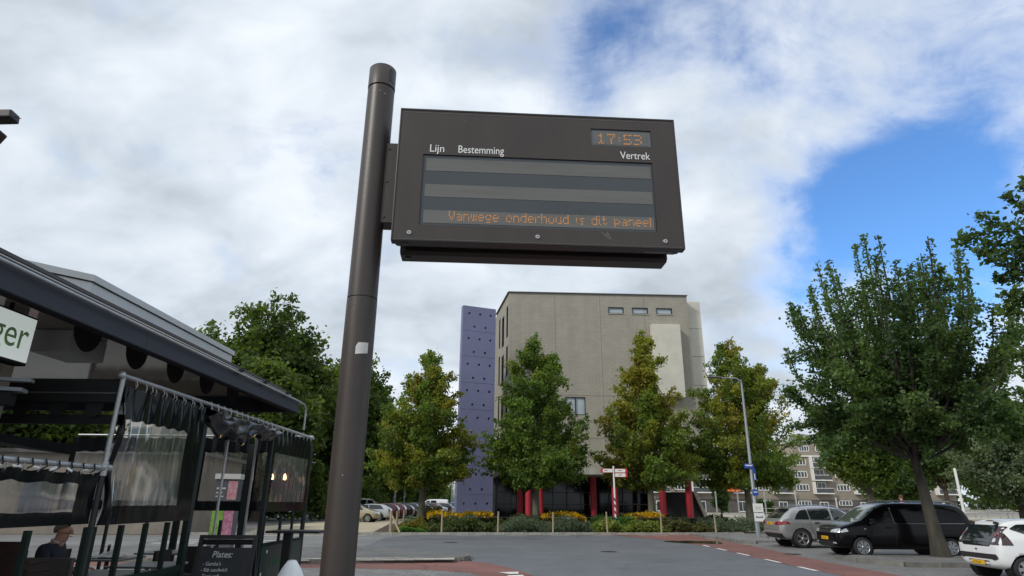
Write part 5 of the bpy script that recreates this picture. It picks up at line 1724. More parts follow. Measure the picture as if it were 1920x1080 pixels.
# chairs and tables
CHB = mat('dark_wicker', (0.022, 0.016, 0.014), 0.7, ns=30, na=0.5, bump=0.6, bs=60)
CHR = mat('brown_wicker', (0.040, 0.018, 0.014), 0.7, ns=30, na=0.5, bump=0.6, bs=60)
def chair_meshes(m_):
    d = {}
    d['seat'] = MB().bx(-0.24, 0.24, -0.24, 0.24, 0.42, 0.47).mesh('seat', m_)
    d['backrest'] = MB().bx(-0.24, 0.24, 0.21, 0.25, 0.47, 0.88).mesh('backrest', m_)
    d['leg'] = MB().bx(-0.02, 0.02, -0.02, 0.02, 0.0, 0.42).mesh('leg', m_)
    d['arm'] = MB().bx(-0.02, 0.02, -0.22, 0.22, 0.64, 0.67).mesh('arm', m_)
    return d
CM = {'b': chair_meshes(CHB), 'r': chair_meshes(CHR)}
def chair(x, y, rz, lbl, k='b', z=0.05, grp='terrace chairs'):
    o = empty('terrace_chair', (x, y, z), rz, lbl, 'chair', grp)
    inst('seat', CM[k]['seat'], o); inst('backrest', CM[k]['backrest'], o)
    for sx_ in (-0.22, 0.22):
        inst('arm', CM[k]['arm'], o, (sx_, 0, 0))
        for sy_ in (-0.22, 0.22):
            inst('leg', CM[k]['leg'], o, (sx_, sy_, 0))
for i, w_ in enumerate(('lowest', 'second lowest', 'third', 'fourth', 'topmost')):
    chair(-5.12 - i * 0.03, 7.15, R(180), w_ + ' brown wicker chair of the stack beside seated man', 'r', 0.05 + i * 0.085, 'stacked wicker chairs')
chair(-5.75, 10.7, R(-90), 'dark wicker chair at the white-topped table behind first curtain')
chair(-5.3, 11.4, R(10), 'dark wicker chair just inside the terrace opening')
chair(-7.2, 11.6, R(-60), 'dark wicker chair farther back at the far terrace table')
chair(-7.3, 10.6, R(-80), 'dark wicker chair on far side of the white-topped table')
def table(x, y, lbl, top, h=0.75, r_=0.4):
    o = empty('terrace_table', (x, y, 0.05), 0, lbl, 'table', 'terrace tables')
    bevel(MB().bx(-r_, r_, -r_, r_, h - 0.03, h).build('table_top', top, o), 0.006)
    MB().tube([(0, 0, 0.03), (0, 0, h - 0.03)], 0.03, 8).build('pedestal', BLK, o)
    MB().lathe([(0.24, 0.0), (0.24, 0.02), (0.05, 0.04)], n=16).build('foot', BLK, o)
GT = mat('grey_table_top', (0.20, 0.20, 0.20), 0.4)
table(-6.5, 10.9, 'terrace table with crumpled white napkins behind first curtain', GT)
table(-5.3, 9.9, 'grey square terrace table near the door opening', GT)
table(-6.2, 12.2, 'grey square terrace table at the far end', GT)
table(-5.15, 8.7, 'terrace table in front of the seated man', mat('dark_table_top', (0.03, 0.03, 0.03), 0.4))
b = MB()
vs = []
for i in range(9):
    for j in range(9):
        u, v = i / 8 - 0.5, j / 8 - 0.5
        vs.append((u * 0.5, v * 0.36, 0.04 * abs(math.sin(9 * u + 4 * v)) + 0.09 * math.exp(-((u - 0.1) ** 2 + v * v) * 14)))
b.add(vs, [(i * 9 + j, (i + 1) * 9 + j, (i + 1) * 9 + j + 1, i * 9 + j + 1) for i in range(8) for j in range(8)], True)
tag(b.build('napkin_pile', mat('white_napkin', (0.70, 0.71, 0.68), 0.8), None, (-6.45, 10.8, 0.803)), 'crumpled white napkins on terrace table behind first curtain', 'napkins')
MB_ = MB().bx(-0.36, 0.36, -0.03, 0.03, 0.0, 0.97)
tag(MB_.build('bench_back', mat('grey_bench_panel', (0.10, 0.09, 0.085), 0.7, ns=4, na=0.2), None, (-5.6, 8.1, 0.05)), 'grey brown bench back panel in front of seated man', 'bench')

# ================================================================== vehicles
TYRE = mat('tyre_rubber', (0.018, 0.018, 0.018), 0.85)
RIM = mat('alloy_rim', (0.42, 0.43, 0.44), 0.3, 0.75)
RIMD = mat('rim_dark', (0.03, 0.03, 0.032), 0.6)
CGL = mat('car_glass', (0.012, 0.016, 0.018), 0.04, spec=0.8, coat=0.3)
CBK = mat('car_black_plastic', (0.014, 0.014, 0.015), 0.55)
RLT = mat('tail_light_red', (0.22, 0.008, 0.012), 0.12, coat=0.8)
HLT = mat('head_light', (0.50, 0.53, 0.55), 0.1, 0.3, coat=0.8)
PLY = mat('yellow_plate', (0.72, 0.42, 0.02), 0.4)
PTX = mat('plate_black', (0.02, 0.02, 0.02), 0.5)
CHR_ = mat('chrome', (0.6, 0.6, 0.6), 0.12, 1.0)
SEAM = mat('panel_gap', (0.006, 0.006, 0.006), 0.7)

def paint(name, col, rough=0.28, metal=0.0, coat=0.8):
    return mat(name, col, rough, metal, coat=coat)

def wheel_meshes(r=0.33, w=0.21, spokes=5, double=False):
    ty = MB().lathe([(r * 0.66, -w * 0.42), (r * 0.9, -w * 0.5), (r * 0.98, -w * 0.40), (r, -w * 0.25), (r, w * 0.25), (r * 0.98, w * 0.40), (r * 0.9, w * 0.5), (r * 0.66, w * 0.42)], n=32, axis='y')
    rm = MB().lathe([(r * 0.68, w * 0.44), (r * 0.64, w * 0.46), (r * 0.60, w * 0.30), (r * 0.58, -w * 0.1)], n=32, axis='y')
    for k in range(spokes):
        for dd in ((-0.14, 0.14) if double else (0,)):
            t = 2 * math.pi * k / spokes + dd
            a = Vector((0.05 * math.cos(t), -w * 0.40, 0.05 * math.sin(t)))
            e = Vector((r * 0.63 * math.cos(t + dd * 0.3), -w * 0.40, r * 0.63 * math.sin(t + dd * 0.3)))
            wd = 0.018 if double else 0.034
            s_ = (e - a).normalized().cross(Vector((0, 1, 0))) * wd
            y1 = Vector((0, 0.03, 0))
            rm.add([a - s_, a + s_, e + s_ * 1.3, e - s_ * 1.3, a - s_ + y1, a + s_ + y1, e + s_ * 1.3 + y1, e - s_ * 1.3 + y1], [(0, 1, 2, 3), (0, 4, 5, 1), (1, 5, 6, 2), (3, 2, 6, 7), (0, 3, 7, 4)])
    rm.lathe([(0.0, w * 0.44), (0.05, w * 0.43), (0.055, w * 0.3)], n=12, axis='y')
    bk = MB().lathe([(r * 0.60, w * 0.12), (0.0, w * 0.12)], n=24, axis='y')
    return ty.mesh('tyre', TYRE), rm.mesh('rim', RIM), bk.mesh('brake_disc', RIMD)

def add_wheels(root, axles, half, r, wm):
    for x in axles:
        for s_ in (-1, 1):
            we = bpy.data.objects.new('wheel', wm[0]); COL.objects.link(we); we.parent = root
            we.location = (x, s_ * half, r)
            if s_ > 0:
                we.rotation_euler.z = math.pi
            inst('rim', wm[1], we); inst('brake_disc', wm[2], we)

def loft(stations):
    """station: x, zbot, zmid, zbelt, ztop, wsill, wmid, wbelt, wtop"""
    rings = []
    for (x, zb, zm, zl, zt, ws, wm_, wl, wt) in stations:
        h = [(0, zb), (ws * 0.75, zb), (ws, zb + 0.07), (wm_, zm), (wl, zl), (wl * 0.985, zl + 0.03), (wt + (wl - wt) * 0.12, zt - (zt - zl) * 0.12 - 0.005), (wt * 0.86, zt - 0.006), (wt * 0.45, zt + 0.006), (0, zt + 0.01)]
        ring = [(x, y, z) for y, z in h] + [(x, -y, z) for y, z in reversed(h[1:-1])]
        rings.append(ring)
    n = len(rings[0])
    b = MB()
    vs = [v for r_ in rings for v in r_]
    fs = [(i * n + k, (i + 1) * n + k, (i + 1) * n + (k + 1) % n, i * n + (k + 1) % n) for i in range(len(rings) - 1) for k in range(n)]
    fs.append(tuple(range(n)))
    fs.append(tuple(reversed(range((len(rings) - 1) * n, len(rings) * n))))
    b.add(vs, fs, True)
    return b

def car_body(root, stations, paint_, axles, arch_r, wr, lvl=2, halfw=1.0):
    o = loft(stations).build('body', paint_, root)
    md = o.modifiers.new('s', 'SUBSURF'); md.levels = lvl; md.render_levels = lvl
    bpy.context.view_layer.update()
    me = bpy.data.meshes.new_from_object(o.evaluated_get(bpy.context.evaluated_depsgraph_get()))
    o.modifiers.clear(); o.data = me
    bm = bmesh.new(); bm.from_mesh(me); bmesh.ops.recalc_face_normals(bm, faces=bm.faces); bm.to_mesh(me)
    bvh = BVHTree.FromBMesh(bm); bm.free()
    cut = MB()
    for x in axles:
        for s_ in (-1, 1):
            cut.lathe([(arch_r, 0.0), (arch_r, 0.0)], (0, 0, 0), 3) if False else None
            cut.tube([(x, s_ * (halfw - 0.32), wr), (x, s_ * (halfw + 0.4), wr)], arch_r, 28, smooth=False)
    # outward consistent normals for the cutter come from tube
    c = cut.mesh('c', None)
    bm = bmesh.new(); bm.from_mesh(c); bmesh.ops.remove_doubles(bm, verts=bm.verts, dist=1e-5); bmesh.ops.recalc_face_normals(bm, faces=bm.faces); bm.to_mesh(c); bm.free()
    co_ = bpy.data.objects.new('c', c); COL.objects.link(co_)
    md = o.modifiers.new('b', 'BOOLEAN'); md.operation = 'DIFFERENCE'; md.solver = 'EXACT'; md.object = co_
    bpy.context.view_layer.update()
    # evaluate in the local frame of the body: the cutter stands at the origin, so the root must still be there
    me2 = bpy.data.meshes.new_from_object(o.evaluated_get(bpy.context.evaluated_depsgraph_get()))
    o.modifiers.clear(); o.data = me2
    bpy.data.objects.remove(co_)
    # dark wheel wells
    for x in axles:
        for s_ in (-1, 1):
            ws = MB()
            ws.tube([(x, s_ * (halfw - 0.315), wr), (x, s_ * (halfw - 0.06), wr)], arch_r - 0.006, 24, cap=False)
            ws.tube([(x, s_ * (halfw - 0.314), wr), (x, s_ * (halfw - 0.31), wr)], arch_r - 0.004, 24)
            ws.build('wheel_well', SEAM, root)
    return o, bvh

def patch(root, bvh, name, poly, axis, side, m_, off=0.006, step=0.06, rnd=0.0):
    """polygon in the side view (x,z), or front/rear view (y,z), laid on the body skin"""
    bm = bmesh.new()
    if rnd:
        pts = []
        n = len(poly)
        for i in range(n):
            p = Vector(poly[i]); a = Vector(poly[i - 1]); c = Vector(poly[(i + 1) % n])
            ra = min(rnd, (a - p).length * 0.45); rc = min(rnd, (c - p).length * 0.45)
            q0 = p + (a - p).normalized() * ra; q2 = p + (c - p).normalized() * rc
            for t in (0, 0.25, 0.5, 0.75, 1):
                pts.append((1 - t) ** 2 * q0 + 2 * t * (1 - t) * p + t * t * q2)
        poly = pts
    vs = [bm.verts.new((p[0], p[1], 0)) for p in poly]
    bm.faces.new(vs)
    for k in (0, 1):
        lo = min(p[k] for p in poly); hi = max(p[k] for p in poly)
        nseg = max(1, int((hi - lo) / step))
        for i in range(1, nseg):
            v = lo + (hi - lo) * i / nseg
            co3 = (v, 0, 0) if k == 0 else (0, v, 0)
            no = (1, 0, 0) if k == 0 else (0, 1, 0)
            bmesh.ops.bisect_plane(bm, geom=bm.verts[:] + bm.edges[:] + bm.faces[:], plane_co=co3, plane_no=no)
    bad = []
    for v in bm.verts:
        a, z = v.co.x, v.co.y
        if axis == 'side':
            o3, d3 = Vector((a, side * 3, z)), Vector((0, -side, 0))
        elif axis == 'end':
            o3, d3 = Vector((side * 5, a, z)), Vector((-side, 0, 0))
        else:
            o3, d3 = Vector((a, z, 5)), Vector((0, 0, -1))
        loc, nor, ix, ds = bvh.ray_cast(o3, d3)
        if loc is None:
            bad.append(v); continue
        if nor.dot(d3) > 0:
            nor = -nor
        v.co = loc + nor * off
    bmesh.ops.delete(bm, geom=bad, context='VERTS')
    bmesh.ops.recalc_face_normals(bm, faces=bm.faces)
    me = bpy.data.meshes.new(name)
    for f in bm.faces:
        f.smooth = True
    bm.to_mesh(me); bm.free()
    me.materials.append(m_)
    o = bpy.data.objects.new(name, me); COL.objects.link(o); o.parent = root
    return o

def line(root, bvh, name, pts, axis, side, m_, w=0.006, off=0.001, parent=None):
    out_ = []
    for a, b_ in zip(pts[:-1], pts[1:]):
        n = max(2, int((Vector(b_) - Vector(a)).length / 0.06))
        for i in range(n):
            out_.append(Vector(a) + (Vector(b_) - Vector(a)) * (i / n))
    out_.append(Vector(pts[-1]))
    P = []
    for q in out_:
        if axis == 'side':
            o3, d3 = Vector((q.x, side * 3, q.y)), Vector((0, -side, 0))
        elif axis == 'end':
            o3, d3 = Vector((side * 5, q.x, q.y)), Vector((-side, 0, 0))
        else:
            o3, d3 = Vector((q.x, q.y, 5)), Vector((0, 0, -1))
        loc, nor, ix, ds = bvh.ray_cast(o3, d3)
        if loc is not None:
            if nor.dot(d3) > 0:
                nor = -nor
            P.append(loc + nor * off)
    if len(P) > 1:
        b = MB().tube(P, w, 5)
        return b.build(name, m_, parent or root)

def plate(root, x, y, z, rz, s, wdt=0.50, hgt=0.11):
    o = MB().box((0, 0, 0), (wdt, 0.012, hgt)).build('number_plate', PLY, root, (x, y, z), rz)
    text('plate_text', s, hgt * 0.85, PTX, o, frame_mat((-wdt * 0.44, -0.0075, -hgt * 0.30), (1, 0, 0), (0, 0, 1)), 0.0005, sx=0.92)
    return o

def place(root, loc, rz):
    root.location = loc
    root.rotation_euler.z = rz

# ---- grey SUV (local +x = forward)
def suv():
    root = empty('parked_suv', (0, 0, 0), 0, 'silver grey sport utility car parked tail to the red lane', 'car')
    P_ = paint('warm_grey_metallic', (0.42, 0.42, 0.42), 0.28, 0.6)
    S_ = [(-2.33, .50, .70, .86, .92, .60, .70, .68, .58), (-2.29, .42, .70, .98, 1.03, .78, .84, .82, .70), (-2.16, .34, .70, 1.06, 1.14, .86, .91, .89, .74),
          (-1.98, .30, .68, 1.08, 1.30, .89, .93, .90, .70), (-1.72, .27, .66, 1.09, 1.52, .90, .945, .91, .64), (-1.45, .25, .65, 1.09, 1.585, .90, .945, .91, .62), (-0.7, .23, .64, 1.06, 1.63, .90, .945, .91, .63),
          (0.0, .23, .63, 1.03, 1.63, .90, .94, .90, .63), (0.45, .23, .62, 1.01, 1.575, .90, .94, .90, .63), (0.95, .23, .62, 1.0, 1.27, .90, .94, .90, .68), (1.28, .24, .62, .99, 1.06, .90, .94, .89, .74),
          (1.8, .25, .62, .94, 1.0, .89, .93, .87, .72), (2.15, .30, .60, .85, .91, .84, .88, .82, .66), (2.31, .36, .58, .74, .78, .70, .76, .70, .55), (2.35, .45, .58, .68, .70, .55, .60, .55, .45)]
    ax = (-1.42, 1.45)
    body, bv = car_body(root, S_, P_, ax, 0.41, 0.365, 2, 0.945)
    add_wheels(root, ax, 0.83, 0.365, wheel_meshes(0.365, 0.23, 5))
    for sd in (-1, 1):
        patch(root, bv, 'rear_quarter_window', [(-1.66, 1.10), (-1.02, 1.10), (-1.02, 1.50), (-1.30, 1.46), (-1.50, 1.30)], 'side', sd, CGL, rnd=0.06)
        patch(root, bv, 'rear_door_window', [(-0.98, 1.10), (-0.10, 1.08), (-0.08, 1.545), (-0.98, 1.51)], 'side', sd, CGL, rnd=0.03)
        patch(root, bv, 'front_door_window', [(0.0, 1.08), (0.98, 1.05), (0.90, 1.14), (0.36, 1.50), (0.0, 1.545)], 'side', sd, CGL, rnd=0.03)
        patch(root, bv, 'sill_trim', [(-1.0, .26), (1.02, .26), (1.02, .36), (-1.0, .36)], 'side', sd, CBK, 0.012)
        for xx in (-0.75, 0.28):
            h = MB().box((xx, sd * 0.95, 0.985), (0.2, 0.03, 0.035)).build('door_handle', CHR_, root)
        line(root, bv, 'door_gap', [(-1.02, 1.06), (-1.0, .80), (-0.86, .42)], 'side', sd, SEAM)
        line(root, bv, 'door_gap', [(-0.04, 1.06), (-0.02, .40)], 'side', sd, SEAM)
        line(root, bv, 'door_gap', [(1.0, 1.0), (1.02, .40)], 'side', sd, SEAM)
        line(root, bv, 'window_trim', [(-1.70, 1.095), (1.05, 1.045)], 'side', sd, CHR_, 0.009, 0.006)
        a = 0.40
        line(root, bv, 'shoulder_line', [(-1.9, .93), (1.6, .88)], 'side', sd, mat('crease', (0.14, 0.135, 0.125), 0.35, 0.5), 0.007, -0.003)
        rr = MB(); rr.tube([(-1.3, sd * .60, 1.60), (-1.1, sd * .61, 1.655), (0.1, sd * .61, 1.665), (0.35, sd * .60, 1.60)], 0.018, 8); rr.build('roof_rail', CHR_, root)
        patch(root, bv, 'tail_light', [(-2.27, .88), (-1.86, .93), (-1.94, 1.03), (-2.2, 1.03)], 'side', sd, RLT, 0.012, rnd=0.04)
        patch(root, bv, 'tail_light', [(sd * .48, .89), (sd * .86, .88), (sd * .88, 1.03), (sd * .50, 1.0)], 'end', -1, RLT, 0.012, rnd=0.04)
        mr = MB().box((0.93, sd * 1.02, 1.10), (0.12, 0.2, 0.14)); bevel(mr.build('mirror', P_, root), 0.03)
        ex = MB().box((-2.27, sd * 0.55, .345), (0.06, 0.26, 0.09)); bevel(ex.build('exhaust_trim', CHR_, root), 0.02)
    patch(root, bv, 'rear_window', [(-.66, 1.13), (.66, 1.13), (.58, 1.50), (-.58, 1.50)], 'end', -1, CGL, rnd=0.05)
    patch(root, bv, 'windscreen', [(-.72, 1.09), (.72, 1.09), (.60, 1.55), (-.60, 1.55)], 'end', 1, CGL, rnd=0.05)
    patch(root, bv, 'rear_bumper_trim', [(-.80, .38), (.80, .38), (.84, .56), (-.84, .56)], 'end', -1, CBK, 0.012, rnd=0.04)
    line(root, bv, 'tailgate_gap', [(-.80, .90), (-.76, .70), (.76, .70), (.80, .90)], 'end', -1, SEAM)
    sp = MB().box((-1.80, 0, 1.575), (0.22, 1.14, 0.035), 0, 0.12); bevel(sp.build('spoiler', P_, root), 0.012)
    plate(root, -2.335, 0.0, 0.93, -R(90), 'HB-308-K')
    return root
s_ = suv(); place(s_, (13.44, 28.32, 0), R(1.5))

# ---- black van facing left
def van():
    root = empty('parked_van', (0, 0, 0), 0, 'black compact van with roof rails parked behind leaning tree trunk', 'van')
    P_ = mat('gloss_black', (0.004, 0.004, 0.005), 0.2, spec=0.2, coat=0.12)
    S_ = [(-2.42, .45, .75, 1.05, 1.15, .74, .80, .78, .66), (-2.38, .36, .75, 1.12, 1.45, .84, .88, .85, .68), (-2.25, .28, .72, 1.14, 1.72, .87, .90, .87, .66), (-1.95, .25, .70, 1.14, 1.80, .87, .90, .87, .66),
          (-1.0, .23, .68, 1.12, 1.83, .87, .90, .87, .66), (0.2, .23, .66, 1.09, 1.83, .87, .90, .87, .66), (0.75, .23, .66, 1.07, 1.77, .87, .90, .87, .66), (1.2, .23, .65, 1.05, 1.47, .87, .90, .86, .70),
          (1.58, .24, .64, 1.03, 1.16, .87, .89, .85, .74), (1.95, .25, .63, 1.0, 1.09, .86, .88, .84, .71), (2.25, .27, .60, .92, 1.0, .82, .86, .81, .66), (2.38, .30, .56, .80, .88, .74, .78, .75, .60), (2.43, .36, .54, .68, .76, .62, .66, .63, .5)]
    ax = (-1.50, 1.56)
    body, bv = car_body(root, S_, P_, ax, 0.37, 0.325, 2, 0.90)
    add_wheels(root, ax, 0.785, 0.325, wheel_meshes(0.325, 0.21, 7, True))
    VGL = mat('privacy_glass', (0.003, 0.003, 0.004), 0.08, spec=0.22)
    for sd in (-1, 1):
        patch(root, bv, 'front_door_window', [(0.42, 1.14), (1.32, 1.10), (0.86, 1.63), (0.44, 1.66)], 'side', sd, VGL, rnd=0.04)
        patch(root, bv, 'side_window', [(-0.72, 1.14), (0.30, 1.13), (0.30, 1.67), (-0.72, 1.68)], 'side', sd, VGL, rnd=0.05)
        patch(root, bv, 'rear_side_window', [(-2.08, 1.15), (-0.86, 1.14), (-0.86, 1.68), (-1.92, 1.66)], 'side', sd, VGL, rnd=0.06)
        line(root, bv, 'window_trim', [(-2.10, 1.13), (0.30, 1.115)], 'side', sd, CHR_, 0.008, 0.004)
        line(root, bv, 'pillar_highlight', [(0.36, 1.66), (0.34, 1.10)], 'side', sd, mat('pillar_gloss', (0.03, 0.03, 0.032), 0.1, coat=1.0), 0.012, 0.0)
        line(root, bv, 'door_gap', [(0.37, 1.12), (0.38, .36)], 'side', sd, SEAM)
        line(root, bv, 'door_gap', [(1.38, 1.06), (1.30, .70), (1.20, .40)], 'side', sd, SEAM)
        line(root, bv, 'slide_rail', [(-2.2, .92), (-0.7, .90)], 'side', sd, SEAM, 0.01)
        rr = MB(); rr.tube([(-2.0, sd * .63, 1.79), (-1.85, sd * .645, 1.865), (0.1, sd * .645, 1.89), (0.42, sd * .63, 1.80)], 0.02, 8)
        for xx in (-1.3, -0.5): rr.tube([(xx, sd * .64, 1.80), (xx, sd * .645, 1.87)], 0.016, 6)
        rr.build('roof_rail', mat('rail_silver', (0.35, 0.36, 0.38), 0.3, 0.7), root)
        mr = MB().box((1.18, sd * 1.0, 1.17), (0.13, 0.2, 0.2)); bevel(mr.build('mirror', P_, root), 0.03)
        patch(root, bv, 'headlight', [(sd * .42, .80), (sd * .80, .80), (sd * .80, .93), (sd * .45, .885)], 'end', 1, HLT, 0.01, rnd=0.03)
        patch(root, bv, 'headlight', [(1.98, .84), (2.26, .79), (2.22, .87), (2.05, .95)], 'side', sd, HLT, 0.01, rnd=0.03)
        patch(root, bv, 'fog_light', [(sd * .52, .43), (sd * .72, .43), (sd * .70, .48), (sd * .54, .48)], 'end', 1, HLT, 0.01, rnd=0.02)
        h = MB().box((0.56, sd * 0.905, 0.98), (0.2, 0.03, 0.04)); h.build('door_handle', P_, root)
        MB().box((1.42, sd * 0.895, 0.93), (0.07, 0.012, 0.025)).build('side_repeater', HLT, root)
    patch(root, bv, 'windscreen', [(-.76, 1.16), (.76, 1.16), (.63, 1.74), (-.63, 1.74)], 'end', 1, mat('windscreen_glass', (0.07, 0.085, 0.085), 0.05, spec=0.9, coat=0.6), rnd=0.05)
    patch(root, bv, 'grille', [(-.40, .80), (.40, .80), (.42, .88), (-.42, .88)], 'end', 1, CBK, 0.008, rnd=0.02)
    line(root, bv, 'grille_trim', [(-.74, .785), (.74, .785)], 'end', 1, CHR_, 0.008, 0.008)
    patch(root, bv, 'lower_grille', [(-.55, .36), (.55, .36), (.60, .50), (-.60, .50)], 'end', 1, CBK, 0.008, rnd=0.03)
    bd_ = MB().lathe([(0.075, 0.0), (0.075, 0.012), (0.062, 0.012), (0.062, 0.0)], n=24, axis='y')
    bd_.add([(-0.045, -0.006, 0.045), (-0.028, -0.006, 0.045), (0, -0.006, -0.02), (0.028, -0.006, 0.045), (0.045, -0.006, 0.045), (0.008, -0.006, -0.05), (-0.008, -0.006, -0.05)], [(0, 1, 2, 6), (4, 5, 2, 3), (2, 5, 6)])
    bd_.build('badge', CHR_, root, (2.335, 0, .86), R(90))
    plate(root, 2.44, 0.0, 0.60, R(90), 'V-461-DK', 0.48, 0.11)
    w_ = MB(); w_.tube([(1.66, -.55, 1.15), (1.52, .05, 1.24)], 0.012, 5); w_.tube([(1.66, .1, 1.15), (1.52, .62, 1.24)], 0.012, 5); w_.build('wiper', CBK, root)
    return root
v_ = van(); place(v_, (13.76, 23.92, 0), R(180)); v_.scale = (1, 1, 0.975)

# ---- white small hatchback, tail to the lane
def hatch():
    root = empty('parked_hatchback', (0, 0, 0), 0, 'small white hatchback with black tailgate glass at right edge', 'car')
    P_ = paint('white_gloss', (0.74, 0.75, 0.75), 0.25, 0.0, 0.6)
    S_ = [(-1.72, .40, .58, .74, .80, .56, .64, .62, .50), (-1.69, .32, .58, .84, .90, .70, .75, .73, .62), (-1.58, .26, .58, .92, 1.06, .76, .80, .77, .64), (-1.42, .24, .58, .96, 1.30, .79, .815, .78, .60),
          (-1.22, .23, .58, .97, 1.42, .80, .815, .78, .57), (-0.9, .22, .58, .97, 1.455, .80, .815, .78, .56), (-0.2, .22, .58, .95, 1.465, .80, .815, .78, .57), (0.35, .22, .58, .93, 1.42, .80, .815, .78, .58),
          (0.85, .22, .58, .92, 1.12, .80, .81, .77, .62), (1.1, .22, .58, .90, .99, .80, .81, .76, .64), (1.45, .25, .56, .82, .89, .76, .79, .72, .58), (1.66, .30, .52, .68, .74, .64, .70, .62, .48), (1.72, .38, .52, .62, .64, .50, .56, .5, .4)]
    ax = (-1.16, 1.18)
    body, bv = car_body(root, S_, P_, ax, 0.34, 0.285, 2, 0.815)
    add_wheels(root, ax, 0.715, 0.285, wheel_meshes(0.285, 0.17, 6))
    for sd in (-1, 1):
        patch(root, bv, 'rear_side_window', [(-1.28, 1.22), (-0.62, .97), (-0.42, .97), (-0.42, 1.34), (-1.05, 1.33)], 'side', sd, CGL, rnd=0.06)
        patch(root, bv, 'door_window', [(-0.36, .97), (0.74, .95), (0.36, 1.30), (-0.36, 1.34)], 'side', sd, CGL, rnd=0.04)
        line(root, bv, 'door_gap', [(-0.39, 1.34), (-0.40, .36)], 'side', sd, SEAM)
        line(root, bv, 'door_gap', [(0.74, .93), (0.76, .36)], 'side', sd, SEAM)
        patch(root, bv, 'tail_light', [(sd * .52, .84), (sd * .745, .84), (sd * .62, 1.28), (sd * .50, 1.28)], 'end', -1, mat('tail_cluster_dark', (0.035, 0.010, 0.012), 0.1, coat=0.8), 0.010, rnd=0.03)
        patch(root, bv, 'tail_light', [(-1.60, .84), (-1.34, .84), (-1.44, 1.12), (-1.50, 1.16)], 'side', sd, MATS['tail_cluster_dark'], 0.010, rnd=0.02)
        patch(root, bv, 'reverse_light', [(sd * .56, .90), (sd * .66, .90), (sd * .65, .98), (sd * .57, 1.0)], 'end', -1, HLT, 0.018, rnd=0.03)
        patch(root, bv, 'stop_light', [(sd * .55, 1.04), (sd * .62, 1.04), (sd * .60, 1.12), (sd * .55, 1.12)], 'end', -1, RLT, 0.018, rnd=0.03)
        mr = MB().box((0.62, sd * .90, .98), (0.1, 0.16, 0.12)); bevel(mr.build('mirror', CBK, root), 0.03)
        hg = MB().box((-1.40, sd * .44, 1.355), (0.10, 0.08, 0.07), 0, 0.3); bevel(hg.build('tailgate_hinge', CBK, root), 0.012)
    patch(root, bv, 'tailgate_glass', [(-.50, .80), (.50, .80), (.54, .90), (.53, 1.30), (-.53, 1.30), (-.54, .90)], 'end', -1, CGL, 0.012, rnd=0.08)
    patch(root, bv, 'brake_light', [(-.13, 1.392), (.13, 1.392), (.12, 1.41), (-.12, 1.41)], 'end', -1, RLT, 0.01)
    patch(root, bv, 'bumper_strip', [(-.70, .52), (-.66, .62), (.66, .62), (.70, .52), (.56, .47), (.50, .50), (-.50, .50), (-.56, .47)], 'end', -1, mat('bumper_dark', (0.025, 0.023, 0.025), 0.5), 0.012, rnd=0.03)
    patch(root, bv, 'plate_recess', [(-.36, .345), (.36, .345), (.38, .455), (-.38, .455)], 'end', -1, CBK, 0.004, rnd=0.03)
    plate(root, -1.745, 0.0, 0.40, -R(90), '5-XTD-87', 0.46, 0.095)
    bg_ = MB()
    for dz in (0.0, 0.035):
        bg_.add([(-0.045, 0, -0.03 + dz), (0, 0, 0.005 + dz), (0.045, 0, -0.03 + dz), (0.045, 0, -0.012 + dz), (0, 0, 0.025 + dz), (-0.045, 0, -0.012 + dz)], [(0, 1, 4, 5), (1, 2, 3, 4)])
    bg_.build('badge', CHR_, root, (-1.725, 0, .86), -R(90))
    MB().box((-1.735, 0, .72), (0.02, 0.05, 0.025)).build('tailgate_button', CBK, root)
    patch(root, bv, 'windscreen', [(-.66, 1.0), (.66, 1.0), (.54, 1.38), (-.54, 1.38)], 'end', 1, CGL, rnd=0.05)
    return root
h_ = hatch(); place(h_, (13.45, 16.75, 0), R(-2)); h_.scale = (1, 1, 0.955)

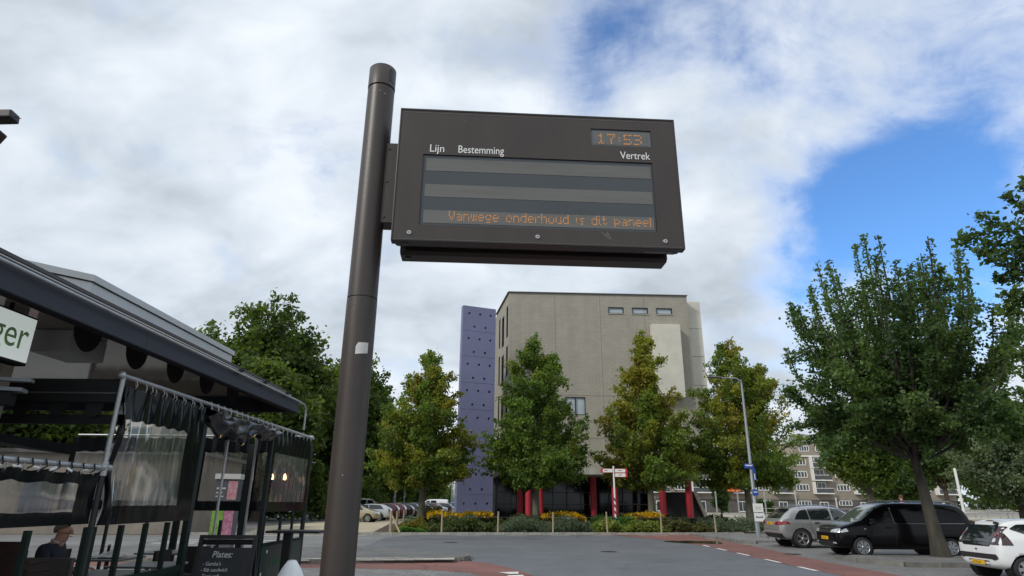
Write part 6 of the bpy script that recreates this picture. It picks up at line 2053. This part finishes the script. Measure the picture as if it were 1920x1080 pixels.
# ---- cars of the far row
def far_car(kind):
    root = empty('parked_car', (0, 0, 0), 0, 'x', 'car', 'cars parked in the row beyond the bed')
    P_ = paint('far_paint', (0.5, 0.5, 0.5), 0.25, 0.1, 0.6)
    if kind == 'wagon':
        S_ = [(-2.25, .40, .60, .85, .92, .62, .70, .68, .56), (-2.15, .30, .60, .93, 1.05, .80, .84, .81, .66), (-1.85, .25, .60, .95, 1.32, .84, .87, .83, .62), (-1.5, .23, .60, .95, 1.42, .85, .88, .84, .60),
              (-0.3, .22, .60, .93, 1.46, .85, .88, .84, .60), (0.4, .22, .60, .91, 1.40, .85, .88, .84, .60), (1.05, .22, .60, .90, 1.02, .85, .88, .83, .70), (1.7, .24, .58, .82, .88, .82, .85, .78, .62), (2.15, .30, .54, .70, .75, .68, .72, .66, .5), (2.22, .40, .52, .62, .64, .5, .55, .5, .4)]
        ax = (-1.35, 1.35)
    elif kind == 'hatch':
        S_ = [(-1.95, .40, .60, .85, .92, .60, .68, .66, .54), (-1.86, .30, .60, .95, 1.1, .78, .82, .79, .62), (-1.6, .25, .60, .97, 1.40, .82, .85, .81, .58), (-1.2, .23, .60, .97, 1.49, .83, .86, .82, .58),
              (-0.2, .22, .60, .95, 1.52, .83, .86, .82, .58), (0.4, .22, .60, .93, 1.46, .83, .86, .82, .58), (1.0, .22, .60, .92, 1.05, .83, .86, .81, .68), (1.55, .24, .58, .85, .92, .80, .83, .76, .60), (1.9, .30, .54, .72, .77, .66, .70, .64, .5), (1.98, .40, .52, .62, .64, .5, .55, .5, .4)]
        ax = (-1.22, 1.25)
    else:
        S_ = [(-2.5, .45, .8, 1.2, 1.3, .80, .86, .84, .72), (-2.46, .35, .8, 1.2, 1.95, .88, .93, .92, .80), (-2.3, .30, .8, 1.2, 2.02, .90, .95, .94, .82), (-0.5, .28, .8, 1.2, 2.05, .90, .95, .94, .82), (0.9, .28, .75, 1.15, 2.0, .90, .95, .93, .78),
              (1.25, .28, .72, 1.12, 1.85, .90, .95, .92, .74), (1.85, .28, .70, 1.08, 1.22, .90, .94, .90, .74), (2.3, .30, .66, .95, 1.02, .84, .88, .82, .66), (2.5, .36, .6, .80, .84, .68, .74, .68, .5)]
        ax = (-1.55, 1.6)
    r_ = 0.32
    hw = max(q[6] for q in S_)
    body, bv = car_body(root, S_, P_, ax, r_ + 0.045, r_, 1, hw)
    add_wheels(root, ax, hw - 0.11, r_, wheel_meshes(r_, 0.2, 6))
    zt = max(q[4] for q in S_)
    rr_x, fr_x = S_[2][0], [q[0] for q in S_ if q[4] > zt - 0.15][-1]
    for sd in (-1, 1):
        if kind == 'van':
            patch(root, bv, 'door_window', [(0.55, 1.22), (1.55, 1.2), (1.25, 1.75), (0.6, 1.82)], 'side', sd, CGL)
            patch(root, bv, 'side_window', [(-0.55, 1.25), (0.4, 1.23), (0.4, 1.82), (-0.55, 1.82)], 'side', sd, CGL)
        else:
            patch(root, bv, 'rear_side_window', [(rr_x + 0.15, 1.0), (-0.35, .98), (-0.35, zt - 0.1), (rr_x + 0.5, zt - 0.14)], 'side', sd, CGL)
            patch(root, bv, 'door_window', [(-0.27, .98), (0.85, .96), (0.42, zt - 0.12), (-0.27, zt - 0.1)], 'side', sd, CGL)
        patch(root, bv, 'tail_light', [(sd * .55, .80), (sd * .78, .80), (sd * .76, 1.0), (sd * .58, 1.0)], 'end', -1, RLT, 0.012)
        patch(root, bv, 'headlight', [(sd * .42, .62), (sd * .70, .64), (sd * .72, .74), (sd * .45, .72)], 'end', 1, HLT, 0.012)
    patch(root, bv, 'windscreen', [(-.66, zt - .42), (.66, zt - .42), (.52, zt - 0.08), (-.52, zt - 0.08)], 'end', 1, CGL)
    if kind != 'van':
        patch(root, bv, 'rear_window', [(-.6, 1.02), (.6, 1.02), (.5, zt - 0.1), (-.5, zt - 0.1)], 'end', -1, CGL)
    MB().box((S_[0][0] - 0.01, 0, .62), (0.02, 0.5, 0.11)).build('number_plate', PLY, root)
    MB().box((S_[-1][0] + 0.01, 0, .48), (0.02, 0.5, 0.11)).build('number_plate', PLY, root)
    return root
PROTO = {k: far_car(k) for k in ('wagon', 'hatch', 'van')}
BODYC = {}
def park(kind, x, y, rz, col, lbl, metal=0.1):
    o = copy_tree(PROTO[kind])
    o.location = (x, y, 0); o.rotation_euler.z = rz
    o['label'] = lbl
    pm_ = paint('far_' + str(col), col, 0.25, metal, 0.6)
    for ch in o.children:
        if ch.name.startswith('body'):
            key = (kind, col)
            if key not in BODYC:
                me = ch.data.copy(); me.materials.clear(); me.materials.append(pm_); BODYC[key] = me
            ch.data = BODYC[key]
    if kind == 'van':
        o['category'] = 'van'
    return o
WHITE_, SILV, BLAK, REDD, BLUE_, BEIG, GREY_ = (0.72, 0.73, 0.74), (0.42, 0.43, 0.44), (0.012, 0.012, 0.014), (0.12, 0.012, 0.016), (0.02, 0.16, 0.30), (0.42, 0.36, 0.24), (0.10, 0.105, 0.11)
R0, R1 = 0.0, math.pi
park('hatch', -13.0, 55.6, R0 - 0.08, BEIG, 'beige hatchback at the near end of the car row, nose to the right')
park('wagon', -13.0, 59.6, R1, WHITE_, 'white estate car second in row, red tail light facing the bed')
park('hatch', -12.6, 63.2, R1, REDD, 'dark red hatchback third in the car row behind white estate')
park('hatch', -12.5, 66.8, R1, (0.16, 0.03, 0.035), 'wine red car fourth in the car row')
park('wagon', -12.5, 70.2, R1, BLAK, 'black estate car fifth in the car row')
park('wagon', -12.4, 73.8, R0, (0.02, 0.02, 0.024), 'black car sixth in the row, bonnet towards the bed')
park('hatch', -12.3, 78.0, R0, SILV, 'silver hatchback seventh in the car row')
park('wagon', -12.2, 82.5, R1, (0.03, 0.03, 0.035), 'dark grey estate with red tail light mid row')
park('wagon', -12.1, 88.0, R0, WHITE_, 'white estate with sloping bonnet left of linden trunk')
park('hatch', -11.9, 95.0, R1, BLAK, 'black hatchback just left of linden trunk')
park('wagon', -11.8, 101.0, R0, (0.55, 0.6, 0.62), 'pale silver estate behind the linden trunk')
park('van', -13.2, 113.0, R1, WHITE_, 'tall white van standing above the far car row')
park('hatch', -11.6, 113.0, R0, (0.25, 0.26, 0.27), 'grey hatchback below the white van')
park('hatch', -11.4, 128.0, R1, BLUE_, 'bright blue hatchback right of the white van')
park('hatch', -11.2, 138.0, R0, WHITE_, 'white car beyond blue hatchback beside purple tower')
park('wagon', -11.0, 150.0, R1, GREY_, 'grey car at the very far end of the row')
park('hatch', -12.4, 75.9, R1, (0.03, 0.04, 0.06), 'navy hatchback wedged between black car and silver hatchback')
park('wagon', -12.2, 80.2, R0, WHITE_, 'white estate just past the silver hatchback')
park('hatch', -12.1, 85.2, R0, (0.5, 0.5, 0.5), 'pale grey hatchback between dark estate and white estate')
park('wagon', -12.0, 91.4, R1, (0.14, 0.02, 0.02), 'red estate next to black hatchback left of linden trunk')
park('hatch', -11.8, 98.0, R0, WHITE_, 'white hatchback partly behind the linden trunk')
park('wagon', -11.7, 106.5, R1, BLAK, 'black estate right of linden trunk')
# the three prototypes: stand them in the second line of the lot as cars of their own
PROTO['hatch']['label'] = 'grey hatchback parked in second line behind beige car'; PROTO['hatch'].location = (-21, 70, 0)
PROTO['wagon']['label'] = 'grey estate parked in second line behind black estate'; PROTO['wagon'].location = (-20.5, 79, 0)
PROTO['van']['label'] = 'grey van parked in second line deep in the lot'; PROTO['van']['category'] = 'van'; PROTO['van'].location = (-20, 90, 0)
# ================================================================== street furniture
LMP = mat('lamp_post_grey', (0.27, 0.29, 0.31), 0.45, 0.4, ns=2, na=0.15)
BLU = mat('sign_blue', (0.012, 0.06, 0.32), 0.35)
lp = empty('street_lamp', (12.85, 34.4, 0.09), 0, 'tall tapering grey street lamp with arm at right of flower bed', 'street lamp')
MB().tube([(0, 0, 0), (0, 0, 1.3), (0, 0, 1.35), (0.02, 0, 7.9)], [0.12, 0.115, 0.095, 0.055], 14).build('pole', LMP, lp)
MB().tube([(0.02, 0, 7.85), (0.0, 0, 8.1), (-0.25, 0, 8.25), (-0.9, 0, 8.28), (-1.2, 0, 8.30)], [0.05, 0.045, 0.04, 0.035, 0.035], 10).build('arm', LMP, lp)
b = MB(); b.box((-1.45, 0, 8.31), (0.75, 0.22, 0.09), 0, 0.02); bevel(b.build('lamp_head', mat('lamp_head_dark', (0.10, 0.10, 0.10), 0.4), lp), 0.03)
sb = MB().box((-0.13, -0.12, 3.52), (0.52, 0.02, 0.24)).build('street_sign', BLU, lp)
MB().box((-0.13, -0.132, 3.60), (0.42, 0.004, 0.012)).build('sign_print', WHT, sb)
MB().box((-0.13, -0.132, 3.54), (0.36, 0.004, 0.05)).build('sign_print', WHT, sb)
s2 = MB().box((0.12, -0.12, 3.1), (0.14, 0.02, 0.60)).build('arrow_sign', BLU, lp); MB().box((0.12, -0.132, 2.98), (0.04, 0.004, 0.3)).build('sign_print', WHT, s2)
s3 = MB().box((0.06, -0.12, 2.18), (0.30, 0.02, 0.30)).build('small_sign', BLU, lp); MB().box((0.06, -0.132, 2.2), (0.18, 0.004, 0.05)).build('sign_print', WHT, s3)
s4 = MB().box((0.10, -0.13, 1.42), (0.52, 0.02, 0.42)).build('notice', WHT, lp); MB().box((0.1, -0.142, 1.45), (0.34, 0.003, 0.03)).build('sign_print', GREY := mat('print_grey', (0.3, 0.3, 0.3), 0.7), s4); MB().box((0.1, -0.142, 1.36), (0.3, 0.003, 0.03)).build('sign_print', GREY, s4)
s5 = MB().box((0.12, -0.13, 0.96), (0.52, 0.02, 0.42)).build('notice', WHT, lp)
ar = MB(); ar.add([(-0.06, 0, 0.0), (0.30, 0, 0.0), (0.30, 0, 0.10), (0.22, 0, 0.05), (0.02, 0, 0.05), (-0.06, 0, 0.10)], [(0, 1, 2, 3, 4, 5)]); ar.build('tow_sign', mat('sign_navy', (0.02, 0.03, 0.09), 0.5), s5, (0, -0.1415, 0.93))

fp_ = empty('direction_signpost', (6.4, 40.0, 0.1), 0, 'white direction signpost with red tipped boards and striped base', 'signpost')
MB().tube([(0, 0, 0.85), (0, 0, 3.75)], 0.055, 12).build('pole', WHT, fp_)
b = MB(); b.tube([(0, 0, 0), (0, 0, 0.85)], 0.0552, 12)
lw = b.build('striped_base', None, fp_)
ms_ = bpy.data.materials.new('blue_white_stripe'); ms_.use_nodes = True
t_ = ms_.node_tree
tcn = t_.nodes.new('ShaderNodeTexCoord'); sp_ = t_.nodes.new('ShaderNodeSeparateXYZ'); t_.links.new(tcn.outputs['Object'], sp_.inputs[0])
def MN(op, a, b_):
    n = t_.nodes.new('ShaderNodeMath'); n.operation = op
    for i, v in enumerate((a, b_)):
        if isinstance(v, (int, float)): n.inputs[i].default_value = v
        else: t_.links.new(v, n.inputs[i])
    return n.outputs[0]
fr_ = MN('FRACT', MN('MULTIPLY', MN('ADD', sp_.outputs[2], MN('MULTIPLY', sp_.outputs[0], 1.2)), 2.7), 0)
mx_ = t_.nodes.new('ShaderNodeMix'); mx_.data_type = 'RGBA'
t_.links.new(MN('GREATER_THAN', fr_, 0.55), mx_.inputs['Factor'])
mx_.inputs['A'].default_value = (0.72, 0.72, 0.72, 1); mx_.inputs['B'].default_value = (0.02, 0.03, 0.10, 1)
t_.links.new(mx_.outputs['Result'], t_.nodes['Principled BSDF'].inputs['Base Color'])
lw.data.materials.append(ms_)
MB().tube([(0, 0, 0.85), (0, 0, 1.9)], 0.0565, 12).build('striped_sleeve', ms_, fp_)
RED2 = mat('sign_red', (0.50, 0.02, 0.025), 0.4)
def board(nm, x0, x1, z0, z1, tip):
    o = MB().bx(x0, x1, -0.08, -0.06, z0, z1).build('sign_board', WHT, fp_)
    e = MB(); e.bx(x0 - .005, x1 + .005, -0.078, -0.062, z1, z1 + 0.02); e.bx(x0 - .005, x1 + .005, -0.078, -0.062, z0 - 0.02, z0)
    t0, t1 = (x0 - 0.01, x0 + 0.12) if tip < 0 else (x1 - 0.12, x1 + 0.01)
    e.bx(t0, t1, -0.084, -0.0605, z0, z1)
    e.build('red_edge', RED2, o)
    p = MB(); p.bx(x0 + 0.2, x0 + 0.42, -0.0825, -0.0802, (z0 + z1) / 2 - 0.015, (z0 + z1) / 2 + 0.03); p.build('sign_print', mat('print_red', (0.35, 0.1, 0.1), 0.6), o)
    return o
board('a', -0.80, -0.07, 3.38, 3.58, -1)
board('b', 0.07, 0.83, 3.38, 3.58, 1)
board('c', 0.07, 0.83, 3.12, 3.32, 1)
for k, (px, py, Y, lb) in enumerate(((742, 905, 72, 'thicker grey pole rising from the middle of car row'), (760, 905, 74, 'thin grey pole beside the thicker one in car row'))):
    p = AY(px, py, Y)
    o = MB().tube([(0, 0, 0), (0, 0, p.z)], 0.1 - 0.04 * k, 8).lathe([(0.13 - 0.05 * k, p.z * 0.55), (0.15 - 0.05 * k, p.z * 0.6), (0.11 - 0.05 * k, p.z * 0.62)], n=8).build('parking_pole', LMP, None, (p.x, Y, 0))
    tag(o, lb, 'pole', 'poles in the parking lot')
p = AY(842, 890, 120)
o = empty('far_lamp', (p.x + 0.6, 120, 0), 0, 'slim far street lamp with short arm left of purple tower', 'street lamp')
MB().tube([(0, 0, 0), (0, 0, p.z - .3), (-0.3, 0, p.z), (-1.3, 0, p.z + 0.05)], 0.07, 8).build('pole', LMP, o)
MB().box((-1.6, 0, p.z + 0.05), (0.7, 0.25, 0.1)).build('lamp_head', LMP, o)
p = AY(828, 893, 135)
tag(MB().tube([(0, 0, 0), (0, 0, p.z)], 0.07, 8).lathe([(0.07, p.z), (0.09, p.z + .05), (0.0, p.z + .12)], n=8).build('flag_pole', WHT, None, (p.x, 135, 0)), 'slim white flag pole beyond far cars left of tower', 'pole')
# pale building at the end of the street
pe = AY(832, 945, 175)
fb = empty('pale_building', (pe.x, 175, 0), 0, 'pale mint and white building at end of street left of tower', 'building')
b = MB(); b.extr([(-5.5, 0), (4.6, 0), (4.6, 8.5), (1.2, 8.7), (-1.0, 4.6), (-5.5, 4.9)], 0, 8, 'y'); b.build('wall', mat('mint_render', (0.45, 0.56, 0.52), 0.8), fb)
b = MB(); b.bx(1.5, 4.4, -0.1, 0, 2.5, 8.4); b.build('white_wall', WHT, fb)
for k in range(4):
    w2 = MB().bx(-5 + k * 1.5, -4 + k * 1.5, -0.08, 0.02, 1.6, 3.2).build('window', WHT, fb); MB().bx(-4.9 + k * 1.5, -4.1 + k * 1.5, -0.1, -0.081, 1.75, 3.05).build('pane', GLD, w2)
hx = AY(205, 800, 44)
ho = empty('white_house', (hx.x, 44, 0), 0, 'white plastered house glimpsed through the terrace enclosure', 'house')
MB().bx(-2.2, 3.6, 0, 8, 0, 8.2).build('wall', mat('white_plaster', (0.62, 0.60, 0.55), 0.85, ns=1, na=0.08), ho)
rf = MB(); rf.extr([(-2.6, 8.2), (4.0, 8.2), (0.7, 11.2)], -0.3, 8.3, 'y'); rf.build('roof', mat('red_roof', (0.16, 0.07, 0.05), 0.8), ho)
for (x, z) in ((-0.7, 5.6), (2.2, 5.6), (-0.7, 2.2), (2.2, 2.2)):
    w2 = MB().bx(x - 0.75, x + 0.75, -0.07, 0.02, z - 0.85, z + 0.85).build('window', mat('grey_frame', (0.3, 0.33, 0.33), 0.5), ho)
    MB().bx(x - 0.62, x + 0.62, -0.09, -0.071, z - 0.72, z + 0.72).build('pane', mat('blue_pane', (0.16, 0.22, 0.24), 0.1), w2)
brick_h = empty('brick_row_house', (-21, 33.5, 0), R(8), 'grey brown house row seen through the clear terrace curtains', 'house')
MB().bx(-8, 4.6, 0, 8, 0, 3.9).build('wall', mat('greybrown_wall', (0.20, 0.175, 0.145), 0.85, ns=0.8, na=0.25), brick_h)
rf = MB(); rf.extr([(-8.3, 3.9), (4.9, 3.9), (4.9, 4.1), (-8.3, 4.1)], -0.3, 8.3, 'y'); rf.build('roof', BRKD, brick_h)
for x in (-6, -3, 0, 3):
    w2 = MB().bx(x - 0.8, x + 0.8, -0.06, 0.02, 0.9, 2.6).build('window', mat('dull_frame', (0.12, 0.11, 0.10), 0.6), brick_h); MB().bx(x - 0.68, x + 0.68, -0.08, -0.061, 1.02, 2.48).build('pane', GLD, w2)

# bicycles by the gravel yard
def bicycle(lbl, loc, rz, col):
    o = empty('bicycle', loc, rz, lbl, 'bicycle', 'bicycles parked behind the silver car')
    fm = mat('bike_' + lbl[:12], col, 0.4)
    for x in (-0.52, 0.52):
        t = MB()
        t.tube([(x + 0.33 * math.cos(2 * math.pi * k / 20), 0, 0.35 + 0.33 * math.sin(2 * math.pi * k / 20)) for k in range(21)], 0.018, 6, cap=False)
        for k in range(8):
            a = math.pi * k / 8
            t.tube([(x + 0.33 * math.cos(a), 0, 0.35 + 0.33 * math.sin(a)), (x - 0.33 * math.cos(a), 0, 0.35 - 0.33 * math.sin(a))], 0.003, 3)
        t.build('wheel', TYRE, o)
    t = MB()
    for a, b_ in (((-0.52, 0, 0.35), (-0.18, 0, 0.85)), ((-0.52, 0, 0.35), (-0.05, 0, 0.3)), ((-0.05, 0, 0.3), (-0.2, 0, 0.92)), ((-0.05, 0, 0.3), (0.36, 0, 0.85)), ((-0.16, 0, 0.72), (0.36, 0, 0.8)), ((0.52, 0, 0.35), (0.34, 0, 1.0))):
        t.tube([a, b_], 0.018, 6)
    t.build('frame', fm, o)
    t = MB(); t.tube([(0.2, -0.28, 1.08), (0.34, -0.12, 1.06), (0.34, 0.12, 1.06), (0.2, 0.28, 1.08)], 0.014, 6); t.build('handlebar', CHR_, o)
    t = MB(); t.box((-0.22, 0, 0.95), (0.26, 0.16, 0.06)); bevel(t.build('saddle', CBK, o), 0.02)
    t = MB(); t.box((-0.55, 0, 0.74), (0.36, 0.14, 0.02)); t.build('carrier', CBK, o)
    return o
bp = AY(1592, 960, 44)
for k, (dx, c_, w_) in enumerate(((-1.6, (0.05, 0.05, 0.05), 'leftmost black'), (-0.8, (0.06, 0.12, 0.06), 'green'), (0.0, (0.30, 0.30, 0.30), 'silver'), (0.8, (0.03, 0.05, 0.12), 'dark blue'), (1.7, (0.2, 0.03, 0.03), 'rightmost red'))):
    bicycle('%s bicycle in the parked group behind the silver car' % w_, (bp.x + dx, 44 + 0.2 * (k % 2), 0.012), R(62 + 7 * k), c_)

# ================================================================== people
SKIN = mat('skin', (0.52, 0.27, 0.19), 0.5)
def skin_mesh(name, verts, edges, radii, m_, parent=None, root=0, lvl=2):
    me = bpy.data.meshes.new(name); me.from_pydata(verts, edges, []); me.update()
    o = bpy.data.objects.new(name, me); COL.objects.link(o)
    sk = o.modifiers.new('skin', 'SKIN'); sk.use_smooth_shade = True
    lay = me.skin_vertices[0] if len(me.skin_vertices) else None
    if lay is None:
        bm = bmesh.new(); bm.from_mesh(me); bm.verts.layers.skin.verify(); bm.to_mesh(me); bm.free()
        lay = me.skin_vertices[0]
    for i, r_ in enumerate(radii):
        lay.data[i].radius = (r_, r_) if not isinstance(r_, tuple) else r_
        lay.data[i].use_root = (i == root)
    ss = o.modifiers.new('sub', 'SUBSURF'); ss.levels = lvl; ss.render_levels = lvl
    bpy.context.view_layer.update()
    me2 = bpy.data.meshes.new_from_object(o.evaluated_get(bpy.context.evaluated_depsgraph_get()))
    o.modifiers.clear(); o.data = me2; me2.materials.clear(); me2.materials.append(m_)
    for p_ in me2.polygons: p_.use_smooth = True
    if parent: o.parent = parent
    return o

def chainify(chains):
    vs, es, rs, ix = [], [], [], {}
    for ch in chains:
        prev = None
        for (p_, r_) in ch:
            k = tuple(round(c, 4) for c in p_)
            if k not in ix:
                ix[k] = len(vs); vs.append(p_); rs.append(r_)
            if prev is not None and prev != ix[k]: es.append((prev, ix[k]))
            prev = ix[k]
    return vs, es, rs

def hand(w_, d, side):
    """five finger chains from a wrist point along unit direction d"""
    d = Vector(d).normalized(); s_ = d.cross(Vector((0, 0, 1))).normalized() if abs(d.z) < 0.9 else Vector((1, 0, 0))
    palm = Vector(w_) + d * 0.07
    ch = [[(tuple(w_), 0.026), (tuple(palm), 0.034)]]
    for k, (o_, l_) in enumerate(((-0.030, 0.062), (-0.010, 0.075), (0.010, 0.080), (0.030, 0.070))):
        a = palm + s_ * o_ + d * 0.03; b_ = a + d * l_ * 0.55 - Vector((0, 0, 0.008)); c_ = b_ + d * l_ * 0.4 - Vector((0, 0, 0.02))
        ch.append([(tuple(palm), 0.034), (tuple(a), 0.010), (tuple(b_), 0.009), (tuple(c_), 0.008)])
    th = Vector(w_) + d * 0.03 + s_ * 0.035 * side
    ch.append([(tuple(w_), 0.026), (tuple(th), 0.012), (tuple(th + d * 0.045 + s_ * 0.02 * side), 0.010)])
    return ch

def head_chain(neck, hd, fwd):
    """skull, jaw, nose and ears about head centre hd looking along fwd"""
    f = Vector(fwd).normalized(); hd = Vector(hd); s_ = f.cross(Vector((0, 0, 1))).normalized()
    U_ = Vector((0, 0, 1))
    C_ = [[(tuple(neck), 0.058), (tuple(hd - U_ * 0.06 - f * 0.01), 0.07), (tuple(hd + U_ * 0.01), 0.088), (tuple(hd + U_ * 0.075 - f * 0.01), 0.075)],
          [(tuple(hd - U_ * 0.06 - f * 0.01), 0.07), (tuple(hd - U_ * 0.085 + f * 0.055), 0.042)],
          [(tuple(hd + U_ * 0.01), 0.088), (tuple(hd - U_ * 0.012 + f * 0.088), 0.018), (tuple(hd - U_ * 0.03 + f * 0.112), 0.012)]]
    for sd in (-1, 1):
        C_.append([(tuple(hd + U_ * 0.01), 0.088), (tuple(hd - U_ * 0.01 + s_ * sd * 0.085 - f * 0.015), 0.016)])
    return C_

def face_bits(parent, hd, fwd, hair_m, bald=0.0, glasses=False):
    f = Vector(fwd).normalized(); hd = Vector(hd); s_ = f.cross(Vector((0, 0, 1))).normalized(); U_ = Vector((0, 0, 1))
    e = MB()
    for sd in (-1, 1):
        c_ = hd + f * 0.083 + s_ * sd * 0.032 + U_ * 0.008
        e.lathe([(0.0, 0.009), (0.007, 0.006), (0.010, 0.0), (0.007, -0.006), (0.0, -0.009)], c_, 8)
    e.build('eyes', mat('eye_dark', (0.03, 0.02, 0.02), 0.3), parent)
    mth = MB(); c_ = hd + f * 0.088 - U_ * 0.062; mth.tube([c_ - s_ * 0.025, c_ + f * 0.008, c_ + s_ * 0.025], 0.006, 6); mth.build('mouth', mat('lips', (0.32, 0.12, 0.10), 0.5), parent)
    # hair cap: upper rear half ellipsoid
    h = MB(); vs, fs = [], []
    nu, nv = 18, 10
    for i in range(nu):
        for j in range(nv + 1):
            a = 2 * math.pi * i / nu; t = math.pi * (0.47 - 0.17 * math.cos(a)) * j / nv
            d = f * (math.sin(t) * math.cos(a) * 0.099) + s_ * (math.sin(t) * math.sin(a) * 0.091) + U_ * (math.cos(t) * 0.105)
            d *= 1 + 0.03 * math.sin(9 * a + 5 * t)
            vs.append(hd + d - f * 0.022 + U_ * 0.024)
    for i in range(nu):
        for j in range(nv):
            fs.append((i * (nv + 1) + j, i * (nv + 1) + j + 1, ((i + 1) % nu) * (nv + 1) + j + 1, ((i + 1) % nu) * (nv + 1) + j))
    h.add(vs, fs, True); h.build('hair', hair_m, parent)

def person(name, loc, label, pose, jacket, trousers, hair, rz=0.0):
    """local: +y is forward"""
    root = empty(name, loc, rz, label, 'person')
    if pose == 'sit':
        hip, chest, neck, hd = (0, 0, 0.50), (0, 0.05, 0.95), (0, 0.08, 1.09), (0, 0.13, 1.21)
        legs = [[((0, 0, 0.50), .12), ((s * 0.10, 0.05, 0.49), .085), ((s * 0.12, 0.44, 0.50), .062), ((s * 0.12, 0.46, 0.10), .042), ((s * 0.12, 0.62, 0.05), .036)] for s in (-1, 1)]
        arms = [[(chest, .12), ((s * 0.19, 0.03, 1.02), .062), ((s * 0.25, 0.12, 0.69), .044), ((s * 0.14, 0.36, 0.76), .032)] for s in (-1, 1)]
        wr_ = [((s * 0.14, 0.36, 0.76), (-0.2 * s, 1, 0.1), s) for s in (-1, 1)]
    else:
        hip, chest, neck, hd = (0, 0, 0.95), (0, 0, 1.36), (0, 0.0, 1.53), (0, 0.02, 1.69)
        legs = [[((0, 0, 0.95), .13), ((s * 0.10, 0, 0.90), .09), ((s * 0.11, 0.02, 0.50), .062), ((s * 0.12, -0.02, 0.10), .042), ((s * 0.12, 0.14, 0.04), .036)] for s in (-1, 1)]
        arms = [[(chest, .13), ((s * 0.20, 0, 1.40), .06), ((s * 0.25, -0.02, 1.13), .045), ((s * 0.25, 0.06, 0.88), .032)] for s in (-1, 1)]
        wr_ = [((s * 0.25, 0.06, 0.88), (0, 0.25, -1), s) for s in (-1, 1)]
    mid = tuple((a + b_) / 2 for a, b_ in zip(hip, chest))
    body = [[(hip, .12), (mid, .115), (chest, .12), (neck, .058)]] + legs + arms + head_chain(neck, hd, (0, 1, 0))
    for (w_, d_, s) in wr_: body += hand(w_, d_, s)
    vs, es, rs = chainify(body)
    bo = skin_mesh('body', vs, es, rs, SKIN, root)
    sc = lambda chs, k: [[(p_, r_ * k + 0.012) for p_, r_ in c_] for c_ in chs]
    vs, es, rs = chainify(sc([[(hip, .125), (mid, .125), (chest, .135), (tuple(Vector(neck) - Vector((0, 0, 0.03))), .062)]] + arms, 1.08))
    skin_mesh('jacket', vs, es, rs, jacket, root)
    vs, es, rs = chainify(sc([l_[:-1] for l_ in legs], 1.12))
    skin_mesh('trousers', vs, es, rs, trousers, root)
    for s in (-1, 1):
        f_ = legs[0][-1][0] if s < 0 else legs[1][-1][0]; a_ = legs[0][-2][0] if s < 0 else legs[1][-2][0]
        sh = MB(); sh.box((f_[0], (f_[1] + a_[1]) / 2, 0.045), (0.09, abs(f_[1] - a_[1]) + 0.14, 0.08)); bevel(sh.build('shoe', CBK, root), 0.025)
    face_bits(root, hd, (0, 1, 0), hair)
    return root
NAVY = mat('navy_suit', (0.018, 0.022, 0.035), 0.8, ns=20, na=0.2)
pr_ = person('person', (-5.80, 8.45, 0.09), 'seated man in dark navy jacket with pale collar behind low curtain', 'sit', NAVY, mat('dark_trousers', (0.02, 0.02, 0.022), 0.8), mat('grey_hair', (0.20, 0.17, 0.15), 0.8), R(-80))
cl_ = MB(); cl_.tube([(0.07 * math.cos(R(k * 30)), 0.08 + 0.065 * math.sin(R(k * 30)), 1.095 - 0.02 * math.sin(R(k * 30))) for k in range(13)], 0.014, 6); cl_.build('collar', mat('shirt_white', (0.6, 0.62, 0.66), 0.7), pr_)
sp2 = MB(); sp2.bx(-0.22, 0.22, -0.2, 0.22, 0.40, 0.45); sp2.bx(-0.22, 0.22, -0.24, -0.2, 0.45, 0.9)
ch_ = empty('terrace_chair', (-5.86, 8.42, 0.05), R(-80), 'dark wicker chair under the seated man', 'chair', 'terrace chairs')
inst('seat', CM['b']['seat'], ch_, (0, 0, -0.06)); inst('backrest', CM['b']['backrest'], ch_, (0, -0.46, 0))
for a in (-0.2, 0.2):
    for c in (-0.2, 0.2): inst('leg', CM['b']['leg'], ch_, (a, c, 0))
rt_ = tag(MB().bx(17.2, 21.0, 30.6, 33.0, -0.02, 0.36).build('raised_kerb_deck', KERBM), kind='structure')
person('person', (18.75, 31.3, 0.36), 'person with reddish brown hair in dark blue top behind black van', 'stand', mat('dark_blue_top', (0.015, 0.022, 0.045), 0.8), mat('jeans', (0.03, 0.04, 0.07), 0.8), mat('auburn_hair', (0.10, 0.035, 0.018), 0.8), R(-20))

# pieces too small to pick apart stay joined
for o in bpy.data.objects:
    base = o.name.split('.')[0]
    if base in ('scrolling_message', 'clock_digits', 'edge_line', 'rim_line', 'scratch', 'bird_speck', 'bracket_bolt', 'drain_plug', 'hook', 'tie', 'clip', 'white_clip', 'rivet', 'conduit_clip', 'wall_joint', 'pipe_fitting', 'green_band', 'latch', 'poster_print', 'eyes', 'wiper', 'hanger', 'handrail', 'sign_print', 'plate_text', 'chalk_writing', 'pane', 'red_edge', 'coping'):
        if o.parent:
            o['kind'] = 'stuff'
